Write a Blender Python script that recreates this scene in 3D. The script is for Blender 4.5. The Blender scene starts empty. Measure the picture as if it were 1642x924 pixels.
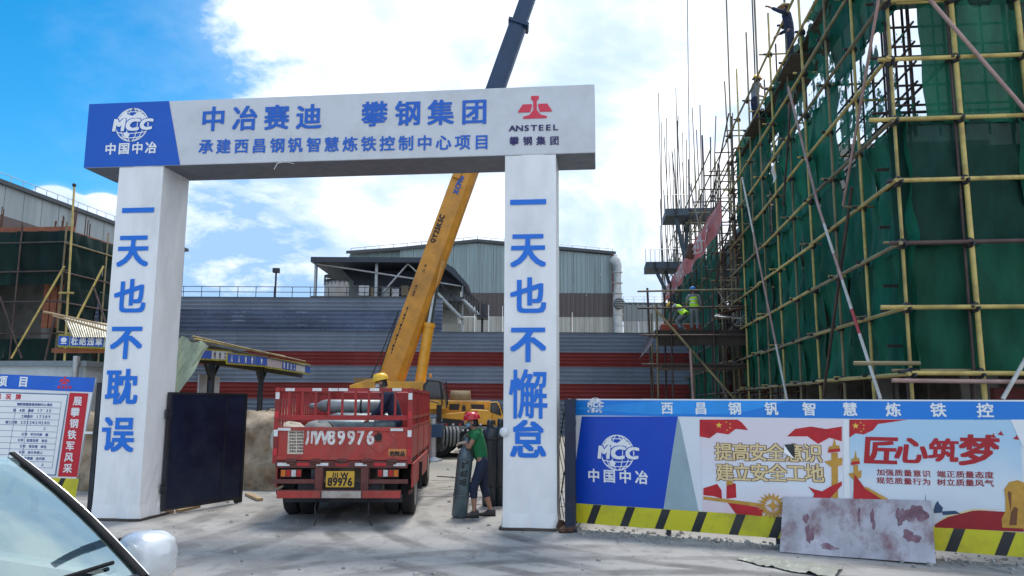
import bpy, bmesh, math, random
from mathutils import Vector, Matrix, Euler
R_ = math.radians
rnd = random.Random(7)
S = bpy.context.scene
COL = S.collection

# ------------------------------------------------------------------ camera
cam = bpy.data.cameras.new("camera"); camo = bpy.data.objects.new("camera", cam); COL.objects.link(camo)
CAMH = 1.8; YAW = 6.5
camo.location = (0, 0, CAMH)
ROT = Matrix.Rotation(R_(YAW), 3, 'Z') @ Matrix.Rotation(R_(98.3), 3, 'X') @ Matrix.Rotation(R_(.3), 3, 'Z')
camo.rotation_euler = ROT.to_euler()
cam.sensor_width = 36; cam.lens = 36 * 1264 / 1642; cam.clip_start = .05; cam.clip_end = 6000
S.camera = camo
CAM = Vector((0, 0, CAMH))

# ------------------------------------------------------------------ sky, sun, exposure
SUN_EL, SUN_AZ = 66, 4           # azimuth from +Y towards +X
def vlink(nt, a, b): nt.links.new(a, b)
def make_world():
    w = bpy.data.worlds.new("World"); S.world = w; w.use_nodes = True
    nt = w.node_tree; N = nt.nodes; N.clear()
    out = N.new('ShaderNodeOutputWorld'); bg = N.new('ShaderNodeBackground')
    sky = N.new('ShaderNodeTexSky'); sky.sky_type = 'NISHITA'; sky.sun_disc = False
    sky.sun_elevation = R_(SUN_EL); sky.sun_rotation = R_(SUN_AZ); sky.altitude = 1500; sky.air_density = 1.0; sky.dust_density = .3; sky.ozone_density = 2.5
    def math_(op, a, b=None, c=None):
        n = N.new('ShaderNodeMath'); n.operation = op
        for i, v in enumerate((a, b, c)):
            if v is None: continue
            if isinstance(v, (int, float)): n.inputs[i].default_value = v
            else: nt.links.new(v, n.inputs[i])
        return n.outputs[0]
    tc = N.new('ShaderNodeTexCoord'); sep = N.new('ShaderNodeSeparateXYZ'); nt.links.new(tc.outputs['Generated'], sep.inputs[0])
    x, y, z = sep.outputs
    zz = math_('ADD', math_('MAXIMUM', z, 0.0), .32)
    cmb = N.new('ShaderNodeCombineXYZ'); nt.links.new(math_('DIVIDE', x, zz), cmb.inputs[0]); nt.links.new(math_('DIVIDE', y, zz), cmb.inputs[1])
    def noise(scale, detail, rough, off, dist=0):
        m = N.new('ShaderNodeMapping'); m.inputs['Location'].default_value = off; nt.links.new(cmb.outputs[0], m.inputs[0])
        n = N.new('ShaderNodeTexNoise'); n.inputs['Scale'].default_value = scale; n.inputs['Detail'].default_value = detail
        n.inputs['Roughness'].default_value = rough; n.inputs['Distortion'].default_value = dist; nt.links.new(m.outputs[0], n.inputs[0]); return n.outputs[0]
    def step(v, a, b):
        n = N.new('ShaderNodeMapRange'); n.interpolation_type = 'SMOOTHSTEP'; n.inputs[1].default_value = a; n.inputs[2].default_value = b
        nt.links.new(v, n.inputs[0]); return n.outputs[0]
    def blob(px, py, inner, outer):     # soft cloud mass round one direction
        d = (ROT @ Vector(((px - 821) / 1264, -(py - 462) / 1264, -1))).normalized()
        n = N.new('ShaderNodeVectorMath'); n.operation = 'DOT_PRODUCT'; nt.links.new(tc.outputs['Generated'], n.inputs[0]); n.inputs[1].default_value = d
        return step(n.outputs['Value'], math.cos(R_(outer)), math.cos(R_(inner)))
    hor = math_('SQRT', math_('ADD', math_('MULTIPLY', x, x), math_('MULTIPLY', y, y)))
    nx = math_('DIVIDE', x, math_('ADD', hor, .001))
    big = noise(1.3, 8, .62, (3.1, .7, 0), .3)
    puff = noise(16, 8, .6, (2.2, 5.1, 0), .3)
    fine = noise(4.2, 9, .62, (9.2, 4.1, 0), .2)
    cov = math_('ADD', nx, math_('MULTIPLY', math_('SUBTRACT', big, .5), .55))
    cov = math_('ADD', cov, math_('MULTIPLY', math_('SUBTRACT', fine, .5), .3))
    lowc = step(z, .30, .05)                                   # bank of cloud near the horizon
    cov = math_('ADD', cov, math_('MULTIPLY', lowc, .02))
    for (px, py, i, o, g) in ((160, 366, .2, 2.7, .62), (84, 340, .1, 2.2, .6), (30, 60, 5, 22, -.12), (400, 350, 2, 9, .42)):
        cov = math_('ADD', cov, math_('MULTIPLY', blob(px, py, i, o), math_('MULTIPLY', math_('ADD', .45, math_('MULTIPLY', puff, 1.1)), g)))
    mask = step(cov, -.56, -.44)
    veil = math_('MULTIPLY', step(cov, -.72, -.36), .25)
    mask = math_('MAXIMUM', mask, veil)
    # cloud body: white tops, blue-grey hollows
    sh = noise(1.9, 7, .58, (1.3, 8.2, 0), .4)
    hollow = math_('MULTIPLY', step(sh, .36, .60), .72)
    hollow = math_('ADD', hollow, math_('MULTIPLY', blob(355, 400, 1, 8.5), math_('ADD', .25, math_('MULTIPLY', step(fine, .62, .40), .75))))
    hollow = math_('MINIMUM', hollow, 1.0)
    cc = N.new('ShaderNodeMixRGB'); cc.inputs[1].default_value = (.70, .72, .75, 1); cc.inputs[2].default_value = (.21, .34, .53, 1); nt.links.new(hollow, cc.inputs[0])
    hs = N.new('ShaderNodeHueSaturation'); hs.inputs['Hue'].default_value = .487; hs.inputs['Saturation'].default_value = 1.42; hs.inputs['Value'].default_value = .84
    nt.links.new(sky.outputs[0], hs.inputs['Color'])
    sc = N.new('ShaderNodeVectorMath'); sc.operation = 'SCALE'; nt.links.new(hs.outputs[0], sc.inputs[0]); sc.inputs['Scale'].default_value = 1.0
    cs = N.new('ShaderNodeVectorMath'); cs.operation = 'SCALE'; nt.links.new(cc.outputs[0], cs.inputs[0]); cs.inputs['Scale'].default_value = 1 / SKY
    mx = N.new('ShaderNodeMixRGB'); nt.links.new(mask, mx.inputs[0]); nt.links.new(sc.outputs[0], mx.inputs[1]); nt.links.new(cs.outputs[0], mx.inputs[2])
    nt.links.new(mx.outputs[0], bg.inputs[0]); bg.inputs[1].default_value = SKY
    nt.links.new(bg.outputs[0], out.inputs[0])
SKY = .11
make_world()
sl = bpy.data.lights.new("sun", 'SUN'); sl.energy = 1.5; sl.angle = R_(12); sl.color = (1, .95, .87)
so = bpy.data.objects.new("sun", sl); COL.objects.link(so)
sd = Vector((math.sin(R_(SUN_AZ)) * math.cos(R_(SUN_EL)), math.cos(R_(SUN_AZ)) * math.cos(R_(SUN_EL)), math.sin(R_(SUN_EL))))
so.rotation_euler = sd.to_track_quat('Z', 'Y').to_euler(); so.location = sd * 50
S.view_settings.view_transform = 'Standard'; S.view_settings.look = 'None'; S.view_settings.gamma = 1; S.view_settings.exposure = 1.0
S.cycles.max_bounces = 6; S.cycles.transparent_max_bounces = 12

# ------------------------------------------------------------------ measuring helpers (photograph pixel -> place)
def ray(px, py): return ROT @ Vector(((px - 821) / 1264, -(py - 462) / 1264, -1))
def on_z(px, py, z=0): d = ray(px, py); return CAM + d * ((z - CAM.z) / d.z)
def on_y(px, py, Y): d = ray(px, py); return CAM + d * (Y / d.y)
def on_x(px, py, X): d = ray(px, py); return CAM + d * (X / d.x)
class Frame:
    """Upright plane through origin o, direction u (yaw in degrees), normal n pointing away from the viewer."""
    def __init__(s, o, yaw):
        s.o = Vector((o[0], o[1], 0)); s.yaw = R_(yaw)
        s.u = Vector((math.cos(s.yaw), math.sin(s.yaw), 0)); s.n = Vector((-math.sin(s.yaw), math.cos(s.yaw), 0))
    def at(s, px, py, y=0):
        d = ray(px, py); t = (y - (CAM - s.o).dot(s.n)) / d.dot(s.n); p = CAM + d * t
        return ((p - s.o).dot(s.u), p.z)
    def w(s, a, b, off=0): return s.o + s.u * a + Vector((0, 0, b)) - s.n * off
def at_depth(px, D, z=0):
    d = ray(px, 646); q = Vector((d.x, d.y, 0)); f = Vector((-math.sin(R_(YAW)), math.cos(R_(YAW)), 0)); p = q * (D / q.dot(f)); p.z = z; return p

# ------------------------------------------------------------------ materials
def lin(c):
    if isinstance(c, str):
        c = [int(c[i:i + 2], 16) / 255 for i in (0, 2, 4)]
        c = [v / 12.92 if v <= .04045 else ((v + .055) / 1.055) ** 2.4 for v in c]
    return (c[0], c[1], c[2], 1)
MATS = {}
def mat(name, col, rough=.6, metal=0., var=.12, scale=2.5, dirt=None, dirt_amt=.5, dscale=1.3, bump=0., bscale=30, stretch=(1, 1, 1), rndv=0., spec=.5, emit=0, coat=0, transl=0):
    if name in MATS: return MATS[name]
    m = bpy.data.materials.new(name); m.use_nodes = True; nt = m.node_tree; N = nt.nodes; L = nt.links
    p = N['Principled BSDF']; p.inputs['Roughness'].default_value = rough; p.inputs['Metallic'].default_value = metal
    p.inputs['Specular IOR Level'].default_value = spec; p.inputs['Coat Weight'].default_value = coat
    col = lin(col)
    g = N.new('ShaderNodeNewGeometry'); mp = N.new('ShaderNodeMapping'); mp.inputs['Scale'].default_value = stretch; L.new(g.outputs['Position'], mp.inputs[0])
    def noise(s, d=6, r=.6):
        n = N.new('ShaderNodeTexNoise'); n.inputs['Scale'].default_value = s; n.inputs['Detail'].default_value = d; n.inputs['Roughness'].default_value = r; L.new(mp.outputs[0], n.inputs[0]); return n.outputs[0]
    def rng(v, a, b, c, d):
        n = N.new('ShaderNodeMapRange'); L.new(v, n.inputs[0]); n.inputs[1].default_value = a; n.inputs[2].default_value = b; n.inputs[3].default_value = c; n.inputs[4].default_value = d; return n.outputs[0]
    f = rng(noise(scale), .3, .7, 1 - var, 1 + var)
    if rndv:
        oi = N.new('ShaderNodeObjectInfo'); mm = N.new('ShaderNodeMath'); mm.operation = 'MULTIPLY'; L.new(f, mm.inputs[0]); L.new(rng(oi.outputs['Random'], 0, 1, 1 - rndv, 1 + rndv), mm.inputs[1]); f = mm.outputs[0]
    sc = N.new('ShaderNodeVectorMath'); sc.operation = 'SCALE'; sc.inputs[0].default_value = col[:3]; L.new(f, sc.inputs['Scale'])
    c = sc.outputs[0]
    if dirt:
        mx = N.new('ShaderNodeMixRGB'); L.new(rng(noise(dscale, 9, .68), .48, .68, 0, dirt_amt), mx.inputs[0]); L.new(c, mx.inputs[1]); mx.inputs[2].default_value = lin(dirt); c = mx.outputs[0]
    L.new(c, p.inputs['Base Color'])
    L.new(rng(noise(scale * 2.3), .3, .7, max(rough - .1, .02), min(rough + .12, 1)), p.inputs['Roughness'])
    if bump:
        b = N.new('ShaderNodeBump'); b.inputs['Strength'].default_value = bump; b.inputs['Distance'].default_value = .02; L.new(noise(bscale, 5), b.inputs['Height']); L.new(b.outputs[0], p.inputs['Normal'])
    if emit: p.inputs['Emission Color'].default_value = col; p.inputs['Emission Strength'].default_value = emit
    if transl:
        t = N.new('ShaderNodeBsdfTranslucent'); L.new(c, t.inputs[0]); ms = N.new('ShaderNodeMixShader'); ms.inputs[0].default_value = transl
        L.new(p.outputs[0], ms.inputs[1]); L.new(t.outputs[0], ms.inputs[2]); L.new(ms.outputs[0], N['Material Output'].inputs[0])
    MATS[name] = m; return m

# ------------------------------------------------------------------ mesh builder
class MB:
    def __init__(s): s.v = []; s.f = []; s.m = []; s.sm = []
    def add(s, vs, fs, mi=0, smooth=False):
        b = len(s.v); s.v += [Vector(v) for v in vs]; s.f += [tuple(b + i for i in f) for f in fs]; s.m += [mi] * len(fs); s.sm += [smooth] * len(fs); return s
    def box(s, c, d, rz=0, rx=0, ry=0, mi=0, taper=1.0):
        hx, hy, hz = d[0] / 2, d[1] / 2, d[2] / 2; M = Euler((rx, ry, rz)).to_matrix(); c = Vector(c)
        vs = [c + M @ Vector((sx * hx * (taper if sz > 0 else 1), sy * hy * (taper if sz > 0 else 1), sz * hz)) for sz in (-1, 1) for sy in (-1, 1) for sx in (-1, 1)]
        return s.add(vs, [(0, 2, 3, 1), (4, 5, 7, 6), (0, 1, 5, 4), (2, 6, 7, 3), (0, 4, 6, 2), (1, 3, 7, 5)], mi)
    def bb(s, x0, x1, y0, y1, z0, z1, mi=0): return s.box(((x0 + x1) / 2, (y0 + y1) / 2, (z0 + z1) / 2), (abs(x1 - x0), abs(y1 - y0), abs(z1 - z0)), mi=mi)
    def tube(s, p1, p2, r1, r2=None, n=10, mi=0, caps=True, smooth=True):
        r2 = r1 if r2 is None else r2; p1 = Vector(p1); p2 = Vector(p2); d = (p2 - p1)
        if d.length < 1e-6: return s
        q = d.normalized().to_track_quat('Z', 'Y').to_matrix()
        a = [q @ Vector((math.cos(6.28318 * i / n), math.sin(6.28318 * i / n), 0)) for i in range(n)]
        s.add([p1 + v * r1 for v in a] + [p2 + v * r2 for v in a], [(i, (i + 1) % n, n + (i + 1) % n, n + i) for i in range(n)], mi, smooth)
        if caps: s.add([p1 + v * r1 for v in a], [tuple(range(n - 1, -1, -1))], mi); s.add([p2 + v * r2 for v in a], [tuple(range(n))], mi)
        return s
    def path(s, pts, r, n=8, mi=0):
        pts = [Vector(p) for p in pts]
        rings = []
        for i, p in enumerate(pts):
            d = (pts[min(i + 1, len(pts) - 1)] - pts[max(i - 1, 0)]).normalized(); q = d.to_track_quat('Z', 'Y').to_matrix()
            rr = r[i] if isinstance(r, (list, tuple)) else r
            rings.append([p + q @ Vector((math.cos(6.28318 * k / n) * rr, math.sin(6.28318 * k / n) * rr, 0)) for k in range(n)])
        return s.loft(rings, mi=mi)
    def loft(s, rings, mi=0, closed=True, caps=True, smooth=True):
        n = len(rings[0]); vs = [v for r in rings for v in r]; fs = []
        for i in range(len(rings) - 1):
            for k in range(n if closed else n - 1): fs.append((i * n + k, i * n + (k + 1) % n, (i + 1) * n + (k + 1) % n, (i + 1) * n + k))
        s.add(vs, fs, mi, smooth)
        if caps and closed: s.add(rings[0], [tuple(range(n - 1, -1, -1))], mi); s.add(rings[-1], [tuple(range(n))], mi)
        return s
    def lathe(s, prof, c=(0, 0, 0), n=20, axis=None, mi=0, sx=1, sy=1):
        c = Vector(c); q = Vector(axis).normalized().to_track_quat('Z', 'Y').to_matrix() if axis else Matrix.Identity(3)
        rings = [[c + q @ Vector((math.cos(6.28318 * k / n) * r * sx, math.sin(6.28318 * k / n) * r * sy, z)) for k in range(n)] for r, z in prof]
        return s.loft(rings, mi=mi, caps=(prof[0][0] > 1e-4 and prof[-1][0] > 1e-4))
    def grid(s, fn, nu, nv, mi=0, smooth=True):
        s.add([fn(i / nu, j / nv) for j in range(nv + 1) for i in range(nu + 1)], [(j * (nu + 1) + i, j * (nu + 1) + i + 1, (j + 1) * (nu + 1) + i + 1, (j + 1) * (nu + 1) + i) for j in range(nv) for i in range(nu)], mi, smooth); return s
    def prism(s, pts, d, mi=0):    # pts: 3D polygon, d: extrusion vector
        n = len(pts); pts = [Vector(p) for p in pts]; d = Vector(d)
        return s.add(pts + [p + d for p in pts], [tuple(range(n)), tuple(range(2 * n - 1, n - 1, -1))] + [(i, n + i, n + (i + 1) % n, (i + 1) % n) for i in range(n)], mi)
    def ell(s, c, r, nu=14, nv=9, mi=0, rot=None):
        c = Vector(c); M = rot or Matrix.Identity(3)
        rings = [[c + M @ Vector((r[0] * math.sin(t) * math.cos(6.28318 * k / nu), r[1] * math.sin(t) * math.sin(6.28318 * k / nu), -r[2] * math.cos(t))) for k in range(nu)] for t in [.02 + (math.pi - .04) * j / nv for j in range(nv + 1)]]
        return s.loft(rings, mi=mi)
    def poly(s, P, pts, off, mi=0): return s.add([P.w(a, b, off) for a, b in pts], [tuple(range(len(pts)))], mi)
    def rect(s, P, a0, a1, b0, b1, off, mi=0): return s.poly(P, [(a0, b0), (a1, b0), (a1, b1), (a0, b1)], off, mi)
    def mesh(s, name, mats, c=Vector((0, 0, 0)), bevel=0):
        me = bpy.data.meshes.new(name); me.from_pydata([v - c for v in s.v], [], s.f)
        for m in (mats if isinstance(mats, (list, tuple)) else [mats]): me.materials.append(m)
        me.polygons.foreach_set('material_index', s.m); me.polygons.foreach_set('use_smooth', s.sm); me.update()
        return me
    def build(s, name, mats, parent=None, bevel=0, recenter=True):
        if recenter and s.v:
            lo = Vector([min(v[i] for v in s.v) for i in range(3)]); hi = Vector([max(v[i] for v in s.v) for i in range(3)]); c = (lo + hi) / 2
        else: c = Vector((0, 0, 0))
        o = bpy.data.objects.new(name, s.mesh(name, mats, c)); COL.objects.link(o)
        o.location = c - (WO[parent.name] if parent else Vector((0, 0, 0))); o.parent = parent; WO[o.name] = c
        if bevel:
            b = o.modifiers.new('edge', 'BEVEL'); b.width = bevel; b.segments = 2; b.limit_method = 'ANGLE'; b.angle_limit = R_(40)
        return o
WO = {}
def props(o, label=None, cat=None, group=None, kind=None):
    for k, v in (('label', label), ('category', cat), ('group', group), ('kind', kind)):
        if v: o[k] = v
    return o
def thing(name, label, cat, loc=(0, 0, 0), rz=0, group=None, local=False):
    o = bpy.data.objects.new(name, None); COL.objects.link(o); o.empty_display_size = .2
    o.location = loc; o.rotation_euler = (0, 0, rz); props(o, label, cat, group)
    WO[o.name] = Vector((0, 0, 0)) if (local or rz) else Vector(loc); return o
def inst(name, me, parent, loc=(0, 0, 0), rot=None, scale=None):
    o = bpy.data.objects.new(name, me); COL.objects.link(o); o.parent = parent
    o.location = Vector(loc) - (WO[parent.name] if parent else Vector((0, 0, 0)))
    if rot is not None: o.rotation_mode = 'QUATERNION'; o.rotation_quaternion = rot
    if scale is not None: o.scale = scale
    WO[o.name] = Vector(loc); return o
def copy_tree(o, parent=None):
    c = o.copy(); COL.objects.link(c); c.parent = parent; WO[c.name] = WO.get(o.name, Vector((0, 0, 0))).copy()
    for ch in list(o.children): copy_tree(ch, c)
    return c
UNIT = {}
def pole(name, p1, p2, r, m, parent, n=8):
    k = (m.name, n)
    if k not in UNIT: UNIT[k] = MB().tube((0, 0, 0), (0, 0, 1), 1, n=n).mesh('pole_shape', m)
    p1 = Vector(p1); p2 = Vector(p2); d = p2 - p1
    return inst(name, UNIT[k], parent, p1, d.to_track_quat('Z', 'Y'), (r, r, d.length))

# ------------------------------------------------------------------ lettering (Blender's own typeface, flattened to outlines)
ALLCH = "中冶赛迪攀钢集团承建西昌钒智慧炼铁控制心项目国一天也不耽误懈怠展军风采程概况牌提高安全意识立工地匠筑梦加强质量端正态度规范行为树气川危险品杜绝违章人有责筋棚层造价竣期公司甲方代表监理设计负单位ABCDEFGHIKLMNOQRSTUWXY0123456789.-·年月日"
GL = {}
def cache_glyphs():
    obs = []
    for ch in dict.fromkeys(ALLCH):
        cu = bpy.data.curves.new('g', 'FONT'); cu.body = ch; cu.fill_mode = 'FRONT'; cu.dimensions = '2D'; cu.resolution_u = 3
        ob = bpy.data.objects.new('g', cu); COL.objects.link(ob); obs.append((ch, ob, cu))
    dg = bpy.context.evaluated_depsgraph_get()
    for ch, ob, cu in obs:
        me = bpy.data.meshes.new_from_object(ob.evaluated_get(dg))
        vs = [(v.co.x, v.co.y) for v in me.vertices]; fs = [tuple(p.vertices) for p in me.polygons]
        x0, x1 = min(v[0] for v in vs), max(v[0] for v in vs); y0, y1 = min(v[1] for v in vs), max(v[1] for v in vs)
        if ord(ch) > 0x2000: cx, cy, k = .5, .38, .93
        else: cx, cy, k = (x0 + x1) / 2, (y0 + y1) / 2, (y1 - y0)
        if ord(ch) > 0x2000: cx = (x0 + x1) / 2
        GL[ch] = ([((x - cx) / k, (y - cy) / k) for x, y in vs], fs, (x1 - x0) / k)
        bpy.data.meshes.remove(me)
    for ch, ob, cu in obs: bpy.data.objects.remove(ob); bpy.data.curves.remove(cu)
cache_glyphs()
def glyph(mb, P, ch, a, b, h, off, bold=.03, sx=1, shear=0, mi=0, rot=0):
    vs, fs, wd = GL[ch]; ca, sa = math.cos(rot), math.sin(rot)
    if ch in '.-·': h = h * (.14 if ch != '-' else .08)
    rs = [(0, 0)] + [(bold * x_, bold * .8 * y_) for x_, y_ in ((-1, -1), (1, -1), (1, 1), (-1, 1))] if bold else [(0, 0)]
    for i, (dx, dy) in enumerate(rs):
        pts = []
        for x, y in vs:
            x = (x + dx + shear * y) * h * sx; y = (y + dy) * h
            pts.append(P.w(a + x * ca - y * sa, b + x * sa + y * ca, off + i * .00025))
        mb.add(pts, fs, mi)
def write(P, s, a0, a1, b, h, off, m, parent, name='lettering', bold=.03, sx=1, shear=0, split=False, b1=None, group=None, rot=0):
    """Characters centred in equal cells between a0 and a1 (plane units), at height b; b1 = height at the far end."""
    n = len(s); p = (a1 - a0) / n; mb = MB(); b1 = b if b1 is None else b1
    for i, ch in enumerate(s):
        if ch == ' ': continue
        if split: mb = MB()
        t = (i + .5) / n
        glyph(mb, P, ch, a0 + p * (i + .5), b + (b1 - b) * t, h, off, bold, sx, shear, rot=rot)
        if split: mb.build('character', m, parent)
    if not split and mb.f: return mb.build(name, m, parent)

# ------------------------------------------------------------------ common materials
WHITE = mat('white_vinyl', (.84, .85, .86), .45, var=.05, dirt='b4b6b6', dirt_amt=.4, dscale=1.1, bump=.15, bscale=4, stretch=(1, 1, .35))
WHITE2 = mat('white_print', (.86, .87, .88), .5, var=.03)
GATEBLUE = mat('gate_blue_vinyl', '0f58be', .4, var=.05, bump=.1, bscale=5)
TXTBLUE = mat('blue_letter_print', '0670d8', .4, var=.03)
NAVYTXT = mat('navy_letter_print', '241f5e', .4, var=.03)
REDPR = mat('red_print', 'c9182e', .45, var=.06)
PINKRED = mat('logo_red_print', 'd8344e', .45, var=.03)
GALV = mat('galvanised_steel', (.45, .46, .48), .42, .7, var=.15, dirt='6a5a48', dirt_amt=.4)
DARKSTEEL = mat('dark_steel', (.04, .045, .055), .5, .5, var=.3, dirt='3a2c22', dirt_amt=.4)
RUST = mat('rusty_steel', (.12, .06, .04), .8, .2, var=.4, scale=6, bump=.3)
RUBBER = mat('tyre_rubber', (.018, .018, .02), .75, var=.3, dirt='4a4640', dirt_amt=.5)
BLACKPL = mat('black_plastic', (.015, .015, .017), .4, var=.2)
SKIN = mat('skin', (.38, .20, .13), .5, var=.08)
WOOD = mat('pale_timber', (.42, .29, .16), .75, var=.25, scale=8, stretch=(1, 1, 6), bump=.3)
CONC = mat('raw_concrete', (.26, .25, .23), .85, var=.2, dirt='3f3b36', dirt_amt=.5, bump=.3)
YELLOW = mat('yellow_hazard_print', 'd9cf2a', .5, var=.06, dirt='77733c', dirt_amt=.45, dscale=2)
BLACKPR = mat('black_hazard_print', (.02, .022, .025), .5, var=.2, dirt='55534a', dirt_amt=.5)

# ------------------------------------------------------------------ people and clothing grown on joints (built first: cheapest while the scene is small)
def skin(name, nodes, edges, m, parent, root=0, sub=1):
    """nodes: [(pos, radius or (rx, ry))]; one continuous skinned surface, baked to a mesh."""
    me = bpy.data.meshes.new('skin'); me.from_pydata([n[0] for n in nodes], edges, [])
    ob = bpy.data.objects.new('skin', me); COL.objects.link(ob)
    ob.modifiers.new('s', 'SKIN').use_smooth_shade = True
    if not me.skin_vertices:
        bm = bmesh.new(); bm.from_mesh(me); bm.verts.layers.skin.verify(); bm.to_mesh(me); bm.free()
    for i, n in enumerate(nodes):
        r = n[1] if isinstance(n[1], tuple) else (n[1], n[1]); me.skin_vertices[0].data[i].radius = r; me.skin_vertices[0].data[i].use_root = (i == root)
    sb = ob.modifiers.new('u', 'SUBSURF'); sb.levels = sub; sb.render_levels = sub
    out = bpy.data.meshes.new_from_object(ob.evaluated_get(bpy.context.evaluated_depsgraph_get()))
    bpy.data.objects.remove(ob); bpy.data.meshes.remove(me)
    out.materials.clear(); out.materials.append(m)
    for p in out.polygons: p.use_smooth = True
    o = bpy.data.objects.new(name, out); COL.objects.link(o); o.parent = parent; WO[o.name] = Vector((0, 0, 0)); return o
V = Vector
def lerp(a, b, t): return V(a) + (V(b) - V(a)) * t
def person(label, loc, rz, J, shirt, trousers, shoe, helmet=None, hat=None, sleeve=.5, leg=1.0, glove=None, mask=None, vest=None, scale=1.0, group=None):
    t = thing('person', label, 'worker', loc, rz, group, local=True); t.scale = (scale,) * 3
    J = {k: V(v) for k, v in J.items()}
    fwd = (J['head'] - J['neck']); 
    body = []; ed = []
    def nd(p, r, link=None):
        body.append((V(p), r)); i = len(body) - 1
        if link is not None: ed.append((link, i))
        return i
    pe = nd(J['pelvis'], (.125, .09)); wa = nd(J['waist'], (.115, .08), pe); ch = nd(J['chest'], (.135, .095), wa); nb = nd(lerp(J['chest'], J['neck'], .75), (.07, .06), ch)
    ne = nd(J['neck'], .05, nb); ja = nd(lerp(J['neck'], J['head'], .55), (.058, .066), ne); he = nd(J['head'], (.074, .088), ja); nd(J['head'] + (J['head'] - J['neck']).normalized() * .075, (.055, .062), he)
    for s in 'LR':
        sh = nd(J['sh' + s], .055, nb); el = nd(J['el' + s], .038, sh); mid = nd(lerp(J['el' + s], J['wr' + s], .4), .036, el); wr = nd(J['wr' + s], .025, mid)
        hd = (J['ha' + s] - J['wr' + s]).normalized() if 'ha' + s in J else (J['wr' + s] - J['el' + s]).normalized()
        side = hd.cross(V((0, 0, 1))); side = side.normalized() if side.length > .1 else V((1, 0, 0)); dn = side.cross(hd).normalized() * -1
        palm = nd(J['wr' + s] + hd * .06, (.036, .022), wr)
        for k, (o, ln) in enumerate(((-.03, .05), (-.01, .062), (.01, .058), (.03, .046))):
            a = nd(J['wr' + s] + hd * .095 + side * o, .011, palm); b = nd(J['wr' + s] + hd * (.095 + ln * .6) + side * o * 1.1 + dn * .01, .0095, a); nd(J['wr' + s] + hd * (.095 + ln) + side * o * 1.1 + dn * .035, .008, b)
        th = nd(J['wr' + s] + hd * .045 + side * (-.045), .012, palm); nd(J['wr' + s] + hd * .085 + side * (-.062) + dn * .015, .0095, th)
        hp = nd(J['hip' + s], (.085, .085), pe); kn = nd(J['kn' + s], .055, hp); cf = nd(lerp(J['kn' + s], J['an' + s], .35), .055, kn); an = nd(J['an' + s], .034, cf); nd(J['an' + s] + V((0, .10, -.04)), (.036, .025), an)
    skin('body', body, ed, SKIN, t)
    # shirt
    n = [(J['pelvis'] + V((0, 0, -.07)), (.155, .125)), (J['waist'], (.15, .12)), (J['chest'], (.172, .13)), (lerp(J['chest'], J['neck'], .7), (.10, .085)), (lerp(J['chest'], J['neck'], .92), (.062, .06))]; e = [(0, 1), (1, 2), (2, 3), (3, 4)]
    for s in 'LR':
        a = len(n); n.append((J['sh' + s], .078)); e.append((3, a))
        if sleeve <= 1: n.append((lerp(J['sh' + s], J['el' + s], sleeve), .066)); e.append((a, a + 1))
        else: n += [(J['el' + s], .056), (lerp(J['el' + s], J['wr' + s], sleeve - 1), .044)]; e += [(a, a + 1), (a + 1, a + 2)]
    skin('shirt', n, e, shirt, t, 2)
    if vest:
        n = [(J['pelvis'] + V((0, 0, .02)), (.168, .14)), (J['waist'], (.165, .138)), (J['chest'], (.186, .146)), (lerp(J['chest'], J['neck'], .72), (.125, .10))]
        skin('vest', n, [(0, 1), (1, 2), (2, 3)], vest[0], t, 1)
        mb = MB(); up = (J['chest'] - J['waist']).normalized()
        for q in (.15, .75):
            c = lerp(J['waist'], J['chest'], q); k = 18; rx, ry = (.171 + .016 * q), (.143 + .006 * q)
            ring = lambda dz: [c + V((rx * math.cos(6.28318 * i / k), ry * math.sin(6.28318 * i / k), dz)) for i in range(k)]
            mb.loft([ring(-.022), ring(.022)], caps=False)
        mb.build('reflective_band', vest[1], t)
    # trousers
    n = [(J['waist'] + V((0, 0, -.05)), (.135, .108)), (J['pelvis'], (.142, .115))]; e = [(0, 1)]
    for s in 'LR':
        a = len(n); n += [(J['hip' + s], .103), (lerp(J['hip' + s], J['kn' + s], .5), .09), (J['kn' + s], .076)]; e += [(1, a), (a, a + 1), (a + 1, a + 2)]
        if leg > 0: n.append((lerp(J['kn' + s], J['an' + s], leg), .066)); e.append((a + 2, a + 3))
    skin('trousers', n, e, trousers, t, 1)
    for s in 'LR':
        a = J['an' + s]; mb = MB()
        mb.loft([[a + V((x * w, y, z)) for x, z in ((-1, -.085), (-.9, -.03 + h * .2), (-.55, h), (.55, h), (.9, -.03 + h * .2), (1, -.085))] for y, w, h in ((-.075, .036, .01), (-.03, .045, .045), (.04, .047, .02), (.11, .052, -.02), (.175, .044, -.035), (.195, .025, -.05))])
        mb.build('shoe', shoe, t)
        if glove:
            hd = (J['ha' + s] - J['wr' + s]).normalized() if 'ha' + s in J else (J['wr' + s] - J['el' + s]).normalized(); side = hd.cross(V((0, 0, 1))); side = side.normalized() if side.length > .1 else V((1, 0, 0)); dn = side.cross(hd).normalized() * -1
            w = J['wr' + s]; gn = [(w - hd * .03, .036), (w + hd * .01, .034), (w + hd * .065, (.046, .028))]; ge = [(0, 1), (1, 2)]
            for o, ln in ((-.034, .05), (-.011, .064), (.012, .06), (.034, .046)):
                b = len(gn); gn += [(w + hd * .1 + side * o, .0145), (w + hd * (.1 + ln * .6) + side * o * 1.1 + dn * .012, .0135), (w + hd * (.1 + ln) + side * o * 1.1 + dn * .04, .012)]; ge += [(2, b), (b, b + 1), (b + 1, b + 2)]
            b = len(gn); gn += [(w + hd * .05 - side * .05, .016), (w + hd * .095 - side * .068 + dn * .015, .0135)]; ge += [(2, b), (b, b + 1)]
            skin('glove', gn, ge, glove, t)
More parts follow.
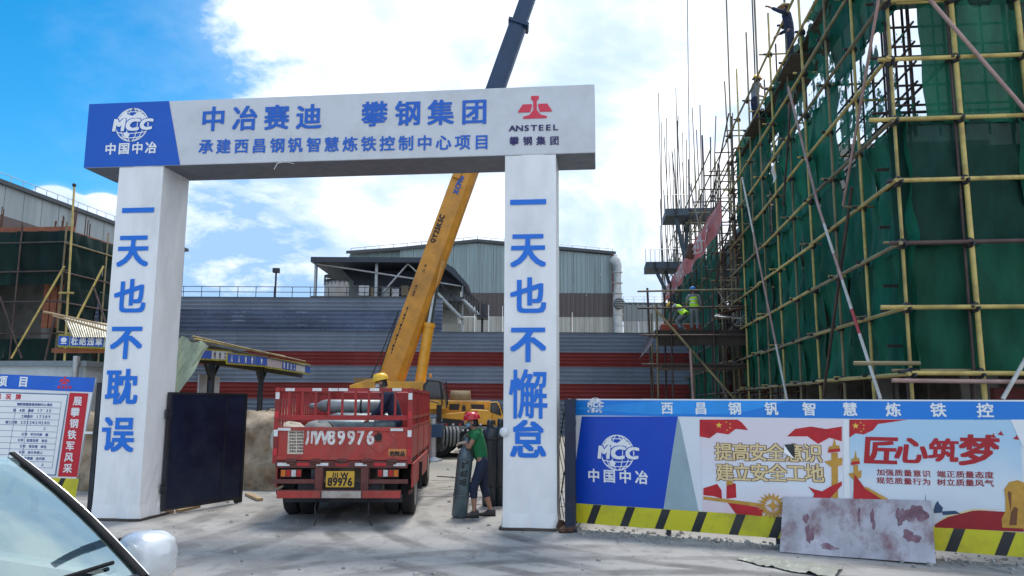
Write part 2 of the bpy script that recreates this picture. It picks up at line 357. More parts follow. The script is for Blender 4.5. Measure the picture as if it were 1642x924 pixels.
    # head details, in a frame that looks along 'look'
    H = J['head']; up = (J['head'] - J['neck']).normalized(); up = (up + V((0, 0, 1.2))).normalized(); look = J.get('look', V((0, 1, 0))); look = (look - up * look.dot(up)).normalized(); rt = look.cross(up)
    Fm = Matrix((rt, look, up)).transposed()
    def hp(x, y, z): return H + rt * x + look * y + up * z
    m = MB(); m.loft([[hp(x, y, z) for x, y in ((-.008, .082), (.008, .082), (.004, o))] for z, o in ((.025, .09), (0, .104), (-.02, .112), (-.03, .09))]); m.build('nose', SKIN, t)
    m = MB(); [m.ell(hp(x, .082, .022), (.013, .007, .008), 8, 5, rot=Fm) for x in (-.03, .03)]; m.build('eyes', mat('dark_eye', (.02, .015, .012), .2), t)
    if not mask:
        m = MB(); m.ell(hp(0, .084, -.05), (.026, .008, .008), 8, 5, rot=Fm); m.build('mouth', mat('lip', (.30, .10, .08), .5), t)
    else:
        m = MB(); m.ell(hp(0, .062, -.04), (.066, .05, .042), 12, 8, rot=Fm)
        for x in (-1, 1): m.tube(hp(.06 * x, .05, -.02), hp(.082 * x, -.005, .015), .003, n=5)
        m.build('face_mask', mask, t)
    for x in (-1, 1): m = MB(); m.ell(hp(.083 * x, -.005, -.005), (.012, .02, .032), 8, 6, rot=Fm); m.build('ear', SKIN, t)
    m = MB()
    m.grid(lambda u, v: hp(.087 * math.cos(3.3 * (u - .5) - 1.5708) * (1.0 - .25 * v * v), .097 * math.sin(3.3 * (u - .5) - 1.5708), -.075 + .16 * v), 12, 6); m.build('hair', mat('black_hair', (.012, .010, .010), .5), t)
    if helmet:
        m = MB(); prof = [(.122, .0), (.124, .03), (.117, .06), (.095, .095), (.06, .117), (.02, .124), (.001, .125)]
        m.loft([[hp(math.cos(6.28318 * k / 20) * r * .93, math.sin(6.28318 * k / 20) * r * 1.08, z + .035) for k in range(20)] for r, z in prof], caps=False)
        m.loft([[hp(x, y, .04 + z) for x, y in ((-.10 * k, .09), (.10 * k, .09), (.075 * k, .165 * k2), (-.075 * k, .165 * k2))] for z, k, k2 in ((.008, 1, 1), (-.004, 1.02, 1.03))])
        m.loft([[hp(x, y, z + .10) for x, y in ((-.014, -.10), (.014, -.10), (.014, .10), (-.014, .10))] for z in (0, .062)])
        m.loft([[hp(math.cos(6.28318 * k / 20) * r * .93, math.sin(6.28318 * k / 20) * r * 1.08, .034 + z) for k in range(20)] for r, z in ((.118, 0), (.134, 0), (.134, .008), (.12, .01))], caps=False)
        m.build('helmet', helmet, t)
    if hat:
        m = MB(); m.lathe([(.19, .0), (.185, .012), (.11, .02), (.095, .07), (.07, .095), (.001, .10)], hp(0, 0, .04), 20, axis=up); m.build('straw_hat', hat, t)
    return t
def stand(lean=0., arms=None, d=None):
    J = dict(pelvis=(0, 0, .93), waist=(0, .01 + lean * .2, 1.06), chest=(0, .02 + lean * .6, 1.28), neck=(0, .03 + lean, 1.45), head=(0, .06 + lean * 1.2, 1.585),
             shL=(-.175, .02 + lean * .8, 1.38), shR=(.175, .02 + lean * .8, 1.38), elL=(-.22, .0 + lean, 1.10), elR=(.22, .0 + lean, 1.10), wrL=(-.2, .1 + lean, .88), wrR=(.2, .1 + lean, .88),
             hipL=(-.09, 0, .87), hipR=(.09, 0, .87), knL=(-.1, .02, .47), knR=(.1, .02, .47), anL=(-.11, -.02, .085), anR=(.11, -.02, .085))
    J.update(d or {}); return J
def cloth(name, c, **k): return mat(name, c, .85, var=.2, scale=9, bump=.5, bscale=14, **k)
def plast(name, c): return mat(name, c, .28, var=.04, coat=.3)
NAVYCL = cloth('navy_cloth', (.018, .026, .06)); JEANS = cloth('blue_denim', (.03, .06, .12)); GREENSH = cloth('green_polo_cloth', (.015, .17, .06)); GREYCL = cloth('grey_cloth', (.22, .24, .26))
SHOE = mat('dark_shoe', (.03, .028, .03), .6, var=.3, dirt='6a655c', dirt_amt=.4)
YH = plast('yellow_helmet', (.85, .52, .02)); RH = plast('red_helmet', (.62, .02, .035)); BH = plast('blue_helmet', (.03, .20, .62)); WH = mat('straw', (.45, .36, .2), .8)
HIVIS = mat('hi_vis_cloth', (.55, .95, .03), .7, var=.06); BAND = mat('silver_band', (.6, .6, .62), .35, .3)
MASKB = mat('blue_mask', (.25, .45, .62), .8); GLOVE = mat('worn_glove', (.45, .40, .33), .9, var=.25, scale=20)

# truck frame, crane frame
TF = Frame(at_depth(551, 12.2), 8.8)
# worker in the green shirt, walking a gas cylinder over the ground
p = on_z(771, 829); 
person('worker in green polo shirt and red helmet tilting a grey gas cylinder', (p.x, p.y, 0), R_(97), stand(d=dict(
    pelvis=(0, -.02, .90), waist=(0, .02, 1.02), chest=(0, .07, 1.22), neck=(0, .12, 1.37), head=(0, .155, 1.495), shL=(-.17, .09, 1.30), shR=(.17, .09, 1.30),
    elL=(-.2, .2, 1.08), wrL=(-.08, .25, 1.17), haL=(-.06, .33, 1.16), elR=(.2, .18, 1.06), wrR=(.10, .30, 1.04), haR=(.05, .37, 1.04), hipL=(-.09, -.02, .84), hipR=(.09, -.02, .84),
    knL=(-.1, .12, .46), anL=(-.1, .10, .085), knR=(.1, -.04, .46), anR=(.1, -.16, .085), look=V((0, 1, -.45)))),
    GREENSH, NAVYCL, SHOE, RH, sleeve=.55, leg=.5, glove=GLOVE, mask=MASKB)
# worker kneeling in the load bed
a, z = TF.at(627, 640, 1.0); q = TF.w(a, .93, -1.0)
person('worker in navy jacket and yellow helmet crouching in the red truck bed', (q.x, q.y, .93), R_(98), stand(d=dict(
    pelvis=(0, -.1, .56), waist=(0, -.07, .70), chest=(0, .02, .92), neck=(0, .10, 1.08), head=(0, .17, 1.195), shL=(-.19, .03, 1.01), shR=(.19, .03, 1.01),
    elL=(-.25, .14, .76), wrL=(-.18, .33, .60), elR=(.25, .12, .74), wrR=(.18, .32, .60), hipL=(-.1, -.08, .52), hipR=(.1, -.08, .52),
    knL=(-.13, .24, .38), anL=(-.13, .06, .085), knR=(.13, .20, .33), anR=(.13, -.1, .085), look=V((0, 1, -.7)))),
    NAVYCL, JEANS, SHOE, YH, sleeve=1.9, leg=.95, mask=mat('pale_mask', (.55, .6, .66), .8), vest=None)
PLZ = 4.35                                   # site platform on the scaffold
p = on_z(1114, 533, PLZ); PLY = p.y
person('worker in yellow vest and blue helmet standing on the scaffold platform', (p.x, p.y, PLZ + .01), R_(4), stand(.06, d=dict(elL=(-.25, .12, 1.12), wrL=(-.2, .33, 1.05), elR=(.27, .06, 1.08), wrR=(.24, .22, .92))),
    GREYCL, GREYCL, SHOE, BH, sleeve=1.8, vest=(HIVIS, BAND), scale=.96)
p2 = on_z(1100, 531, PLZ)
person('worker in yellow vest and yellow helmet bending down on the scaffold platform', (p2.x - .1, p2.y + .35, PLZ + .01), R_(60), stand(d=dict(
    pelvis=(0, -.12, .62), waist=(0, -.05, .74), chest=(0, .14, .88), neck=(0, .30, .93), head=(0, .42, .95), shL=(-.18, .22, .90), shR=(.18, .22, .90), elL=(-.2, .32, .66), wrL=(-.16, .42, .45), elR=(.2, .32, .66), wrR=(.16, .42, .45),
    hipL=(-.1, -.1, .58), hipR=(.1, -.1, .58), knL=(-.13, .16, .38), knR=(.13, .16, .38), look=V((0, .6, -1)))),
    GREYCL, GREYCL, SHOE, YH, sleeve=1.8, vest=(HIVIS, BAND))

# ------------------------------------------------------------------ ground
def ground_material():
    m = bpy.data.materials.new('dusty_concrete_ground'); m.use_nodes = True; nt = m.node_tree; N = nt.nodes; L = nt.links; p = N['Principled BSDF']; p.inputs['Roughness'].default_value = .85; p.inputs['Specular IOR Level'].default_value = .3
    g = N.new('ShaderNodeNewGeometry')
    def mp(scale, loc=(0, 0, 0)): n = N.new('ShaderNodeMapping'); n.inputs['Scale'].default_value = scale; n.inputs['Location'].default_value = loc; L.new(g.outputs['Position'], n.inputs[0]); return n.outputs[0]
    def noise(v, s, d=8, r=.6, dist=0): n = N.new('ShaderNodeTexNoise'); n.inputs['Scale'].default_value = s; n.inputs['Detail'].default_value = d; n.inputs['Roughness'].default_value = r; n.inputs['Distortion'].default_value = dist; L.new(v, n.inputs[0]); return n.outputs[0]
    def rng(v, a, b, c, d): n = N.new('ShaderNodeMapRange'); L.new(v, n.inputs[0]); [setattr(n.inputs[i + 1], 'default_value', q) for i, q in enumerate((a, b, c, d))]; return n.outputs[0]
    def mul(a, b): n = N.new('ShaderNodeMath'); n.operation = 'MULTIPLY'; L.new(a, n.inputs[0]); (L.new(b, n.inputs[1]) if not isinstance(b, float) else setattr(n.inputs[1], 'default_value', b)); return n.outputs[0]
    def mix(f, a, b): n = N.new('ShaderNodeMixRGB'); L.new(f, n.inputs[0]); (L.new(a, n.inputs[1]) if not isinstance(a, tuple) else setattr(n.inputs[1], 'default_value', a)); n.inputs[2].default_value = b; return n.outputs[0]
    base = mix(rng(noise(mp((1, 1, 1)), .35, 8, .62), .38, .62, 0, 1), (.40, .385, .36, 1), (.28, .272, .265, 1))
    base = mix(rng(noise(mp((.5, 1.6, 1), (3, 8, 0)), 1.1, 10, .7, .6), .46, .62, 0, .75), base, (.40, .39, .37, 1))
    base = mix(rng(noise(mp((1.5, .8, 1), (13, 2, 0)), 2.6, 10, .72, .4), .52, .66, 0, .6), base, (.14, .138, .135, 1))
    # tyre tracks: arcs swept by vehicles turning in through the gate
    def arcs(cx, cy, r0, r1, fr, amt, base):
        v = N.new('ShaderNodeVectorMath'); v.operation = 'DISTANCE'; L.new(mp((1, 1, 0)), v.inputs[0]); v.inputs[1].default_value = (cx, cy, 0)
        d = N.new('ShaderNodeMath'); d.operation = 'ADD'; L.new(v.outputs['Value'], d.inputs[0]); L.new(mul(noise(mp((1, 1, 1), (cx, 0, 0)), .5, 3), .22), d.inputs[1])
        w = N.new('ShaderNodeMath'); w.operation = 'SINE'; L.new(mul(d.outputs[0], fr), w.inputs[0])
        band = mul(rng(d.outputs[0], r0, r0 + .3, 0, 1), rng(d.outputs[0], r1 - .3, r1, 1, 0))
        f = mul(mul(rng(w.outputs[0], .15, .8, 0, amt), band), rng(noise(mp((1, 1, 1), (7, cx, 0)), .9, 7, .65), .38, .6, .0, 1)); return mix(f, base, (.16, .155, .15, 1))
    base = arcs(3.2, 14.5, 5.2, 8.4, 9.0, 1.0, base); base = arcs(-12.5, 11.0, 6.0, 9.5, 7.0, .8, base); base = arcs(1.5, 3.5, 4.6, 7.6, 8.0, .9, base); base = arcs(-14, 2, 8, 14, 6.3, .45, base)
    sp = N.new('ShaderNodeTexVoronoi'); sp.inputs['Scale'].default_value = 9; L.new(mp((1, 1, 1)), sp.inputs[0])
    base = mix(rng(sp.outputs['Distance'], .0, .10, .5, 0), base, (.12, .115, .11, 1))
    # yard beyond the gate: sunlit brightness painted into its pale earth colour
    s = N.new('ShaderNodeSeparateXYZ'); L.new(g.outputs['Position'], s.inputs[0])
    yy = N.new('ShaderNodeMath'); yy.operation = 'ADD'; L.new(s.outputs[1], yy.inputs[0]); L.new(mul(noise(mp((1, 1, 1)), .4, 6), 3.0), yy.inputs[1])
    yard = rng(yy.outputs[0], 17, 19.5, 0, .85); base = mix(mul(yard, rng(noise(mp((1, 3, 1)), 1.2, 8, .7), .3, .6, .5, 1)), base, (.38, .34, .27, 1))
    L.new(base, p.inputs[0])
    b = N.new('ShaderNodeBump'); b.inputs['Strength'].default_value = .55; b.inputs['Distance'].default_value = .03; L.new(noise(mp((1, 1, 1)), 5, 12, .75), b.inputs['Height']); L.new(b.outputs[0], p.inputs['Normal'])
    return m
GM = ground_material()
g = MB(); g.add([(-1500, -1500, 0), (1500, -1500, 0), (1500, 1500, 0), (-1500, 1500, 0)], [(0, 1, 2, 3)])
props(g.build('ground', GM, recenter=False), kind='structure')
# slab joints and cracks cut in the concrete yard
g = MB()
for y0, x0, x1 in ((15.4, -3.6, 3.5), (16.6, -3.4, 3.2), (18.6, -5, 3.4), (14.3, -2.6, .3)):
    pts = [(x0 + (x1 - x0) * i / 24, y0 + rnd.uniform(-.05, .05)) for i in range(25)]
    for i in range(24):
        w = rnd.uniform(.015, .04); a, b = pts[i], pts[i + 1]; g.add([(a[0], a[1] - w, .004), (b[0], b[1] - w, .004), (b[0], b[1] + w, .004), (a[0], a[1] + w, .004)], [(0, 1, 2, 3)])
props(g.build('ground_joint', mat('crack_dirt', (.07, .062, .055), .95, var=.3)), kind='structure')
# loose stones, crumbs of mortar
g = MB()
def stone(c, r):
    vs = [(c[0] + r * rnd.uniform(.6, 1.2) * x, c[1] + r * rnd.uniform(.6, 1.2) * y, max(.002, r * .45 + r * rnd.uniform(.4, .8) * z)) for x, y, z in ((1, 0, -1), (0, 1, -1), (-1, 0, -1), (0, -1, -1), (.5, .5, .6), (-.5, .5, .7), (-.4, -.5, .8), (.5, -.5, .5))]
    g.add(vs, [(0, 1, 4), (1, 5, 4), (1, 2, 5), (2, 6, 5), (2, 3, 6), (3, 7, 6), (3, 0, 7), (0, 4, 7), (4, 5, 6, 7)])
for i in range(520): stone((rnd.uniform(-9, 6), rnd.uniform(5.5, 22)), rnd.choice((.008, .012, .016, .03)) * rnd.uniform(.6, 1.3))
HA = on_z(912, 847); HB = on_z(1640, 906)
HDIR = math.degrees(math.atan2(HB.y - HA.y, HB.x - HA.x)); HF = Frame(HA, HDIR)
for i in range(700):
    a = rnd.uniform(-.3, 8.6); c = HF.w(a, 0, rnd.gauss(.12, .22)); stone((c.x, c.y), rnd.choice((.01, .015, .02, .035)) * rnd.uniform(.6, 1.4))
props(g.build('gravel', mat('grey_stones', (.30, .29, .27), .9, var=.4, scale=5)), kind='stuff')

# ------------------------------------------------------------------ gate
GY = 11.62
GF = Frame((0, GY), 0)
cl = [GF.at(x, y)[0] for x, y in ((147, 830), (222, 832), (806, 848), (893, 848))]
bz0 = (GF.at(300, 262)[1] + GF.at(900, 250)[1]) / 2; bz1 = (GF.at(145, 166)[1] + GF.at(954, 137)[1]) / 2
bx0 = GF.at(140, 220)[0]; bx1 = GF.at(954, 200)[0]
print('gate', cl, bz0, bz1, bx0, bx1)
CD = .80
gate = thing('site_gate', 'white construction site gate with blue Chinese lettering spanning the entrance', 'gate', (-4.3, GY, 0))
def wavy_box(x0, x1, y0, y1, z0, z1, amp, nz=26, flare=0):
    """Box clad in stretched vinyl: slightly pillowed and creased, worst near the ground."""
    nx = 8; ny = 8; rings = []
    for k in range(nz + 1):
        t = k / nz; z = z0 + (z1 - z0) * t; w = amp * (1 + 5 * max(0, .18 - t) / .18); fl = flare * max(0, .05 - t) / .05
        r = []
        for side, n in ((0, nx), (1, ny), (2, nx), (3, ny)):
            for i in range(n):
                u = i / n; e = math.sin(math.pi * u)
                q = math.sin(z * 7.3 + u * 9 + side * 2) * .5 + math.sin(z * 17 + u * 21 + side) * .3 + math.sin(z * 3.1 - u * 5) * .4
                o = w * q * (e + .15) + fl
                if side == 0: r.append(V((x0 + (x1 - x0) * u, y0 - o, z)))
                elif side == 1: r.append(V((x1 + o, y0 + (y1 - y0) * u, z)))
                elif side == 2: r.append(V((x1 - (x1 - x0) * u, y1 + o, z)))
                else: r.append(V((x0 - o, y1 - (y1 - y0) * u, z)))
        rings.append(r)
    return MB().loft(rings, smooth=False)
for i, (x0, x1, txt, pxs) in enumerate(((cl[0], cl[1], '一天也不耽误', ((222, 338), (214, 401), (209, 475), (203, 548), (196, 620), (190, 696))), (cl[2], cl[3], '一天也不懈怠', ((847, 325), (847, 400), (847, 474), (847, 551), (847, 632), (847, 704))))):
    c = wavy_box(x0, x1, GY, GY + CD, .02, bz0, .003, flare=.03).build('column', WHITE, gate)
    m = MB(); m.bb(x0 - .05, x1 + .06, GY - .05, GY + CD + .05, 0, .035); m.bb(x0 - .02, x1 + .02, GY - .09, GY - .05, 0, .03); m.build('base_plank', mat('wet_dark_plank', (.07, .055, .045), .8, var=.4), c)
    for ch, (px, py) in zip(txt, pxs):
        a, b = GF.at(px, py); mb = MB(); hgt = .70 if ch == "懈" else .53
        glyph(mb, GF, ch, a, b, hgt, .012, .030 if ch not in "一懈" else .04 if ch == "一" else .016, sx=.97 if ch != "懈" else .78); mb.build('character', TXTBLUE, c)
m = MB(); m.bb(bx0, bx1, GY - .012, GY + CD + .06, bz0, bz1)
beam = m.build('beam', mat('beam_shaded_vinyl', (.62, .645, .685), .4, var=.04, bump=.12, bscale=3, dirt='9a9c9e', dirt_amt=.3), gate, bevel=.012)  # white vinyl greyed: the beam's shade is put into its colour
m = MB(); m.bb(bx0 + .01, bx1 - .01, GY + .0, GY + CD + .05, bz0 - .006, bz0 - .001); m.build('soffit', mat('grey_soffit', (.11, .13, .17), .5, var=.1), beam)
m = MB(); m.add([(x, y, z) for z in (bz0 + .002, bz1 - .002) for x, y in ((bx0 - .004, GY + CD), (bx0 - .004, GY - .018), (GF.at(290 if z < bz0 + .1 else 272, 262 if z < bz0 + .1 else 161)[0], GY - .018))], [(0, 1, 4, 3), (1, 2, 5, 4)])
m.build('blue_end_panel', GATEBLUE, beam)
BO = .022
def cell_line(s, px0, px1, py0, py1, h, mt, parent, bold=.034, F=GF, off=BO, sx=1, split=True):
    a0, b0 = F.at(px0, py0); a1, b1 = F.at(px1, py1); write(F, s, a0, a1, b0, h, off, mt, parent, 'lettering', bold, sx=sx, split=split, b1=b1)
LB = mat('mid_blue_letter_print', '1260c4', .4, var=.03)
cell_line('中冶赛迪', 318, 522, 192, 187, .40, LB, beam, .030)
cell_line('攀钢集团', 575, 788, 184, 179, .40, LB, beam, .026)
cell_line('承建西昌钢钒智慧炼铁控制中心项目', 317, 788, 236, 228, .235, LB, beam, .024)
cell_line('中国中冶', 168, 254, 240, 237, .19, WHITE2, beam, .03)
cell_line('ANSTEEL', 816, 897, 207, 205, .088, NAVYTXT, beam, .04, sx=1.25)
cell_line('攀钢集团', 814, 900, 227, 226, .135, NAVYTXT, beam, .03)
def logo_globe(F, px, py, wpx, fg, bgm, off, parent, name='globe_emblem', lw=.012):
    """White globe of meridians with slanted initials across it."""
    a, b = F.at(px, py); w = F.at(px + wpx / 2, py)[0] - F.at(px - wpx / 2, py)[0]; R = w * .385; mb = MB()
    def strip(pts, t, mi=0, o=off):
        for i in range(len(pts) - 1):
            p, q = V((*pts[i], 0)), V((*pts[i + 1], 0)); d = (q - p).normalized() * t; nn = V((-d.y, d.x, 0))
            mb.poly(F, [(p - nn).xy, (q - nn).xy, (q + nn).xy, (p + nn).xy], o, mi)
    t = w * lw
    strip([(a + R * math.cos(x), b + R * math.sin(x)) for x in [6.2832 * i / 40 for i in range(41)]], t)
    for k in (.33, .72): strip([(a + R * k * math.cos(x), b + R * math.sin(x)) for x in [6.2832 * i / 32 for i in range(33)]], t * .75, o=off + .0005)
    for k in (-.72, -.45, .45, .72):
        hw = math.sqrt(1 - k * k); strip([(a + R * hw * (i / 8 - 1), b + R * (k + (.08 if k > 0 else -.08) * (1 - (i / 8 - 1) ** 2))) for i in range(17)], t * .75, o=off + .001)
    land = [(-.82, .45), (-.65, .7), (-.45, .86), (-.3, .62), (.0, .55), (.35, .78), (.7, .62), (.9, .3), (.4, .2), (-.3, .2), (-.9, .2)]
    mb.poly(F, [(a + R * x, b + R * y) for x, y in land], off + .0015)
    mb.poly(F, [(a + R * x, b + R * y) for x, y in ((-.5, -.5), (-.3, -.42), (-.1, -.6), (-.2, -.8), (-.45, -.72))], off + .0015)
    for j, ch in enumerate('MCC'):
        for mi, bold, o in ((1, .14, .003), (0, .075, .0055)): glyph(mb, F, ch, a + w * (-.31 + .33 * j), b + w * .0, w * .26 * (1 if j < 2 else .92), off + o, bold, sx=(1.0 if j == 0 else 1.25), shear=.12, mi=mi)
    return mb.build(name, [fg, bgm], parent)
logo_globe(GF, 213, 201, 66, WHITE2, GATEBLUE, BO, beam)
def rail_emblem(F, px, py, wpx, mt, off, parent):
    a, b = F.at(px, py); w = (F.at(px + wpx / 2, py)[0] - F.at(px - wpx / 2, py)[0]); mb = MB()
    P = lambda pts: mb.poly(F, [(a + x * w, b + y * w) for x, y in pts], off)
    P([(-.11, .34), (.11, .34), (.11, .24), (.05, .2), (.05, -.08), (.16, -.22), (.34, -.27), (.34, -.33), (-.34, -.33), (-.34, -.27), (-.16, -.22), (-.05, -.08), (-.05, .2), (-.11, .24)])
    P([(-.5, -.14), (-.35, .1), (-.09, .1), (-.09, .02), (-.14, -.14)]); P([(.5, -.14), (.14, -.14), (.09, .02), (.09, .1), (.35, .1)])
    return mb.build('rail_emblem', mt, parent)
rail_emblem(GF, 858, 173, 56, PINKRED, BO, beam)
# bits of string under the beam
m = MB(); a, b = GF.at(452, 262); m.path([(a, GY - .02, b + .01), (a - .05, GY - .06, b - .02), (a - .1, GY - .05, b - .11)], .006, 5); m.path([(a, GY - .02, b + .01), (a + .12, GY - .05, b + .0), (a + .22, GY - .04, b - .03)], .004, 5); m.build('string_end', WHITE, gate)
# spotlight on the inner edge of the right column
a, b = GF.at(812, 693); m = MB(); m.ell((a - .03, GY - .03, b), (.07, .045, .07), 14, 8); m.tube((a - .03, GY, b), (a - .03, GY + .1, b), .02); m.build('round_lamp', mat('lamp_plastic', (.7, .72, .75), .2, var=.05), gate)

# ------------------------------------------------------------------ gate leaves
NAVYP = mat('navy_painted_sheet', (.008, .016, .045), .38, .2, var=.3, scale=2, dirt='3d4a58', dirt_amt=.35, dscale=1.6)
def leaf(label, p0, p1, z0, z1, group):
    p0, p1 = V(p0), V(p1); yaw = math.atan2(p1.y - p0.y, p1.x - p0.x); L_ = (p1 - p0).length
    t = thing('gate_leaf', label, 'gate leaf', (p0.x, p0.y, 0), yaw, group, local=True)
    m = MB(); m.bb(.03, L_ - .03, -.012, .012, z0 + .03, z1 - .03); m.build('sheet_panel', NAVYP, t)
    for x in (.025, L_ - .025): MB().bb(x - .025, x + .025, -.03, .03, z0 - (.0 if x < 1 else .06), z1).build('frame_post', DARKSTEEL, t)
    for z in (z0 + .02, z1 - .02): MB().bb(.05, L_ - .05, -.026, .026, z - .02, z + .02).build('frame_rail', DARKSTEEL, t)
    MB().bb(L_ * .72 - .01, L_ * .72 + .01, -.018, -.011, z0 + .04, z1 - .04).build('weld_seam', DARKSTEEL, t)
    for z in (z0 + .35, z1 - .35):
        m = MB(); m.tube((-.03, 0, z - .07), (-.03, 0, z + .07), .022); m.bb(-.04, .06, -.035, -.027, z - .05, z + .05); m.build('hinge', DARKSTEEL, t)
    m = MB(); m.tube((L_ - .12, -.02, .06), (L_ - .12, .02, .06), .06, n=16); m.bb(L_ - .14, L_ - .10, -.03, .03, .06, z0 + .02); m.build('castor', RUBBER, t)
    return t
q0 = on_z(243, 826); q1 = on_z(386, 806)
zt = lambda p, px, py: (ray(px, py) * (Vector((p.x, p.y)).length / Vector(ray(px, py).xy).length)).z + CAM.z
print('leaf', q0, q1, zt(q0, 257, 628), zt(q1, 389, 641))
leaf('dark navy sheet-metal gate leaf swung open beside the left white column', (cl[1] + .05, q0.y - .1, 0), (q1.x, q1.y, 0), .07, zt(q0, 257, 629), 'gate leaves')
rx = cl[3] + .10
leaf('dark navy gate leaf seen edge-on between right column and blue poster hoarding', (rx + .14, GY + .05, 0), (rx + .36, GY + 2.3, 0), .07, 1.87, 'gate leaves')
m = MB(); m.bb(rx + .02, rx + .17, GY - .10, GY + .0, 0, 1.86); m.bb(rx + .0, rx + .19, GY - .12, GY + .02, 0, .012)
props(m.build('gate_post', NAVYP), 'dark navy steel post standing between right white column and poster hoarding', 'post')
m = MB()
for k in range(3): m.path([(rx - .03 + .02 * k + .03 * math.sin(.45 * j + k), GY - .05 - .01 * k, 1.8 - .06 * j) for j in range(28)], .006, 5)
props(m.build('electric_cable', BLACKPL), 'thin black cables hanging down beside the right white gate column', 'cable')
m = MB(); m.box((rx - .02, GY - .02, .08), (.16, .03, .12), rz=.5, ry=.4); m.box((rx + .05, GY - .12, .05), (.2, .12, .03), rz=-.4, rx=.3); m.box((rx - .02, GY - .15, .025), (.1, .14, .025), rz=.8)
props(m.build('rubble_scrap', RUST), 'rusty scraps and torn vinyl heaped at foot of right gate column', 'scrap')

# ------------------------------------------------------------------ poster hoarding on the right
HL = 8.8; htop = HF.at(915, 641)[1]; htop2 = HF.at(1640, 632)[1]; print('hoard', htop, htop2, HF.at(915, 818)[1], HF.at(1640, 860)[1], HDIR)
HH = 1.86
ho = thing('poster_hoarding', 'long site hoarding printed with blue header, red flags and yellow hazard strip', 'hoarding', (HA.x, HA.y, 0))
def wav(P, off=0, amp=.01):
    return lambda u, v: P.w(u * HL, .09 + (HH - .09) * v, off + amp * (math.sin(u * 31 + v * 3) * .5 + math.sin(u * 67 - v * 7) * .3 + math.sin(v * 9 + u * 12) * .4))
W_ = lambda a, b, o: HF.w(a, b, o)
m = MB(); m.grid(lambda u, v: HF.w(u * HL, .09 + (HH - .09) * v, 0), 40, 8)
m.build('backing_sheet', mat('hoarding_white_print', (.78, .81, .85), .45, var=.03, bump=.2, bscale=2.5), ho)
for a in [.02 + 1.45 * i for i in range(7)]:
    m = MB(); p0 = HF.w(a, 0, -.06); m.box((p0.x, p0.y, HH / 2 - .01), (.05, .08, HH - .04), rz=HF.yaw); m.build('support_post', DARKSTEEL, ho)
for b in (.5, 1.2, HH - .03):
    m = MB(); p0 = HF.w(HL / 2, b, -.03); m.box(p0, (HL, .03, .05), rz=HF.yaw); m.build('support_rail', DARKSTEEL, ho)
def H(px, py): return HF.at(px, py)
def hp(m, pts, off, mi=0): m.poly(HF, [H(*p) for p in pts], off, mi)
SKYB = mat('header_blue_print', '1480dc', .45, var=.06, scale=.8, bump=.2, bscale=2.5)
m = MB(); a, b = H(930, 666); hb = b; m.rect(HF, .0, HL, hb, HH + .004, .004); header = m.build('header_strip', SKYB, ho)
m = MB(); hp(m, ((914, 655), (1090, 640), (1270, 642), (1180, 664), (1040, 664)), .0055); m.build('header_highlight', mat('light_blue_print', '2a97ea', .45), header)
m = MB(); m.rect(HF, .0, HL, HH - .012, HH + .006, .007); m.build('header_edge', WHITE2, header)
cx = [1070, 1124, 1178, 1237, 1297, 1363, 1432, 1504, 1579, 1662, 1750]
for ch, x in zip('西昌钢钒智慧炼铁控制中', cx):
    a, b = H(x, 652); mb = MB(); glyph(mb, HF, ch, a, (hb + HH) / 2, .165, .009, .028); mb.build('character', WHITE2, header)
logo_globe(HF, 955, 649, 27, WHITE2, SKYB, .009, header); cell_line('中国中冶', 941, 967, 660, 660, .04, WHITE2, header, .03, HF, .009)
# big blue panel
PB = mat('royal_blue_print', '0545bd', .42, var=.04, bump=.15, bscale=2.5)
m = MB(); hp(m, ((933, 668), (1087, 668), (1063, 823), (914, 813)), .004); bp = m.build('blue_panel', PB, ho)
m = MB(); hp(m, ((1091, 680), (1122, 828), (1063, 823), (1087, 668)), .0035); m.build('grey_facet', mat('grey_facet_print', '9fb3ba', .45), ho)
logo_globe(HF, 990, 726, 68, WHITE2, PB, .006, bp); cell_line('中国中冶', 940, 1042, 762, 766, .18, WHITE2, bp, .03, HF, .007)
# hazard strip
m = MB(); zh = .36; m.rect(HF, 0, HL, .085, zh, .005); hz = m.build('hazard_strip', YELLOW, ho)
a = .28
while a < HL - .3:
    m = MB(); m.poly(HF, [(a, .087), (a + .12, .087), (a + .23, zh - .004), (a + .11, zh - .004)], .008); m.build('black_stripe', BLACKPR, hz); a += .505
# two posters
GOLD = mat('gold_print', 'c9963a', .45, var=.15, scale=12); GOLD2 = mat('pale_gold_print', 'e8cf9a', .45, var=.08, scale=14); DRED = mat('dark_red_print', '9c1420', .45, var=.15, scale=6); BROWN = mat('brown_outline_print', '7a4a28', .45)
FLAG = mat('flag_red_print', 'c01a26', .45, var=.2, scale=5); SUNY = mat('star_yellow_print', 'f0c84a', .4)
def gradient(name, c1, c2, c3=None):
    m = bpy.data.materials.new(name); m.use_nodes = True; N = m.node_tree.nodes; L = m.node_tree.links; p = N['Principled BSDF']; p.inputs['Roughness'].default_value = .45
    tc = N.new('ShaderNodeTexCoord'); s = N.new('ShaderNodeSeparateXYZ'); L.new(tc.outputs['Generated'], s.inputs[0]); n = N.new('ShaderNodeTexNoise'); n.inputs['Scale'].default_value = 3; L.new(tc.outputs['Generated'], n.inputs[0])
    a = N.new('ShaderNodeMath'); a.operation = 'MULTIPLY_ADD'; L.new(n.outputs[0], a.inputs[0]); a.inputs[1].default_value = .5; L.new(s.outputs[2], a.inputs[2]); r = N.new('ShaderNodeValToRGB'); L.new(a.outputs[0], r.inputs[0])
    e = r.color_ramp.elements; e[0].position = .2; e[0].color = lin(c1); e[1].position = 1.25 if False else 1.0; e[1].color = lin(c2)
    if c3: q = e.new(.6); q.color = lin(c3)
    L.new(r.outputs[0], p.inputs[0]); return m
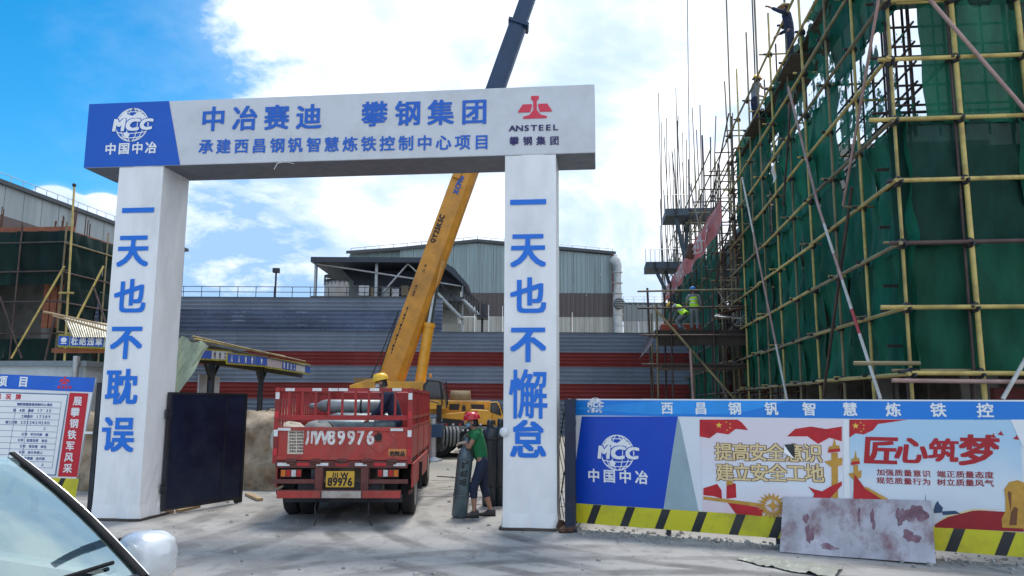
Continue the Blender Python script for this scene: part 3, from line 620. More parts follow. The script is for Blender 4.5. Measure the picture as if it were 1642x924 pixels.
def star(m, px, py, r, off, mi=0, k=5):
    a, b = H(px, py); m.poly(HF, [(a + (r if i % 2 == 0 else r * .4) * math.sin(math.pi * i / k), b + (r if i % 2 == 0 else r * .4) * math.cos(math.pi * i / k)) for i in range(2 * k)], off, mi)
m = MB(); hp(m, ((1122, 673), (1351, 673), (1353, 845), (1127, 829)), .004); po = m.build('safety_poster', gradient('pink_white_print', 'ecc9ce', 'e9dde4', 'e6ecf3'), ho)
m = MB(); hp(m, ((1122, 673), (1183, 673), (1190, 678), (1200, 690), (1180, 688), (1168, 697), (1150, 694), (1138, 703), (1122, 700)), .006); m.build('flag_picture', FLAG, po)
m = MB(); hp(m, ((1262, 700), (1275, 688), (1300, 684), (1325, 688), (1350, 684), (1350, 708), (1330, 702), (1312, 712), (1295, 700)), .006); m.build('red_ribbon_picture', FLAG, po)
m = MB(); star(m, 1153, 682, .045, .008); [star(m, x, y, .014, .008) for x, y in ((1165, 677), (1171, 680), (1171, 686), (1166, 690))]; m.build('flag_stars', SUNY, po)
for row, s, x0, x1, y0, y1 in ((0, '提高安全意识', 1147, 1318, 724, 727), (1, '建立安全工地', 1149, 1321, 757, 759)):
    a0, b0 = H(x0, y0); a1, b1 = H(x1, y1)
    write(HF, s, a0, a1, b0, .225, .008, BROWN, po, 'lettering_outline', .062, b1=b1); write(HF, s, a0, a1, b0, .225, .0115, GOLD2, po, 'lettering', .022, b1=b1)
def pillar(parent, x, y0, y1, w, off=.008):
    m = MB(); hp(m, ((x - w * .45, y0 + 22), (x + w * .5, y0 + 22), (x + w * .55, y1), (x - w * .4, y1)), off); hp(m, ((x - w, y0 + 22), (x - w * .8, y0 + 12), (x + w * .7, y0 + 10), (x + w * .9, y0 + 20)), off + .001)
    hp(m, ((x - w * .3, y0 + 12), (x, y0 - 2), (x + w * .3, y0 + 12)), off + .002); hp(m, ((x - w * .5, y0 + 45), (x - w * 1.5, y0 + 36), (x - w * .5, y0 + 34), (x + w * 1.2, y0 + 30), (x + w * 1.1, y0 + 42)), off + .003); m.build('carved_pillar_picture', GOLD, parent)
    m = MB(); hp(m, ((x - w * .9, y0 + 17), (x + w * .8, y0 + 15), (x + w * .8, y0 + 20), (x - w * .8, y0 + 22)), off + .005); m.build('red_ribbon_picture', FLAG, parent)
pillar(po, 1338, 704, 805, 11)
m = MB(); hp(m, ((1296, 780), (1304, 784), (1318, 788), (1332, 780), (1350, 772), (1350, 778), (1332, 798), (1318, 804), (1302, 804), (1306, 792)), .015); m.build('red_ribbon_picture', FLAG, po)
m = MB(); hp(m, ((1128, 783), (1150, 776), (1157, 786), (1158, 800), (1145, 796), (1128, 794)), .006); hp(m, ((1165, 780), (1170, 772), (1180, 776), (1181, 798), (1165, 800)), .006); hp(m, ((1166, 805), (1225, 815), (1222, 828), (1180, 824)), .006); m.build('workers_picture', FLAG, po)
m = MB(); hp(m, ((1128, 796), (1225, 808), (1225, 814), (1128, 801)), .008); hp(m, ((1164, 778), (1166, 770), (1172, 769), (1176, 777)), .008); m.build('gold_beam_picture', GOLD, po)
m = MB(); a, b = H(1238, 811)
for k in range(18): t = k * 6.2832 / 18; m.poly(HF, [(a + .11 * math.cos(t - .2), b + .11 * math.sin(t - .2)), (a + .19 * math.cos(t), b + .17 * math.sin(t)), (a + .11 * math.cos(t + .2), b + .11 * math.sin(t + .2)), (a + .07 * math.cos(t), b + .07 * math.sin(t))], .009 + .0006 * k)
star(m, 1240, 811, .085, .021, k=4); m.build('gold_gear_picture', GOLD, po)
# torn flap
m = MB(); hp(m, ((1258, 713), (1274, 712), (1275, 735), (1262, 722)), .018); tear = m.build('tear_hole', BLACKPR, po)
m = MB(); a, b = H(1258, 714); c, d = H(1274, 736); e_, f_ = H(1262, 738 - 12); m.add([HF.w(a, b, .02), HF.w(c, d, .03), HF.w(e_ - .03, f_, .05)], [(0, 1, 2)]); m.build('torn_flap', WHITE2, po)
m = MB(); hp(m, ((1362, 673), (1636, 673), (1642, 853), (1365, 838)), .004); po = m.build('quality_poster', gradient('blue_white_print', 'd0d6e0', 'b4d6ec', 'dfe8f0'), ho)
m = MB(); hp(m, ((1362, 673), (1455, 673), (1430, 677), (1408, 680), (1400, 690), (1385, 697), (1372, 695), (1362, 702)), .006); m.build('flag_picture', FLAG, po)
m = MB(); star(m, 1372, 683, .042, .008); [star(m, x, y, .013, .008) for x, y in ((1380, 678), (1385, 682), (1385, 688), (1381, 692))]; m.build('flag_stars', SUNY, po)
CRED = mat('calligraphy_red_print', 'b01322', .4)
for ch, x, y, h, sh in (('匠', 1413, 722, .34, .1), ('心', 1462, 722, .31, .15), ('筑', 1513, 722, .27, .12), ('梦', 1569, 722, .35, .15)):
    a, b = H(x, y); mb = MB(); glyph(mb, HF, ch, a, b, h, .008, .035, sx=1.12, shear=sh); mb.build('brushed_character', CRED, po)
for s, x0, x1, y0, y1 in (('加强质量意识', 1405, 1493, 757, 760), ('规范质量行为', 1405, 1493, 770, 773), ('端正质量态度', 1502, 1594, 760, 762), ('树立质量风气', 1502, 1594, 773, 775)):
    a0, b0 = H(x0, y0); a1, b1 = H(x1, y1); write(HF, s, a0, a1, b0, .078, .008, DRED, po, 'lettering', .018, sx=1.15, b1=b1)
pillar(po, 1372, 724, 800, 8)
m = MB(); hp(m, ((1370, 760), (1385, 780), (1425, 802), (1425, 806), (1368, 804)), .015); m.build('palace_roof_picture', FLAG, po)
m = MB(); hp(m, ((1385, 782), (1390, 781), (1424, 800), (1418, 803)), .017); m.build('gold_eave_picture', GOLD, po)
m = MB(); hp(m, ((1498, 842), (1520, 828), (1560, 818), (1640, 822), (1642, 853), (1500, 846)), .006); m.build('red_hill_picture', DRED, po)
m = MB(); hp(m, ((1498, 841), (1520, 826), (1560, 816), (1610, 817), (1560, 819), (1520, 829)), .008); m.build('gold_curve_picture', GOLD2, po)
m = MB(); hp(m, ((1497, 818), (1500, 808), (1504, 803), (1506, 808), (1512, 814), (1510, 822), (1498, 823)), .009); hp(m, ((1510, 820), (1532, 819), (1540, 824), (1512, 826)), .0094); m.build('temple_picture', mat('slate_print', '2c4a6a', .45), po)
m = MB(); hp(m, ((1483, 812), (1484, 790), (1485, 812)), .009); m.build('tower_picture', mat('slate_print', '2c4a6a'), po); m = MB(); hp(m, ((1440, 811), (1452, 803), (1465, 811)), .009); m.build('hill_picture', mat('slate_print', '2c4a6a'), po)
m = MB(); hp(m, ((1607, 846), (1606, 832), (1612, 820), (1612, 800), (1610, 785), (1618, 773), (1632, 770), (1642, 774), (1650, 800), (1652, 848)), .0095); m.build('guardian_lion_picture', GOLD, po)
m = MB(); hp(m, ((1621, 822), (1626, 812), (1632, 815), (1630, 842), (1618, 842)), .011); hp(m, ((1616, 787), (1622, 790), (1621, 822), (1616, 794)), .0112); m.build('lion_shade_picture', BROWN, po)
for x, y in ((1604, 696), (1629, 703), (1592, 700)):
    m = MB(); hp(m, ((x - 5, y), (x, y - 3), (x + 1, y - 6), (x + 3, y - 1), (x + 6, y + 2), (x, y + 2)), .008); m.build('bird_picture', CRED, po)
m = MB(); hp(m, ((1620, 673), (1648, 673), (1650, 720), (1640, 716)), .009); m.build('pale_mountain_picture', WHITE2, po)
m = MB(); hp(m, ((1352, 673), (1361, 673), (1364, 838), (1353, 845)), .0055); m.build('poster_gap', WHITE2, ho)
# weathered board leaning on the hoarding
SF = Frame(on_z(1248, 886), HDIR)
bl = SF.at(1250, 886); br = SF.at(1501, 904); tl = SF.at(1252, 804); tr = SF.at(1497, 811); print('slab', bl, br, tl, tr)
LN = HF.w(0, 0, 0); gap = (SF.o - HF.o).dot(-HF.n); print('gap', gap)
m = MB(); n1, n2 = 14, 6
def slab(off):
    def fn(u, v):
        a = bl[0] * (1 - u) + br[0] * u; b = (bl[1] * (1 - u) + br[1] * u) * (1 - v) + (tl[1] * (1 - u) + tr[1] * u) * v
        return SF.w(a, max(.01, b), -v * (gap - .03) + off + .008 * math.sin(u * 9))
    return fn
fr = slab(0); bk = slab(-.018)
m.grid(fr, n1, n2); m.grid(lambda u, v: bk(1 - u, v), n1, n2)
edge = [(i / n1, 0) for i in range(n1)] + [(1, j / n2) for j in range(n2)] + [(1 - i / n1, 1) for i in range(n1)] + [(0, 1 - j / n2) for j in range(n2)]
m.loft([[fr(*e) for e in edge], [bk(*e) for e in edge]], caps=False, smooth=False)
sm = mat('stained_board', (.46, .44, .47), .8, var=.25, scale=2.5, dirt='7a4a4c', dirt_amt=.85, dscale=2.6, bump=.6, bscale=9, stretch=(1.3, 1.3, .5))
wbd = props(m.build('weathered_board', sm), 'weathered grey board with red stains leaning against the poster hoarding', 'board')
STN_ = mat('dark_red_stain', '7e5c66', .8, var=.3, scale=8, dirt='a39aa2', dirt_amt=.95, dscale=7)
def stain(u, v, ru, rv, sd, n=36):
    r = random.Random(sd); pa, pb, pc = r.uniform(0, 6), r.uniform(0, 6), r.uniform(0, 6); ks = [.8 + .22 * math.sin(6.28318 * i / n * 2 + pa) + .14 * math.sin(6.28318 * i / n * 3 + pb) + .1 * math.sin(6.28318 * i / n * 6 + pc) for i in range(n)]; pts = []; f2 = slab(.003)
    for i in range(n): t = 6.28318 * i / n; pts.append(f2(min(.995, max(.005, u + ru * ks[i] * math.cos(t))), min(.99, max(.01, v + rv * ks[i] * math.sin(t)))))
    m = MB(); c = f2(u, v); m.add([c] + pts, [(0, 1 + i, 1 + (i + 1) % n) for i in range(n)]); m.build('paint_stain', STN_, wbd)
for i, q in enumerate(((.90, .78, .075, .20), (.80, .72, .03, .22), (.62, .66, .02, .18), (.53, .7, .015, .15), (.20, .35, .03, .22), (.17, .62, .02, .12), (.86, .40, .06, .12), (.33, .15, .07, .06))): stain(*q, i + 3)
m = MB(); c = HF.w(H(1215, 700)[0] + .42, .06, .12); m.box(c, (.30, .14, .12), rz=HF.yaw + .1)
props(m.build('brick_block', mat('red_brick', (.24, .12, .09), .9, var=.3, scale=9)), 'dull red brick block on the ground under yellow hazard strip', 'brick')
from mathutils import noise as NZ
# crumpled plastic sheet in front
m = MB(); p0 = on_z(1195, 897); p1 = on_z(1345, 921)
def cr(u, v):
    q = lerp(p0, p1, u); w = .05 + .20 * math.sin(min(1, u * 1.6) * 1.57) * (1 + .5 * NZ.noise(V((u * 6, 0, 9)))); r = 2.2 * NZ.noise(V((u * 7, v * 3, 1))) + 1.2 * NZ.noise(V((u * 19, v * 8, 4)))
    return V((q.x + (v - .5) * .25, q.y + (v - .5) * w * 2.2, .012 + .03 * (1 - abs(2 * v - 1)) + .018 * abs(r)))
m.grid(cr, 50, 14); props(m.build('plastic_sheet', mat('crumpled_polythene', (.30, .31, .26), .4, var=.2, scale=6, bump=.4, bscale=12)), 'crumpled pale plastic sheet lying on the ground before the weathered board', 'sheet')
# scraps of timber by the left leaf
for (x0, y0, x1, y1, w, h, lb) in ((397, 795, 417, 804, .11, .05, 'short pale timber offcut on the ground right of the navy gate leaf'), (285, 822, 318, 814, .09, .04, 'brown timber strip lying under the navy gate leaf'), (255, 826, 275, 823, .12, .05, 'broken grey plank lying near foot of left gate column')):
    p0, p1 = on_z(x0, y0), on_z(x1, y1); m = MB(); m.box((p0 + p1) / 2 + V((0, 0, h / 2 + .005)), ((p1 - p0).length, w, h), rz=math.atan2(p1.y - p0.y, p1.x - p0.x)); props(m.build('timber_offcut', WOOD, bevel=.004), lb, 'timber')

# ------------------------------------------------------------------ notice board on the left
BF = Frame((0, 12.45), 1.5)
def Bq(px, py): return BF.at(px, py)
nb = thing('notice_hoarding', 'white project notice hoarding with blue header and red slogan strip', 'hoarding', (-9, 12.45, 0))
def bpoly(name, pts, off, mt, par=None): m = MB(); m.poly(BF, [Bq(*p) for p in pts], off); return m.build(name, mt, par or nb)
m = MB(); pts = [Bq(*p) for p in ((-260, 590), (153, 606), (116, 797), (-300, 770))]; m.prism([BF.w(a, b, 0) for a, b in pts], BF.n * .04); m.build('backing_sheet', WHITE, nb)
hd = bpoly('header_strip', ((-260, 590), (153, 606), (149, 629), (-265, 613)), .004, mat('notice_blue_print', '1763cc', .45, var=.08, scale=2, bump=.3, bscale=4))
for ch, x, y in (('项', 4, 611), ('目', 38, 612), ('心', -32, 610), ('中', -66, 609)): a, b = Bq(x, y); mb = MB(); glyph(mb, BF, ch, a, b, .17, .007, .04, rot=-.04); mb.build('character', WHITE2, hd)
rail_emblem(BF, 104, 610, 18, PINKRED, .008, hd)
a0, b0 = Bq(92, 621); a1, _ = Bq(116, 621); write(BF, '攀钢集团', a0, a1, b0, .05, .008, PINKRED, hd)
fr_ = bpoly('panel_frame', ((-200, 622), (110, 632), (90, 763), (-220, 748)), .004, mat('thin_blue_line_print', '7088a8', .5)); bpoly('panel_face', ((-199, 624), (108, 634), (88, 761), (-219, 746)), .006, WHITE2, fr_)
a0, b0 = Bq(-42, 634); a1, b1 = Bq(38, 637); write(BF, '工程概况牌', a0, a1, b0, .09, .009, REDPR, fr_, 'lettering', .04, b1=b1)
LN_ = mat('table_line_print', '4a6a9a', .5); TB = mat('table_text_print', '2a4f96', .5)
def bline(m, x0, y0, x1, y1, w=.006): a, b = Bq(x0, y0); c, d = Bq(x1, y1); n = V((-(d - b), c - a)).normalized() * w / 2 if False else None; dx, dy = c - a, d - b; l = math.hypot(dx, dy); nx, ny = -dy / l * w / 2, dx / l * w / 2; m.poly(BF, [(a - nx, b - ny), (c - nx, d - ny), (c + nx, d + ny), (a + nx, b + ny)], .009)
m = MB(); rowy = [645 + i * 9.6 for i in range(12)]
for i, y in enumerate(rowy): t = i / 11; bline(m, -150, y - 7, 99 - 15 * t, y)
for x in (99, 48, 26): bline(m, x, 645 + (0 if x == 99 else 9), x - 15, 751)
m.build('table_lines', LN_, fr_)
rows = ('钢钒智慧炼铁控制中心项目', '层数 4层 高度 17.35', ' 工程造价 17389万', ' 竣工日期 2022年2月28日', ' 施工许可证号 ', '公司 甲方代表 王建水', '公司 监理负责 单位', '公司 项目经理 单位', '公司 设计负责人 王明', '公司 监理经理 位代表', '  人')
for i, s in enumerate(rows):
    s = ''.join(c for c in s if c in GL or c == ' '); x = 94 - 15 * (i + .5) / 11; a1, b1 = Bq(x - 4, rowy[i] + 4.6); ww = .052 * len(s); write(BF, s, a1 - ww - .05, a1 - .05, b1 + .01, .048, .009, TB, fr_, 'table_text', .025, b1=b1)
st = bpoly('slogan_strip', ((112, 630), (142, 631), (124, 765), (93, 764)), .005, REDPR)
for ch, x, y in zip('展攀钢铁军风采', (125, 121, 119, 116, 113, 111, 109), (643, 661, 679, 697, 715, 733, 751)): a, b = Bq(x, y); mb = MB(); glyph(mb, BF, ch, a, b, .145, .008, .026, rot=-.03); mb.build('character', WHITE2, st)
hz = bpoly('hazard_strip', ((-240, 752), (127, 768), (121, 799), (-246, 782)), .006, YELLOW)
for x in (98, 60, 22, -16): bpoly('black_stripe', ((x, 767 - (98 - x) * .04), (x + 8, 767 - (98 - x) * .04), (x - 6, 796 - (98 - x) * .04), (x - 14, 796 - (98 - x) * .04)), .008, BLACKPR, hz)
for x in (-180, -60, 60, 150):
    a, b = Bq(x, 700); m = MB(); c = BF.w(a, 0, -.08); m.bb(c.x - .04, c.x + .04, c.y - .04, c.y + .04, 0, 2.1); m.build('support_post', DARKSTEEL, nb)
a, b = Bq(158, 700); c = BF.w(a, 0, -.05); m = MB(); m.bb(c.x - .06, c.x + .42, c.y, c.y + .06, .0, 2.02); props(m.build('dark_panel', NAVYP), 'narrow dark navy metal panel closing the gap behind left column', 'panel')
c = BF.w(*Bq(143, 694), .01); m = MB(); m.box(c, (.14, .02, .035)); props(m.build('white_latch', WHITE2), 'small white latch bar beside the notice hoarding and left column', 'latch')
# pale metal cabin behind it
cf = Frame((0, 16.5), 0); a0, z1 = cf.at(138, 579); cb = thing('site_cabin', 'low pale metal site cabin behind the white notice hoarding', 'cabin', (a0 - 3, 16.5, 0))
PALEM = mat('pale_sheet_metal', (.50, .55, .58), .5, .2, var=.1, dirt='7b8080', dirt_amt=.4)
MB().bb(a0 - 8, a0, 16.5, 19, .1, z1 - .12).build('wall', PALEM, cb); MB().bb(a0 - 8.1, a0 + .1, 16.38, 19.1, z1 - .12, z1).build('roof_edge', mat('grey_flashing', (.20, .23, .25), .5, .3), cb)
MB().tube((a0 - .12, 16.34, 0), (a0 - .12, 16.34, z1 + .1), .07).build('downpipe', GALV, cb)
MB().path([(a0 - 2.0, 16.36, z1 - .9), (a0 - 1.9, 16.33, z1 - .7), (a0 - 1.72, 16.36, z1 - .45)], .02, 6).build('black_hose', BLACKPL, cb)

# ------------------------------------------------------------------ gas cylinders
CYLM = mat('grey_green_cylinder_paint', (.10, .15, .17), .38, .25, var=.25, scale=5, dirt='4e4a44', dirt_amt=.55, dscale=4)
CYLP = mat('pale_grey_cylinder_paint', (.24, .27, .29), .42, .2, var=.2, scale=5, dirt='6a635a', dirt_amt=.5, dscale=4)
def gas_cylinder(label, base, axis, m_, L_=1.3, r=.115, group=None, rings=True):
    base = V(base); ax = V(axis).normalized(); t = thing('gas_cylinder', label, 'gas cylinder', base, 0, group); q = ax.to_track_quat('Z', 'Y').to_matrix()
    pr = [(.0, .005), (r * .8, .0), (r, .03), (r, L_ - .2), (r * .96, L_ - .15), (r * .78, L_ - .08), (r * .45, L_ - .03), (r * .32, L_)]
    m = MB(); m.lathe([(.001, .004)] + pr[1:] + [(.001, L_ + .001)], base, 22, axis=ax); m.build('cylinder_body', m_, t)
    m = MB(); m.lathe([(r * .42, L_ - .02), (r * .44, L_ + .08), (r * .34, L_ + .12), (.001, L_ + .125)], base, 14, axis=ax); m.build('valve_cap', m_, t)
    if rings:
        for z in (.34, L_ - .22): m = MB(); m.lathe([(r + .001, z - .018), (r + .014, z - .008), (r + .014, z + .008), (r + .001, z + .018)], base, 22, axis=ax); m.build('rubber_ring', CYLM if m_ is CYLM else RUBBER, t)
    return t
b = on_z(734, 832); b.y += .12; top = on_y(748, 714, b.y + .06)
t = gas_cylinder('grey-green gas cylinder tilted by the worker in green shirt', b, top - b, CYLM, (top - b).length, .125)
class Cyl:   # lettering wrapped on the near side of the tilted cylinder
    def __init__(s, base, ax, r): s.b = base; s.ax = ax.normalized(); s.r = r
    def w(s, a, b, off=0): t = a / s.r - 1.45; side = V((1, 0, 0)); f = s.ax.cross(side).normalized() * -1; return s.b + s.ax * b + (f * -math.cos(t + 1.45) if False else V((math.sin(a / s.r), -math.cos(a / s.r), 0))) * (s.r + off)
CW = Cyl(b, top - b, .126); mb = MB()
for i, ch in enumerate('氧气危险') if False else enumerate('气危品'): glyph(mb, CW, ch, .02, .62 + .0 - i * .13 + .2, .11, .002, .05, rot=1.57)
mb.build('stencil_lettering', mat('faded_black_stencil', (.02, .022, .025), .6, dirt='2a3438', dirt_amt=.8, dscale=20), t)
for i, (px, py, lb) in enumerate(((800, 812, 'dark gas cylinder standing between the worker in green and right white column'), (783, 813, 'dark gas cylinder standing behind legs of the worker in green shirt'))):
    c = on_z(px, py, 0); c.y += .12; gas_cylinder(lb, c, (0, 0, 1), mat('dark_cylinder_paint', (.035, .045, .055), .4, .3, var=.3, dirt='4a443c', dirt_amt=.4), 1.4 - .02 * i, .13)

# ------------------------------------------------------------------ red truck
RED = mat('truck_red_paint', (.36, .016, .016), .45, var=.2, scale=2, dirt='4a201c', dirt_amt=.6, dscale=2.2, bump=.08, coat=.1)
REDW = mat('worn_red_paint', (.40, .045, .035), .6, var=.25, scale=3, dirt='8a5f54', dirt_amt=.75, dscale=3.2, stretch=(1, 1, .5))
FRAMEM = mat('rusty_red_frame', (.15, .045, .038), .75, .1, var=.3, scale=6, dirt='5d4b43', dirt_amt=.7, dscale=4, bump=.2)
REFL = mat('white_reflector_tape', (.75, .76, .76), .35, var=.1, dirt='8a7060', dirt_amt=.4, dscale=9)
REFR = mat('red_reflector_tape', (.55, .02, .03), .35)
tr = thing('cargo_truck', 'red stake-side cargo truck seen from behind with stencilled tailgate, loaded with gas cylinders', 'truck', (TF.o.x, TF.o.y, 0), TF.yaw)
def T(px, py, y=0): return TF.at(px, py, y)
xl = T(443, 700)[0]; xr = T(657, 700)[0]; zt0 = T(551, 741)[1]; zt1 = T(551, 685)[1]; zf0 = T(551, 672)[1]; zf1 = T(551, 622)[1]; BEDL = 4.3; zb = zt0 + .04
print('truck', xl, xr, zt0, zt1, zf0, zf1)
MB().bb(xl, xr, .03, BEDL, zb - .08, zb).build('bed_floor', FRAMEM, tr)
m = MB(); m.bb(xl + .03, xr - .03, -.02, .02, zt0 + .02, zt1); tg = m.build('tailgate', REDW, tr, bevel=.008)
for z in (zt0 + .06, zt1 - .03): MB().bb(xl + .03, xr - .03, -.04, -.02, z - .025, z + .025).build('tailgate_rib', REDW, tg)
MB().bb(xl + .02, xr - .02, -.05, .05, zt0 - .09, zt0 + .015).build('rear_sill', FRAMEM, tr, bevel=.01)
for i in range(5):
    x = xl + .25 + i * (xr - xl - .5) / 4; m = MB(); m.tube((x - .08, -.06, zt0 + .02), (x + .08, -.06, zt0 + .02), .022); m.bb(x - .06, x + .06, -.065, -.045, zt0 - .03, zt0 + .05); m.build('hinge', FRAMEM, tr)
for i in range(7):
    x = xl + .14 + i * (xr - xl - .28) / 6; MB().bb(x - .09, x + .09, -.056, -.052, zt0 - .055, zt0 - .01).build('reflector_strip', REFL if i % 2 == 0 else REFR, tr)
for x in (xl + .12, xr - .2): MB().bb(x - .09, x + .1, -.045, -.04, zt1 - .055, zt1 - .015).build('reflector_strip', REFL, tg)
# tailgate stencils
class TP:
    def __init__(s, y): s.y = y
    def w(s, a, b, off=0): return V((a, s.y - off, b))
TPL = TP(-.02)
a0, bb_ = T(489, 700); a1, _ = T(600, 700)
STW = mat('stencil_white', (.75, .74, .72), .6, dirt='8b3a30', dirt_amt=.7, dscale=14)
mb = MB(); cs = '川W89976'; 
for i, ch in enumerate(cs): glyph(mb, TPL, ch, a0 + .10 + (a1 - a0 - .16) * (i / 6 + (.0 if i < 2 else .01)), bb_ - .01, .21 if i else .22, .004, .045, sx=.78 if i else .8)
mb.build('stencil_lettering', STW, tg)
def tquad(name, x0, x1, y0, y1, off, mt, par): (a, b), (c, d) = T(x0, y1), T(x1, y0); m = MB(); m.bb(a, c, -.02 - off, -.02 - off + .003, b, d); return m.build(name, mt, par, recenter=True)
ds = tquad('data_sheet', 461, 488, 690, 728, .006, mat('cream_label', (.60, .52, .42), .6, var=.1, dirt='8a5a4a', dirt_amt=.4, dscale=9), tg)
mb = MB()
for r_ in range(7):
    for c_ in range(2): a, b = T(464 + c_ * 12, 693.5 + r_ * 5); [glyph(mb, TPL, rnd.choice('品名规格危险单位重量质量国'.replace('名', '品').replace('格', '范').replace('重', '量')), a + .022 + k * .034, b, .03, .0075, .03) for k in range(3)]
mb.build('sheet_lettering', mat('faded_black_text', (.06, .05, .05), .7), ds)
a, b = T(610, 707); m = MB()
for r0, r1, o in ((.255, .245, .003),):
    for k in range(4):
        p = [(a + r * math.sin(k * 1.5708), b + r * .85 * math.cos(k * 1.5708)) for r in (r0, r1)]; q = [(a + r * math.sin((k + 1) * 1.5708), b + r * .85 * math.cos((k + 1) * 1.5708)) for r in (r0, r1)]; m.poly(TPL, [p[0], q[0], q[1], p[1]], o)
m.build('hazard_diamond', mat('faded_dark_red', (.20, .02, .02), .6), tg)
m = MB(); a, b = T(607, 699); m.poly(TPL, [(a + x, b + y) for x, y in ((-.05, -.06), (-.06, 0), (-.04, .03), (-.03, .0), (-.01, .09), (.01, .02), (.03, .06), (.06, .0), (.05, -.06), (.02, -.075), (-.02, -.075))], .004); m.poly(TPL, [(a + x, b + y) for x, y in ((-.06, -.09), (.06, -.09), (.06, -.08), (-.06, -.08))], .004); m.build('flame_symbol', mat('stencil_black', (.02, .015, .015), .6), tg)
dp = tquad('danger_plate', 623, 652, 720, 735, .008, mat('orange_plate', (.62, .24, .06), .4, dirt='8a6a50', dirt_amt=.4, dscale=9), tg)
a0, b0 = T(625, 727.5); a1, _ = T(650, 727.5); mb = MB(); [glyph(mb, TPL, ch, a0 + (a1 - a0) * (i + .5) / 3, b0, .075, .0105, .05) for i, ch in enumerate('危险品')]; mb.build('plate_lettering', mat('stencil_black', (.02, .015, .015), .6), dp)
# corner posts, stake fence
def fence_bar(name, p1, p2, w, mt=RED, par=tr): m = MB(); d = V(p2) - V(p1); c = (V(p1) + V(p2)) / 2; m.bb(c.x - max(w, abs(d.x)) / 2, c.x + max(w, abs(d.x)) / 2, c.y - max(w, abs(d.y)) / 2, c.y + max(w, abs(d.y)) / 2, c.z - max(w, abs(d.z)) / 2, c.z + max(w, abs(d.z)) / 2); return m.build(name, mt, par)
for x in (xl, xr): fence_bar('corner_post', (x, 0, zt0 - .02), (x, 0, zf1), .07)
for x in (xl, xr):
    for k in range(4): MB().bb(x - .03, x + .03, -.041, -.036, zt0 + .1 + k * .28, zt0 + .2 + k * .28).build('reflector_strip', REFL if k % 2 else REFR, tr)
for z, w in ((zf0 + .02, .07), (zf1 - .03, .055)): fence_bar('rear_rail', (xl + .04, -.0, z), (xr - .04, -.0, z), w)
for k in range(1, 10): x = xl + .04 + (xr - xl - .08) * (k - .35) / 9.6; fence_bar('stake', (x, 0, zf0), (x, 0, zf1 - .04), .034)
for px in (466, 509, 535, 551, 601, 637): a, b = T(px, 625); MB().bb(a - .07, a + .07, -.034, -.03, b - .022, b + .022).build('reflector_strip', REFL, tr)
for x, s in ((xl, -1), (xr, 1)):
    MB().bb(x - .02, x + .02, .04, BEDL, zb, zt1 - .03).build('side_board', REDW, tr)
    for z in (zt1, zf0 + .02, zf1 - .03): fence_bar('side_rail', (x, .04, z), (x, BEDL, z), .045)
    for k in range(1, 24): fence_bar('stake', (x, k * BEDL / 24, zt1), (x, k * BEDL / 24, zf1 - .05), .03)
    for y in (1.4, 2.8, BEDL): fence_bar('corner_post', (x, y, zt0 - .05), (x, y, zf1 + .01), .055)
    MB().bb(x - .012 + s * .03, x + .012 + s * .03, .25, 3.6, .50, .86).build('side_skirt', REDW, tr)
    # under-run side guard
    m = MB(); m.bb(x + s * .0 - .015, x + s * .0 + .015, .35, 1.0, .62, .75); m.bb(x - .015, x + .015, .2, .95, .40, .46); m.build('side_guard', FRAMEM, tr)
MB().bb(xl, xr, BEDL - .03, BEDL + .03, zb, zf1 - .02).build('front_board', RED, tr)
# rear lights, plate, bumper, under-run frame
LT = mat('red_lamp_lens', (.45, .02, .015), .2); LO = mat('orange_lamp_lens', (.6, .16, .02), .2); LW = mat('clear_lamp_lens', (.6, .6, .58), .2)
for (x0, x1, fl) in ((451, 485, 0), (606, 640, 1)):
    (a, b), (c, d) = T(x0, 765, -.05), T(x1, 752, -.05); L_ = MB().bb(a, c, -.1, -.02, b, d).build('tail_lamp', BLACKPL, tr)
    w = (c - a) / 3.2
    for k, mt in enumerate((LO, LT, LW, LT)[:4]): x = a + (c - a) * (k / 4 if not fl else (3 - k) / 4); MB().bb(x + .006, x + (c - a) / 4 - .006, -.108, -.1, b + .012, d - .012).build('lamp_lens', mt, L_)
(a, b), (c, d) = T(524, 780, -.12), T(567, 757, -.12); m = MB(); m.bb(a - .015, c + .015, -.13, -.12, b - .012, d + .012); pl = m.build('number_plate', mat('plate_yellow', (.72, .42, .04), .4, dirt='7a6a50', dirt_amt=.4, dscale=14), tr)
TPP = TP(-.13); mb = MB(); PK = mat('plate_black', (.015, .013, .012), .5)
w = (c - a)
for ch, u in (('川', .30), ('·', .47), ('W', .66)): glyph(mb, TPP, ch, a + w * u, d - (d - b) * .22, .075 if ch != '川' else .085, .003, .05)
for i, ch in enumerate('89976'): glyph(mb, TPP, ch, a + w * (.12 + .19 * i), b + (d - b) * .32, .115, .003, .05, sx=.85)
mb.build('plate_lettering', PK, pl)
zbu0, zbu1 = T(551, 799, -.25)[1], T(551, 786, -.25)[1]; a, _ = T(445, 790, -.25); c, _ = T(643, 790, -.25)
bu = MB().bb(a, c, -.30, -.20, zbu0, zbu1).build('rear_bumper', FRAMEM, tr, bevel=.008)
for k, (u0, u1, mt) in enumerate(((.36, .68, mat('dirty_white_paint', (.42, .38, .34), .6, var=.2, dirt='6d4a40', dirt_amt=.6, dscale=8)), (.0, .35, REFR if False else REDW), (.69, 1, REDW))): MB().bb(a + (c - a) * u0 + .004, a + (c - a) * u1 - .004, -.304, -.3005, zbu0 + .008, zbu1 - .008).build('bumper_stripe', mt, bu)
for px in (513, 586): x = T(px, 770, -.1)[0]; MB().bb(x - .055, x + .055, -.2, -.09, zbu0 + .02, zt0 - .07).build('bumper_bracket', FRAMEM, tr)
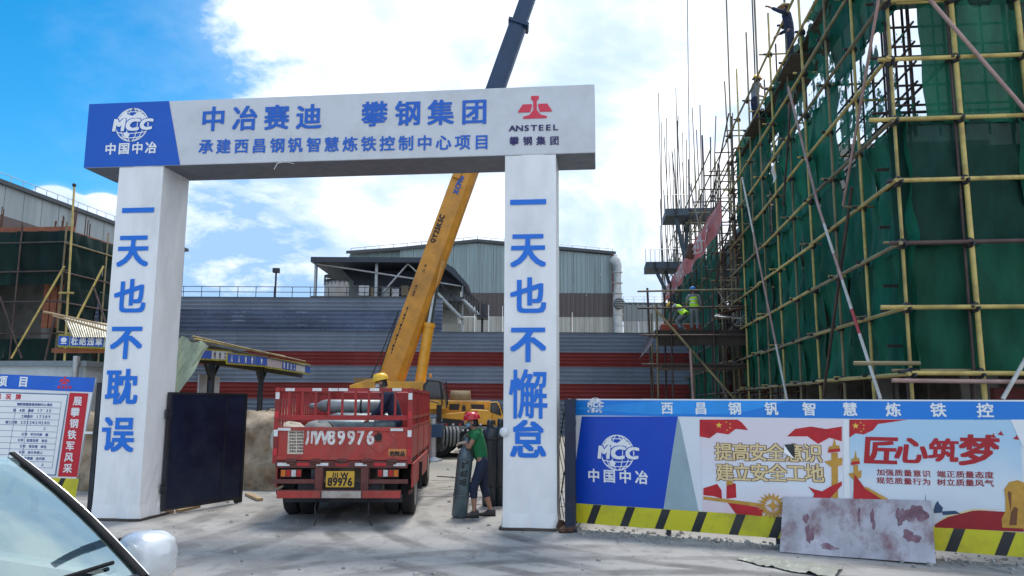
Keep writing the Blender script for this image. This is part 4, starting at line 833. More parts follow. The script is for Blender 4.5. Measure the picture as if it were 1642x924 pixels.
for x0, x1 in ((xl - .02, T(508, 770)[0]), (T(591, 770)[0], xr + .0)): MB().bb(x0, x1, -.17, -.12, .60, .66).build('underrun_rail', FRAMEM, tr)
for x in (-.4, .4): MB().bb(x - .04, x + .04, -.05, BEDL + 1.5, .62, .80).build('chassis_rail', DARKSTEEL, tr)
MB().bb(-.62, .62, -.09, .02, .46, .60).build('rear_crossbeam', DARKSTEEL, tr)
m = MB(); m.bb(xl + .12, xr - .12, .25, .34, .28, .40); m.build('axle_beam', DARKSTEEL, tr)
for px in (508, 590):
    x = T(px, 800, -.2)[0]; m = MB(); m.path([(x, -.12, zbu0 + .02), (x - .02 * (1 if px < 550 else -1), -.22, .25), (x + .01, -.26, .1), (x + (.0 if px < 550 else .09), -.3, .015)], .012, 6); m.build('grounding_strap', RUBBER, tr)
def wheel(par, x, y, r, w, s, rimm=None, nb=8):
    t = MB(); q = [(r * .62, -w / 2), (r * .9, -w / 2), (r * .98, -w / 2 + .03), (r, -w / 4), (r, w / 4), (r * .98, w / 2 - .03), (r * .9, w / 2), (r * .62, w / 2)]
    t.lathe(q + [q[0]], (x, y, r), 30, axis=(1, 0, 0)); wh = t.build('wheel', RUBBER, par, recenter=False)
    t = MB(); t.lathe([(.001, w / 2 * .5), (r * .2, w / 2 * .55), (r * .28, w * .3), (r * .55, w * .2), (r * .6, w / 2 - .01), (r * .66, w / 2)], (x, y, r), 24, axis=(s, 0, 0)); t.build('rim', rimm or mat('dull_rim', (.30, .29, .28), .5, .4, dirt='4a3a30', dirt_amt=.6, dscale=6), wh)
    t = MB(); [t.tube((x + s * w * .25, y + r * .38 * math.cos(k * 6.28318 / nb), r + r * .38 * math.sin(k * 6.28318 / nb)), (x + s * w * .42, y + r * .38 * math.cos(k * 6.28318 / nb), r + r * .38 * math.sin(k * 6.28318 / nb)), .016, n=6) for k in range(nb)]; t.build('wheel_nuts', DARKSTEEL, wh)
for s in (-1, 1):
    for x in (s * (xr - xl) / 2 * .92, s * (xr - xl) / 2 * .92 - s * .25): wheel(tr, x + (xl + xr) / 2, 1.05, .42, .22, s)
    wheel(tr, s * .85 + (xl + xr) / 2, BEDL + 1.2, .42, .22, s)
    x = (xl + xr) / 2 + s * .85; MB().bb(x - .25, x + .25, 1.52, 1.54, .35, .8).build('mud_flap', RUBBER, tr)
# cab
cbx = (xl + xr) / 2
m = MB(); y0, y1 = BEDL + .25, BEDL + 1.9
m.loft([[V((cbx - hw, ya, z)), V((cbx + hw, ya, z)), V((cbx + hw, yb, z)), V((cbx - hw, yb, z))] for z, hw, ya, yb in ((.5, .95, y0, y1), (1.25, .97, y0, y1 + .02), (1.98, .86, y0 + .06, y1 - .32), (2.06, .80, y0 + .15, y1 - .45))], smooth=False); cabo = m.build('cab', RED, tr)
GLS = mat('dark_glass', (.01, .013, .016), .05, spec=.8)
m = MB(); m.add([(cbx - .85, y1 + .015, 1.3), (cbx + .85, y1 + .015, 1.3), (cbx + .76, y1 - .28, 1.9), (cbx - .76, y1 - .28, 1.9)], [(3, 2, 1, 0)]); m.build('windscreen', GLS, cabo)
for s in (-1, 1):
    m = MB(); m.add([(cbx + s * .975, y0 + .5, 1.3), (cbx + s * .975, y1 - .1, 1.3), (cbx + s * .885, y1 - .32, 1.88), (cbx + s * .885, y0 + .5, 1.88)], [(0, 1, 2, 3)]); m.build('side_window', GLS, cabo)
    m = MB(); m.bb(cbx + s * 1.08, cbx + s * 1.2, y1 - .1, y1 - .04, 1.35, 1.75); m.tube((cbx + s * .9, y1 - .1, 1.85), (cbx + s * 1.14, y1 - .07, 1.78), .015); m.build('door_mirror', BLACKPL, cabo)
    MB().bb(cbx + s * .55, cbx + s * .85, y1 + .02, y1 + .05, .7, .88).build('headlight', LW, cabo)
MB().bb(cbx - .95, cbx + .95, y1 + .02, y1 + .12, .42, .62).build('front_bumper', FRAMEM, cabo)
# load: cylinders lying across the bed, sacks
def cyl_in_truck(x0, z, y, L_, mt, lb, flip=True):
    p0 = TF.w(x0, z, -y); d = TF.u * (1 if not flip else -1); gas_cylinder(lb, p0, d, mt, L_, .115, 'gas cylinders lying in the truck bed')
a, b = T(603, 659, 1.8); cyl_in_truck(a + .1, 1.73, 1.7, 1.12, CYLP, 'pale grey gas cylinder on top of the load in truck bed', True)
a, b = T(603, 677, 1.2); cyl_in_truck(.72, 1.40, .9, 1.35, CYLM, 'grey gas cylinder lying just above the tailgate under crouching worker', True)
for k, (y, z) in enumerate(((1.2, 1.5), (1.5, 1.49), (2.0, 1.5), (.5, 1.07), (.8, 1.07), (1.1, 1.07), (1.4, 1.07), (1.7, 1.07), (.9, 1.28), (1.25, 1.28), (1.6, 1.28))):
    cyl_in_truck(.78 - .05 * (k % 3), z, y + .12, 1.3, CYLP if k % 2 else CYLM, 'grey gas cylinder buried in the pile in truck bed')
m = MB()
def sack(c, d, sd):
    r = random.Random(sd); c = V(c)
    m.grid(lambda u, v: c + V((d[0] * math.cos(6.28318 * u) * math.sin(math.pi * v) ** .6 * (1 + .08 * math.sin(9 * u + sd)), d[1] * math.sin(6.28318 * u) * math.sin(math.pi * v) ** .6, -d[2] * math.cos(math.pi * v) * (1 + .1 * math.sin(6.28 * u * 3 + sd)))), 16, 8)
for i, (px, lb, mt) in enumerate(((462, 'bulging pale cement sack in left corner of the truck bed', mat('woven_sack', (.50, .47, .40), .8, var=.15, bump=.4, bscale=12)), (505, 'grey sack heaped in the truck bed beside gas cylinders', mat('grey_sack', (.20, .22, .22), .8, var=.2, bump=.4, bscale=12)))):
    a, b = T(px, 676, .45); q = TF.w(a, 0, -.5 - i * .2); m = MB(); sack((q.x, q.y, zb + .26 + .02 * i), (.30, .25, .27), i); props(m.build('sack', mt), lb, 'sack')

# ------------------------------------------------------------------ corrugated site walls behind
BG = Frame(at_depth(600, 46), YAW)
CWB = mat('blue_grey_corrugated', (.27, .32, .40), .42, .3, var=.12, scale=.5, dirt='8a90a0', dirt_amt=.25, dscale=.4, rndv=.06)
CWR = mat('red_corrugated', (.29, .06, .058), .5, .2, var=.15, scale=.5, dirt='7a5058', dirt_amt=.4, dscale=.5, rndv=.08)
CWD = mat('dark_corrugated', (.17, .21, .30), .3, .4, var=.25, scale=.4, dirt='8a9ab4', dirt_amt=.45, dscale=.35, stretch=(1, 1, 2.5))
_corr = {}
def corr_mesh(w, h, n, mt, dp=.15):
    k = (round(w, 2), round(h, 2), mt.name)
    if k not in _corr:
        mb = MB(); p = h / n; prof = []
        for i in range(n): z = i * p; prof += [(-dp, z), (0, z + p * .42), (.0, z + p * .5), (-dp * .5, z + p * .8)]
        prof.append((-dp, h)); mb.add([V((x, y, z)) for y, z in prof for x in (0, w)], [(2 * i, 2 * i + 1, 2 * i + 3, 2 * i + 2) for i in range(len(prof) - 1)]); _corr[k] = mb.mesh('corrugated_sheet', mt)
    return _corr[k]
def corr_wall(label, F, a0, a1, bands, y=0, cols=2.3, group=None):
    o = F.w(a0, 0, -y); t = thing('corrugated_wall', label, 'wall', o, F.yaw, group); L_ = a1 - a0; n = max(1, round(L_ / cols)); w = L_ / n
    for z0, z1, mt in bands:
        for k in range(n): inst('panel', corr_mesh(w - .003, z1 - z0, max(2, round((z1 - z0) / .235)), mt), t, (k * w + .006, rnd.uniform(-.012, .012), z0 + .002))
    MB().bb(0, L_, .02, .026, 0, bands[-1][1]).build('backing_sheet', DARKSTEEL, t)
    for k in range(0, n + 1, 2): MB().bb(k * w - .04, k * w + .04, .03, .12, 0, bands[-1][1]).build('wall_post', DARKSTEEL, t)
    MB().bb(0, L_, -.08, .03, bands[-1][1] + .003, bands[-1][1] + .05).build('cap_rail', mat('dark_cap', (.03, .035, .05), .5), t)
    return t
zz = lambda py: BG.at(600, py)[1]
bands = [(0, zz(640), CWB), (zz(640), zz(614), CWR), (zz(614), zz(587), CWB), (zz(587), zz(564), CWR), (zz(564), zz(533), CWB)]
corr_wall('long low corrugated wall banded blue-grey and red across the yard', BG, BG.at(60, 600)[0], BG.at(1330, 600)[0], bands)
U0, U1 = BG.at(150, 500)[0], BG.at(709, 500)[0]
tallw = corr_wall('taller dark blue-grey corrugated wall rising above left half of banded wall', BG, U0, U1, [(zz(533) + .06, zz(497), CWD), (zz(497), zz(478), CWB)], y=.25)
# reflections of pipes, hoods and frames in the upper wall, shaped as shallow plates
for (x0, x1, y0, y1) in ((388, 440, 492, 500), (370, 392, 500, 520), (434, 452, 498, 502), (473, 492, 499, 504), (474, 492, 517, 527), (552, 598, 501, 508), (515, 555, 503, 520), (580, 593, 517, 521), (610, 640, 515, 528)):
    (a, b), (c, d) = BG.at(x0, y1, .1), BG.at(x1, y0, .1); m = MB(); m.bb(a, c, .05, .13, b, d); o = m.build('reflection_plate', rnd.choice((CWD, CWB, mat('pale_reflection', (.28, .34, .45), .3, .4)))); o.parent = tallw; o.location = (o.location.x - U0, .03, o.location.z)
# railing along the top of the taller wall
def railing(label, F, a0, a1, z, h, y=0, step=1.25, group=None, z1=None, r=.022, mt=DARKSTEEL):
    t = thing('railing', label, 'railing', F.w(a0, z, -y), 0, group); n = max(1, round(abs(a1 - a0) / step)); z1 = z if z1 is None else z1
    for i in range(n + 1): u = i / n; a = a0 + (a1 - a0) * u; zb_ = z + (z1 - z) * u; pole('post', F.w(a, zb_, -y), F.w(a, zb_ + h, -y), r, mt, t, 6)
    for q in (1, .55): pole('rail', F.w(a0, z + h * q, -y), F.w(a1, z1 + h * q, -y), r, mt, t, 6)
    return t
railing('long dark railing running along the top of the taller corrugated wall', BG, BG.at(200, 470)[0], BG.at(700, 470)[0], zz(478), zz(459) - zz(478), y=.5, step=1.1)
t = thing('lamp_post', 'slim dark lamp post with box lamp rising behind the railing', 'lamp post', BG.w(*BG.at(443, 478, 1.5), -1.5)); a, b = BG.at(443, 434, 1.5); a2, b2 = BG.at(443, 480, 1.5)
pole('post', BG.w(a, 0, -1.5), BG.w(a, b, -1.5), .06, DARKSTEEL, t, 8); m = MB(); m.box(BG.w(a, b, -1.5), (.38, .3, .28), rz=BG.yaw); m.build('lamp_head', DARKSTEEL, t)

# ------------------------------------------------------------------ factory hall with gable, duct, lower hall
FF = Frame(at_depth(765, 92), YAW)
RIB = lambda name, c, d='5a5650', am=.35: mat(name, c, .55, .15, var=.10, scale=.25, dirt=d, dirt_amt=am, dscale=.35, stretch=(3, 3, .25))
HB1 = RIB('pale_blue_cladding', (.26, .34, .36)); HB2 = RIB('brown_cladding', (.10, .085, .085)); HB3 = RIB('cream_cladding', (.42, .42, .38), '6a4c3a', .5)
fac = thing('factory_hall', 'large gabled factory hall clad in pale blue and brown ribbed sheet', 'factory', FF.o)
def F2(px, py, y=0): return FF.at(px, py, y)
def clad(name, F, poly_px, mt, par, rib=.9, y=0, split_w=None):
    """Ribbed cladding as separate vertical sheets following a polygon's sloping top."""
    (x0, yb), (x1, _), tops = poly_px; a0, a1 = F.at(x0, yb, y)[0], F.at(x1, yb, y)[0]; zb_ = F.at((x0 + x1) / 2, yb, y)[1]
    tp = sorted((F.at(px, py, y)) for px, py in tops)
    def top(a):
        for (p, q), (r_, s) in zip(tp, tp[1:]):
            if p <= a <= r_: return q + (s - q) * (a - p) / (r_ - p)
        return tp[0][1] if a < tp[0][0] else tp[-1][1]
    n = max(1, round((a1 - a0) / rib)); w = (a1 - a0) / n
    for i in range(n):
        b0, b1 = a0 + i * w, a0 + (i + 1) * w - .03; m = MB(); pts = []
        k = 3
        for j in range(k):
            u0 = b0 + (b1 - b0) * j / k; u1 = b0 + (b1 - b0) * (j + .62) / k; u2 = b0 + (b1 - b0) * (j + 1) / k
            pts += [(u0, .0), (u1, 0), (u1 + .04, .09), (u2 - .04, .09)]
        pts.append((b1, 0)); vs = []
        for u, o in pts: vs += [F.w(u, zb_, -y + o), F.w(u, top(u) - .02, -y + o)]
        m.add(vs, [(2 * q, 2 * q + 2, 2 * q + 3, 2 * q + 1) for q in range(len(pts) - 1)]); m.build(name, mt, par)
clad('wall_panel', FF, ((560, 540), (985, 540), ((560, 508), (985, 508))), HB3, fac, 1.6)
clad('wall_panel', FF, ((560, 508), (985, 508), ((560, 470), (985, 470))), HB2, fac, 1.6)
clad('wall_panel', FF, ((640, 470), (985, 470), ((640, 402), (664, 396), (765, 390), (985, 410))), HB1, fac, 1.6)
clad('wall_panel', FF, ((558, 470), (650, 470), ((558, 409), (650, 403))), RIB('aged_blue_cladding', (.20, .29, .31)), fac, 1.6, y=.4)
m = MB(); prof = [F2(*q) for q in ((556, 408), (640, 402), (765, 389), (987, 409))]
m.loft([[FF.w(a, b + dz, -y) for a, b in prof] for dz, y in ((0, -.4), (.35, -.4), (.35, 60), (0, 60))], closed=False, smooth=False); m.build('roof', mat('dark_roof_sheet', (.06, .07, .08), .6), fac)
(a, b), (c, d) = F2(985, 540), F2(985, 409); m = MB(); p_ = FF.w(a, 0, 0); m.box(FF.w(a, d / 2, -.0), (.35, .35, d), rz=FF.yaw); m.build('corner_trim', mat('rust_red_trim', (.28, .05, .04), .6), fac)
m = MB(); m.box(FF.w(a + .3, d / 2, -30), (.3, 60, d), rz=FF.yaw); m.build('side_wall', HB1, fac)
a0 = F2(558, 500)[0]; m = MB(); m.box(FF.w(a0 + .1, 7, -30), (.3, 58, 14), rz=FF.yaw); m.build('side_wall', HB1, fac)
railing('pale railing climbing the left roof slope of the factory hall', FF, *[F2(x, 402)[0] for x in (560, 765)], F2(560, 409)[1], 1.0, y=1, step=1.6, z1=F2(765, 390)[1], r=.035, mt=GALV, group='roof railings of the factory hall')
railing('pale railing descending the right roof slope of the factory hall', FF, *[F2(x, 402)[0] for x in (765, 984)], F2(765, 390)[1], 1.0, y=1, step=1.6, z1=F2(984, 410)[1], r=.035, mt=GALV, group='roof railings of the factory hall')
# duct
DU = mat('pale_duct_metal', (.45, .46, .46), .45, .3, var=.12, dirt='8a8478', dirt_amt=.4, dscale=.6)
t = thing('ventilation_duct', 'fat pale ventilation duct with elbow and round grille on factory corner', 'duct', FF.w(*F2(992, 540, -1), 1)); (a, b), (c, d) = F2(991, 540, -1), F2(991, 420, -1)
m = MB(); R__ = .55; m.path([FF.w(a, z, 1) for z in (0, b, (b + d) / 2, d - .5)] + [FF.w(a - .1, d, 1), FF.w(a - .45, d + .4, .8)], R__, 14); m.build('duct_pipe', DU, t)
for k in range(7): m = MB(); m.lathe([(R__ + .01, -.06), (R__ + .07, -.06), (R__ + .07, .06), (R__ + .01, .06)], FF.w(a, b + (d - b) * k / 7, 1), 16); m.build('duct_flange', DU, t)
(a, b) = F2(993, 487, -2); m = MB(); m.lathe([(.001, 0), (.62, 0), (.66, .1), (.64, .5)], FF.w(a, b, 2.2), 20, axis=FF.n); g_ = m.build('grille_drum', DARKSTEEL, t)
for k in range(6): m = MB(); z = b - .5 + k * .2; w = math.sqrt(max(.01, .62 ** 2 - (z - b) ** 2)); m.tube(FF.w(a - w, z, 2.24), FF.w(a + w, z, 2.24), .035, n=6); m.build('grille_bar', DU, g_)
LH = thing('low_hall', 'lower grey factory hall right of the ventilation duct', 'factory', FF.w(F2(1000, 540)[0], 0, -4)); clad('wall_panel', FF, ((1000, 515), (1150, 515), ((1000, 487), (1150, 487))), RIB('grey_cladding', (.22, .25, .26)), LH, 1.8, y=4); clad('wall_panel', FF, ((1000, 545), (1150, 545), ((1000, 515), (1150, 515))), RIB('lighter_grey_cladding', (.36, .38, .38)), LH, 1.8, y=4)
a0, z = F2(1000, 487, 4); a1, _ = F2(1150, 487, 4); m = MB(); m.box(FF.w((a0 + a1) / 2, z, -14), (a1 - a0, 20, .3), rz=FF.yaw); m.build('roof', mat('dark_roof_sheet', (.06, .07, .08), .6), LH)
railing('thin railing on roof of the lower grey hall', FF, a0, a1, z + .1, .8, y=4.2, step=1.3, r=.03, mt=GALV)

# ------------------------------------------------------------------ open canopy, pale block, stair, round tank
KF = Frame(at_depth(600, 62), YAW); K = lambda px, py, y=0: KF.at(px, py, y)
CANM = mat('dark_canopy_sheet', (.045, .055, .075), .5, .3, var=.15); PALE = mat('pale_plaster', (.42, .44, .43), .8, var=.08, dirt='6a6a64', dirt_amt=.4)
cp = thing('open_canopy', 'dark sheet roof canopy on pale steel posts above the tall corrugated wall', 'canopy', KF.o)
def kbox(name, x0, x1, y0, y1, d0, d1, mt, par): (a, b), (c, d) = K(x0, y1, d0), K(x1, y0, d0); m = MB(); m.box(KF.w((a + c) / 2, (b + d) / 2, -(d0 + d1) / 2), (c - a, d1 - d0, d - b), rz=KF.yaw); return m.build(name, mt, par)
kbox('roof_sheet', 498, 700, 413, 420, -1, 8, CANM, cp)
m = MB(); pr_ = [K(x, y, -1) for x, y in ((700, 413), (728, 430), (751, 457), (747, 460), (722, 437), (700, 421))]; m.prism([KF.w(a, b, 1) for a, b in pr_], KF.n * 9); m.build('folded_eave', CANM, cp)
m = MB(); pr_ = [K(x, y, 3) for x, y in ((516, 421), (700, 421), (745, 458), (640, 458), (592, 470), (570, 455), (552, 436), (530, 427))]; m.prism([KF.w(a, b, -3) for a, b in pr_], KF.n * .2); m.build('back_valance', CANM, cp)
for x in (505, 603): kbox('post', x - 3, x + 3, 420, 482, -.3, .1, mat('pale_steel_post', (.40, .44, .46), .5, .3), cp)
kbox('post', 739, 743, 458, 545, -.3, .1, mat('pale_steel_post', (.40, .44, .46), .5, .3), cp)
m = MB()
for p_, q_ in (((615, 470), (655, 424)), ((655, 424), (672, 440)), ((510, 424), (740, 460))): m.tube(KF.w(*K(*p_), .3), KF.w(*K(*q_), .3), .09, n=6)
m.build('brace', GALV, cp)
pb = thing('plant_block', 'pale plastered plant building with small windows beneath the dark canopy', 'building', KF.w(0, 0, -5))
kbox('wall', 556, 735, 436, 560, 5, 12, PALE, pb)
for (x0, x1, y0, y1) in ((605, 614, 438, 449), (627, 638, 440, 449), (655, 663, 447, 458), (566, 575, 445, 458)):
    f_ = kbox('window', x0, x1, y0, y1, 4.85, 5.1, mat('window_frame_white', (.5, .52, .52), .5), pb); kbox('pane', x0 + 1.2, x1 - 1.2, y0 + 1.2, y1 - 1.2, 4.8, 4.84, GLS, f_)
for i, (x0, x1, y0, y1) in enumerate(((575, 592, 458, 474), (594, 600, 462, 476), (612, 625, 460, 476), (628, 640, 463, 476), (643, 655, 458, 474))): o = kbox('equipment_box', x0, x1, y0, y1, 1, 2.4, (GALV, mat('ochre_machine', (.25, .2, .12), .6), PALE)[i % 3], None); props(o, ('grey metal machine housing beside left post gap under the canopy', 'narrow ochre machine housing left of the middle canopy post', 'pale box-like machine housing just right of the middle canopy post', 'grey metal machine housing under the small plant windows', 'ochre machine housing farthest right on the canopy roof deck')[i], 'machine', 'machine housings under the canopy')
deck = kbox('roof_deck', 498, 745, 476, 482, -1, 8, mat('dark_deck', (.08, .085, .09), .7), cp)
# tank
TFm = Frame(at_depth(545, 75), YAW); (a, b), (a2, b2) = TFm.at(545, 500), TFm.at(545, 460); ra = TFm.at(572, 470)[0] - a
tk = thing('round_tank', 'squat pale round tank with railing and top hatch behind the roof railing', 'tank', TFm.w(a, 0, 0)); zt_ = TFm.at(545, 459)[1]
m = MB(); m.lathe([(ra * 2.1 * .5, 0), (ra * 2.0 * .5, zt_), (ra * 1.0, zt_ + .02), (ra * .8, zt_ + .45), (ra * .35, zt_ + .75), (.001, zt_ + .8)], TFm.w(a, 0, 0), 28); m.build('tank_shell', mat('tank_cream', (.40, .38, .36), .6, var=.1, dirt='7a5a50', dirt_amt=.4), tk)
m = MB(); m.lathe([(ra * .36, zt_ + .72), (ra * .38, zt_ + 1.25), (.001, zt_ + 1.3)], TFm.w(a, 0, 0), 16); m.build('top_hatch', mat('tank_cream', (.4, .38, .36)), tk)
for k in range(24): th = k * 6.28318 / 24; p_ = TFm.w(a, zt_, 0) + V((math.cos(th), math.sin(th), 0)) * ra * 1.02; pole('rail_post', p_, p_ + V((0, 0, .9)), .03, DARKSTEEL, tk, 5)
m = MB(); [m.lathe([(ra * 1.02 - .03, zt_ + z), (ra * 1.02 + .03, zt_ + z), (ra * 1.02 + .03, zt_ + z + .05)], TFm.w(a, 0, 0), 28) for z in (.45, .9)]; m.build('guard_rail', DARKSTEEL, tk)
# stair
st_ = thing('outdoor_stair', 'steel outdoor stair with handrails descending beneath right end of canopy', 'stair', KF.w(*K(720, 500), 0)); pale_s = mat('pale_steel_post', (.40, .44, .46), .5, .3)
for (xa, ya, xb, yb) in ((704, 474, 741, 512), (744, 484, 768, 507)):
    for dy in (0, -1.1):
        p0, p1 = KF.w(*K(xa, ya), 1.2 + dy), KF.w(*K(xb, yb), 1.2 + dy); m = MB(); m.tube(p0, p1, .13, n=4); m.build('stringer', pale_s, st_)
        pole('handrail', p0 + V((0, 0, 1.0)), p1 + V((0, 0, 1.0)), .035, DARKSTEEL, st_, 6); n = 7
        for i in range(n): q = lerp(p0, p1, i / (n - 1)); pole('baluster', q, q + V((0, 0, 1.0)), .025, DARKSTEEL, st_, 5)
    for i in range(11): q = lerp(KF.w(*K(xa, ya), .65), KF.w(*K(xb, yb), .65), i / 10); m = MB(); m.box(q, (.28, 1.1, .04), rz=KF.yaw); m.build('tread', GALV, st_)
kbox('landing', 764, 782, 506, 509, -1.5, .5, DARKSTEEL, st_)
for x in (765, 773, 781): p_ = KF.w(*K(x, 506), 1.4); pole('baluster', p_, p_ + V((0, 0, 1)), .03, DARKSTEEL, st_, 5)
kbox('support_post', 771, 775, 509, 545, -.5, -.2, DARKSTEEL, st_)
kbox('control_cabinet', 771, 779, 487, 506, -1.4, -1.0, DARKSTEEL, st_)
o = kbox('shed_block', 706, 742, 519, 548, 1, 3, HB3, None); props(o, 'small pale sheet-clad block beneath the outdoor stair', 'shed')

# ------------------------------------------------------------------ mobile crane in the yard
CF = Frame(at_depth(740, 27), YAW); C_ = lambda px, py, y=0: CF.at(px, py, y)
CY = mat('crane_orange_yellow', (.74, .36, .03), .4, var=.1, dirt='7a5428', dirt_amt=.5, dscale=1.2, coat=.15); CDK = mat('crane_dark_blue', (.012, .045, .11), .4, var=.15); 
cr = thing('mobile_crane', 'yellow truck-mounted crane with long telescopic boom raised behind the gate', 'crane', CF.o, CF.yaw)
def cbox(name, x0, x1, y0, y1, d0, d1, mt, par=cr, bevel=0): (a, b), (c, d) = C_(x0, y1, d0), C_(x1, y0, d0); return MB().bb(a, c, d0, d1, b, d).build(name, mt, par, bevel)
cbox('chassis', 470, 800, 694, 710, -.3, 2.1, DARKSTEEL); cbox('deck', 470, 800, 684, 694, -.5, 2.3, mat('crane_deck_grey', (.16, .17, .18), .6, var=.2))
for i in range(14): x = 690 + i * 7.5; a, b = C_(x, 690, -.5); MB().bb(a - .03, a + .03, -.515, -.5, b - .03, b + .03).build('marker_lamp', REFL, cr)
for px in (500, 545, 704, 757, 790):
    a, _ = C_(px, 720, -.3)
    for y in (-.35, 2.1):
        t = MB(); r = .52; q = [(r * .6, -.15), (r * .93, -.15), (r, -.1), (r, .1), (r * .93, .15), (r * .6, .15)]; t.lathe(q + [q[0]], (a, y, r), 28, axis=(0, 1, 0)); wh = t.build('wheel', RUBBER, cr)
        t = MB(); t.lathe([(.001, .05), (.12, .06), (.14, .12), (.28, .05), (.33, .15)], (a, y, r), 20, axis=(0, -1, 0) if y < 1 else (0, 1, 0)); t.build('rim', mat('crane_rim', (.45, .44, .42), .5, .3, dirt='4a3a30', dirt_amt=.5), wh)
for px in (700, 470):   # outriggers
    a, b = C_(px, 700, -.8); MB().bb(a - .35, a + .25, -1.9, 2.2, .72, 1.12).build('outrigger_beam', CDK, cr); m = MB(); m.tube((a, -1.8, .1), (a, -1.8, 1.3), .09, n=12, mi=0); m.lathe([(.30, .0), (.28, .05), (.1, .1), (.1, .12)], (a, -1.8, .01), 16); m.build('outrigger_jack', GALV, cr)
m = MB(); a, b = C_(725, 700, -.6)
for k in range(5): m.lathe([(.30 - .004 * k, -.035), (.35 - .004 * k, 0), (.30 - .004 * k, .035)], (a - .3 + .12 * k, -.75, b), 16, axis=(1, .2, 0))
m.build('hose_coil', mat('grey_hose', (.20, .21, .21), .7), cr)
def prism_px(name, pts, d0, d1, mt, par=cr, bevel=.03): pl_ = [C_(x, y, d0) for x, y in pts]; m = MB(); m.prism([V((a, d0, b)) for a, b in pl_][::-1], V((0, d1 - d0, 0))); return m.build(name, mt, par, bevel)
# driving cab on the right
cab = prism_px('driving_cab', ((782, 690), (782, 660), (785, 645), (797, 644), (803, 655), (808, 671), (808, 684), (800, 697), (786, 697)), -.35, 2.1, CY)
wf = prism_px('window_frame', ((786, 661), (787, 646.5), (797, 646), (802, 656), (804, 667)), -.37, -.345, BLACKPL, cab, 0)
prism_px('side_window', ((787.5, 660), (788.5, 648), (796, 647.5), (800.5, 656.5), (802.5, 665)), -.385, -.372, GLS, wf, 0)
prism_px('door_opening', ((791, 680), (791, 673), (794.5, 675), (794.5, 682)), -.37, -.345, BLACKPL, cab, 0)
m = MB(); a, b = C_(808, 672, -.3); c, d = C_(797.5, 646, -.3); m.add([(a + .012, -.2, b + .05), (a + .012, 1.95, b + .05), (c + .08, 1.95, d), (c + .08, -.2, d)], [(0, 1, 2, 3)]); m.build('windscreen', GLS, cab)
# engine hood and side cover
hood = prism_px('engine_hood', ((708, 668), (704, 660), (704, 649), (712, 642.5), (786, 643), (786, 668)), .3, 1.9, CY)
prism_px('side_cover', ((744, 680), (748, 668), (755, 656.5), (784, 658), (790, 664), (786, 682)), -.42, .25, CY)
prism_px('lower_cover', ((706, 671), (706, 664), (746, 661), (742, 674)), -.1, .28, CY)
prism_px('dark_recess', ((708, 682), (710, 671.5), (742, 674), (744, 682)), -.05, .28, BLACKPL, cr, 0)
for q in (((720, 657.5), (721, 648), (737, 648), (736, 657.5)), ((740, 659), (741.5, 651), (744, 649), (746.5, 652), (747, 659)), ((756, 655.5), (755, 648.5), (776, 649), (777, 656.5))): prism_px('vent_opening', q, .27, .295, BLACKPL, hood, 0)
for i in range(6): cbox('marker_lamp', 714 + 11 * i, 717.5 + 11 * i, 679.5, 682, -.53, -.5, REFL if i % 2 else REFR)
m = MB(); a, b = C_(738, 641, .8); m.lathe([(.25, -.35), (.32, -.34), (.32, .34), (.25, .35)], (a, .9, b), 18, axis=(1, 0, 0)); m.build('winch_drum', mat('dirty_tan', (.22, .16, .09), .8, var=.3), cr)
# slewing platform, counterweight, operator cab
prism_px('slewing_platform', ((560, 664), (560, 618), (600, 606), (628, 612), (700, 612), (704, 640), (700, 664)), .2, 1.7, CY)
cbox('counterweight', 530, 566, 632, 668, .0, 1.9, CY, bevel=.03)
m = MB()
for k in range(4): (a, b), (c, d) = C_(546 + k * 5, 668, 0), C_(549 + k * 5, 645, 0); m.add([(a, -.006, b), (a + .12, -.006, b), (a + .4, -.006, d), (a + .28, -.006, d)], [(0, 1, 2, 3)])
m.build('warning_stripes', BLACKPR, cr)
oc = prism_px('operator_cab', ((678, 655), (678, 618), (686, 608), (706, 610), (712, 640), (714, 655)), -.9, .1, mat('crane_cab_frame', (.02, .022, .025), .5))
prism_px('cab_window', ((682, 640), (682, 620), (688, 612), (704, 613), (709, 640)), -.915, -.905, GLS, oc, 0)
prism_px('cab_side_panel', ((678, 656), (679, 641), (713, 641), (715, 656)), -.93, -.91, CY, oc, 0)
m = MB(); a, b = C_(690, 606, -.4); m.lathe([(.05, 0), (.05, .12), (.001, .14)], (a, -.4, b), 10); m.build('beacon_lamp', mat('beacon_orange', (.7, .25, .02), .2), oc)
m = MB(); [m.tube((C_(x, 612, -1)[0], -1, C_(x, 612, -1)[1]), (C_(x + 3, 650, -1)[0], -1, C_(x + 3, 650, -1)[1]), .025, n=6) for x in (706, 715)]; m.build('grab_rail', BLACKPL, oc)
cbox('rear_winch', 567, 600, 606, 616, .5, 1.4, mat('dirty_tan', (.22, .16, .09), .8, var=.3))
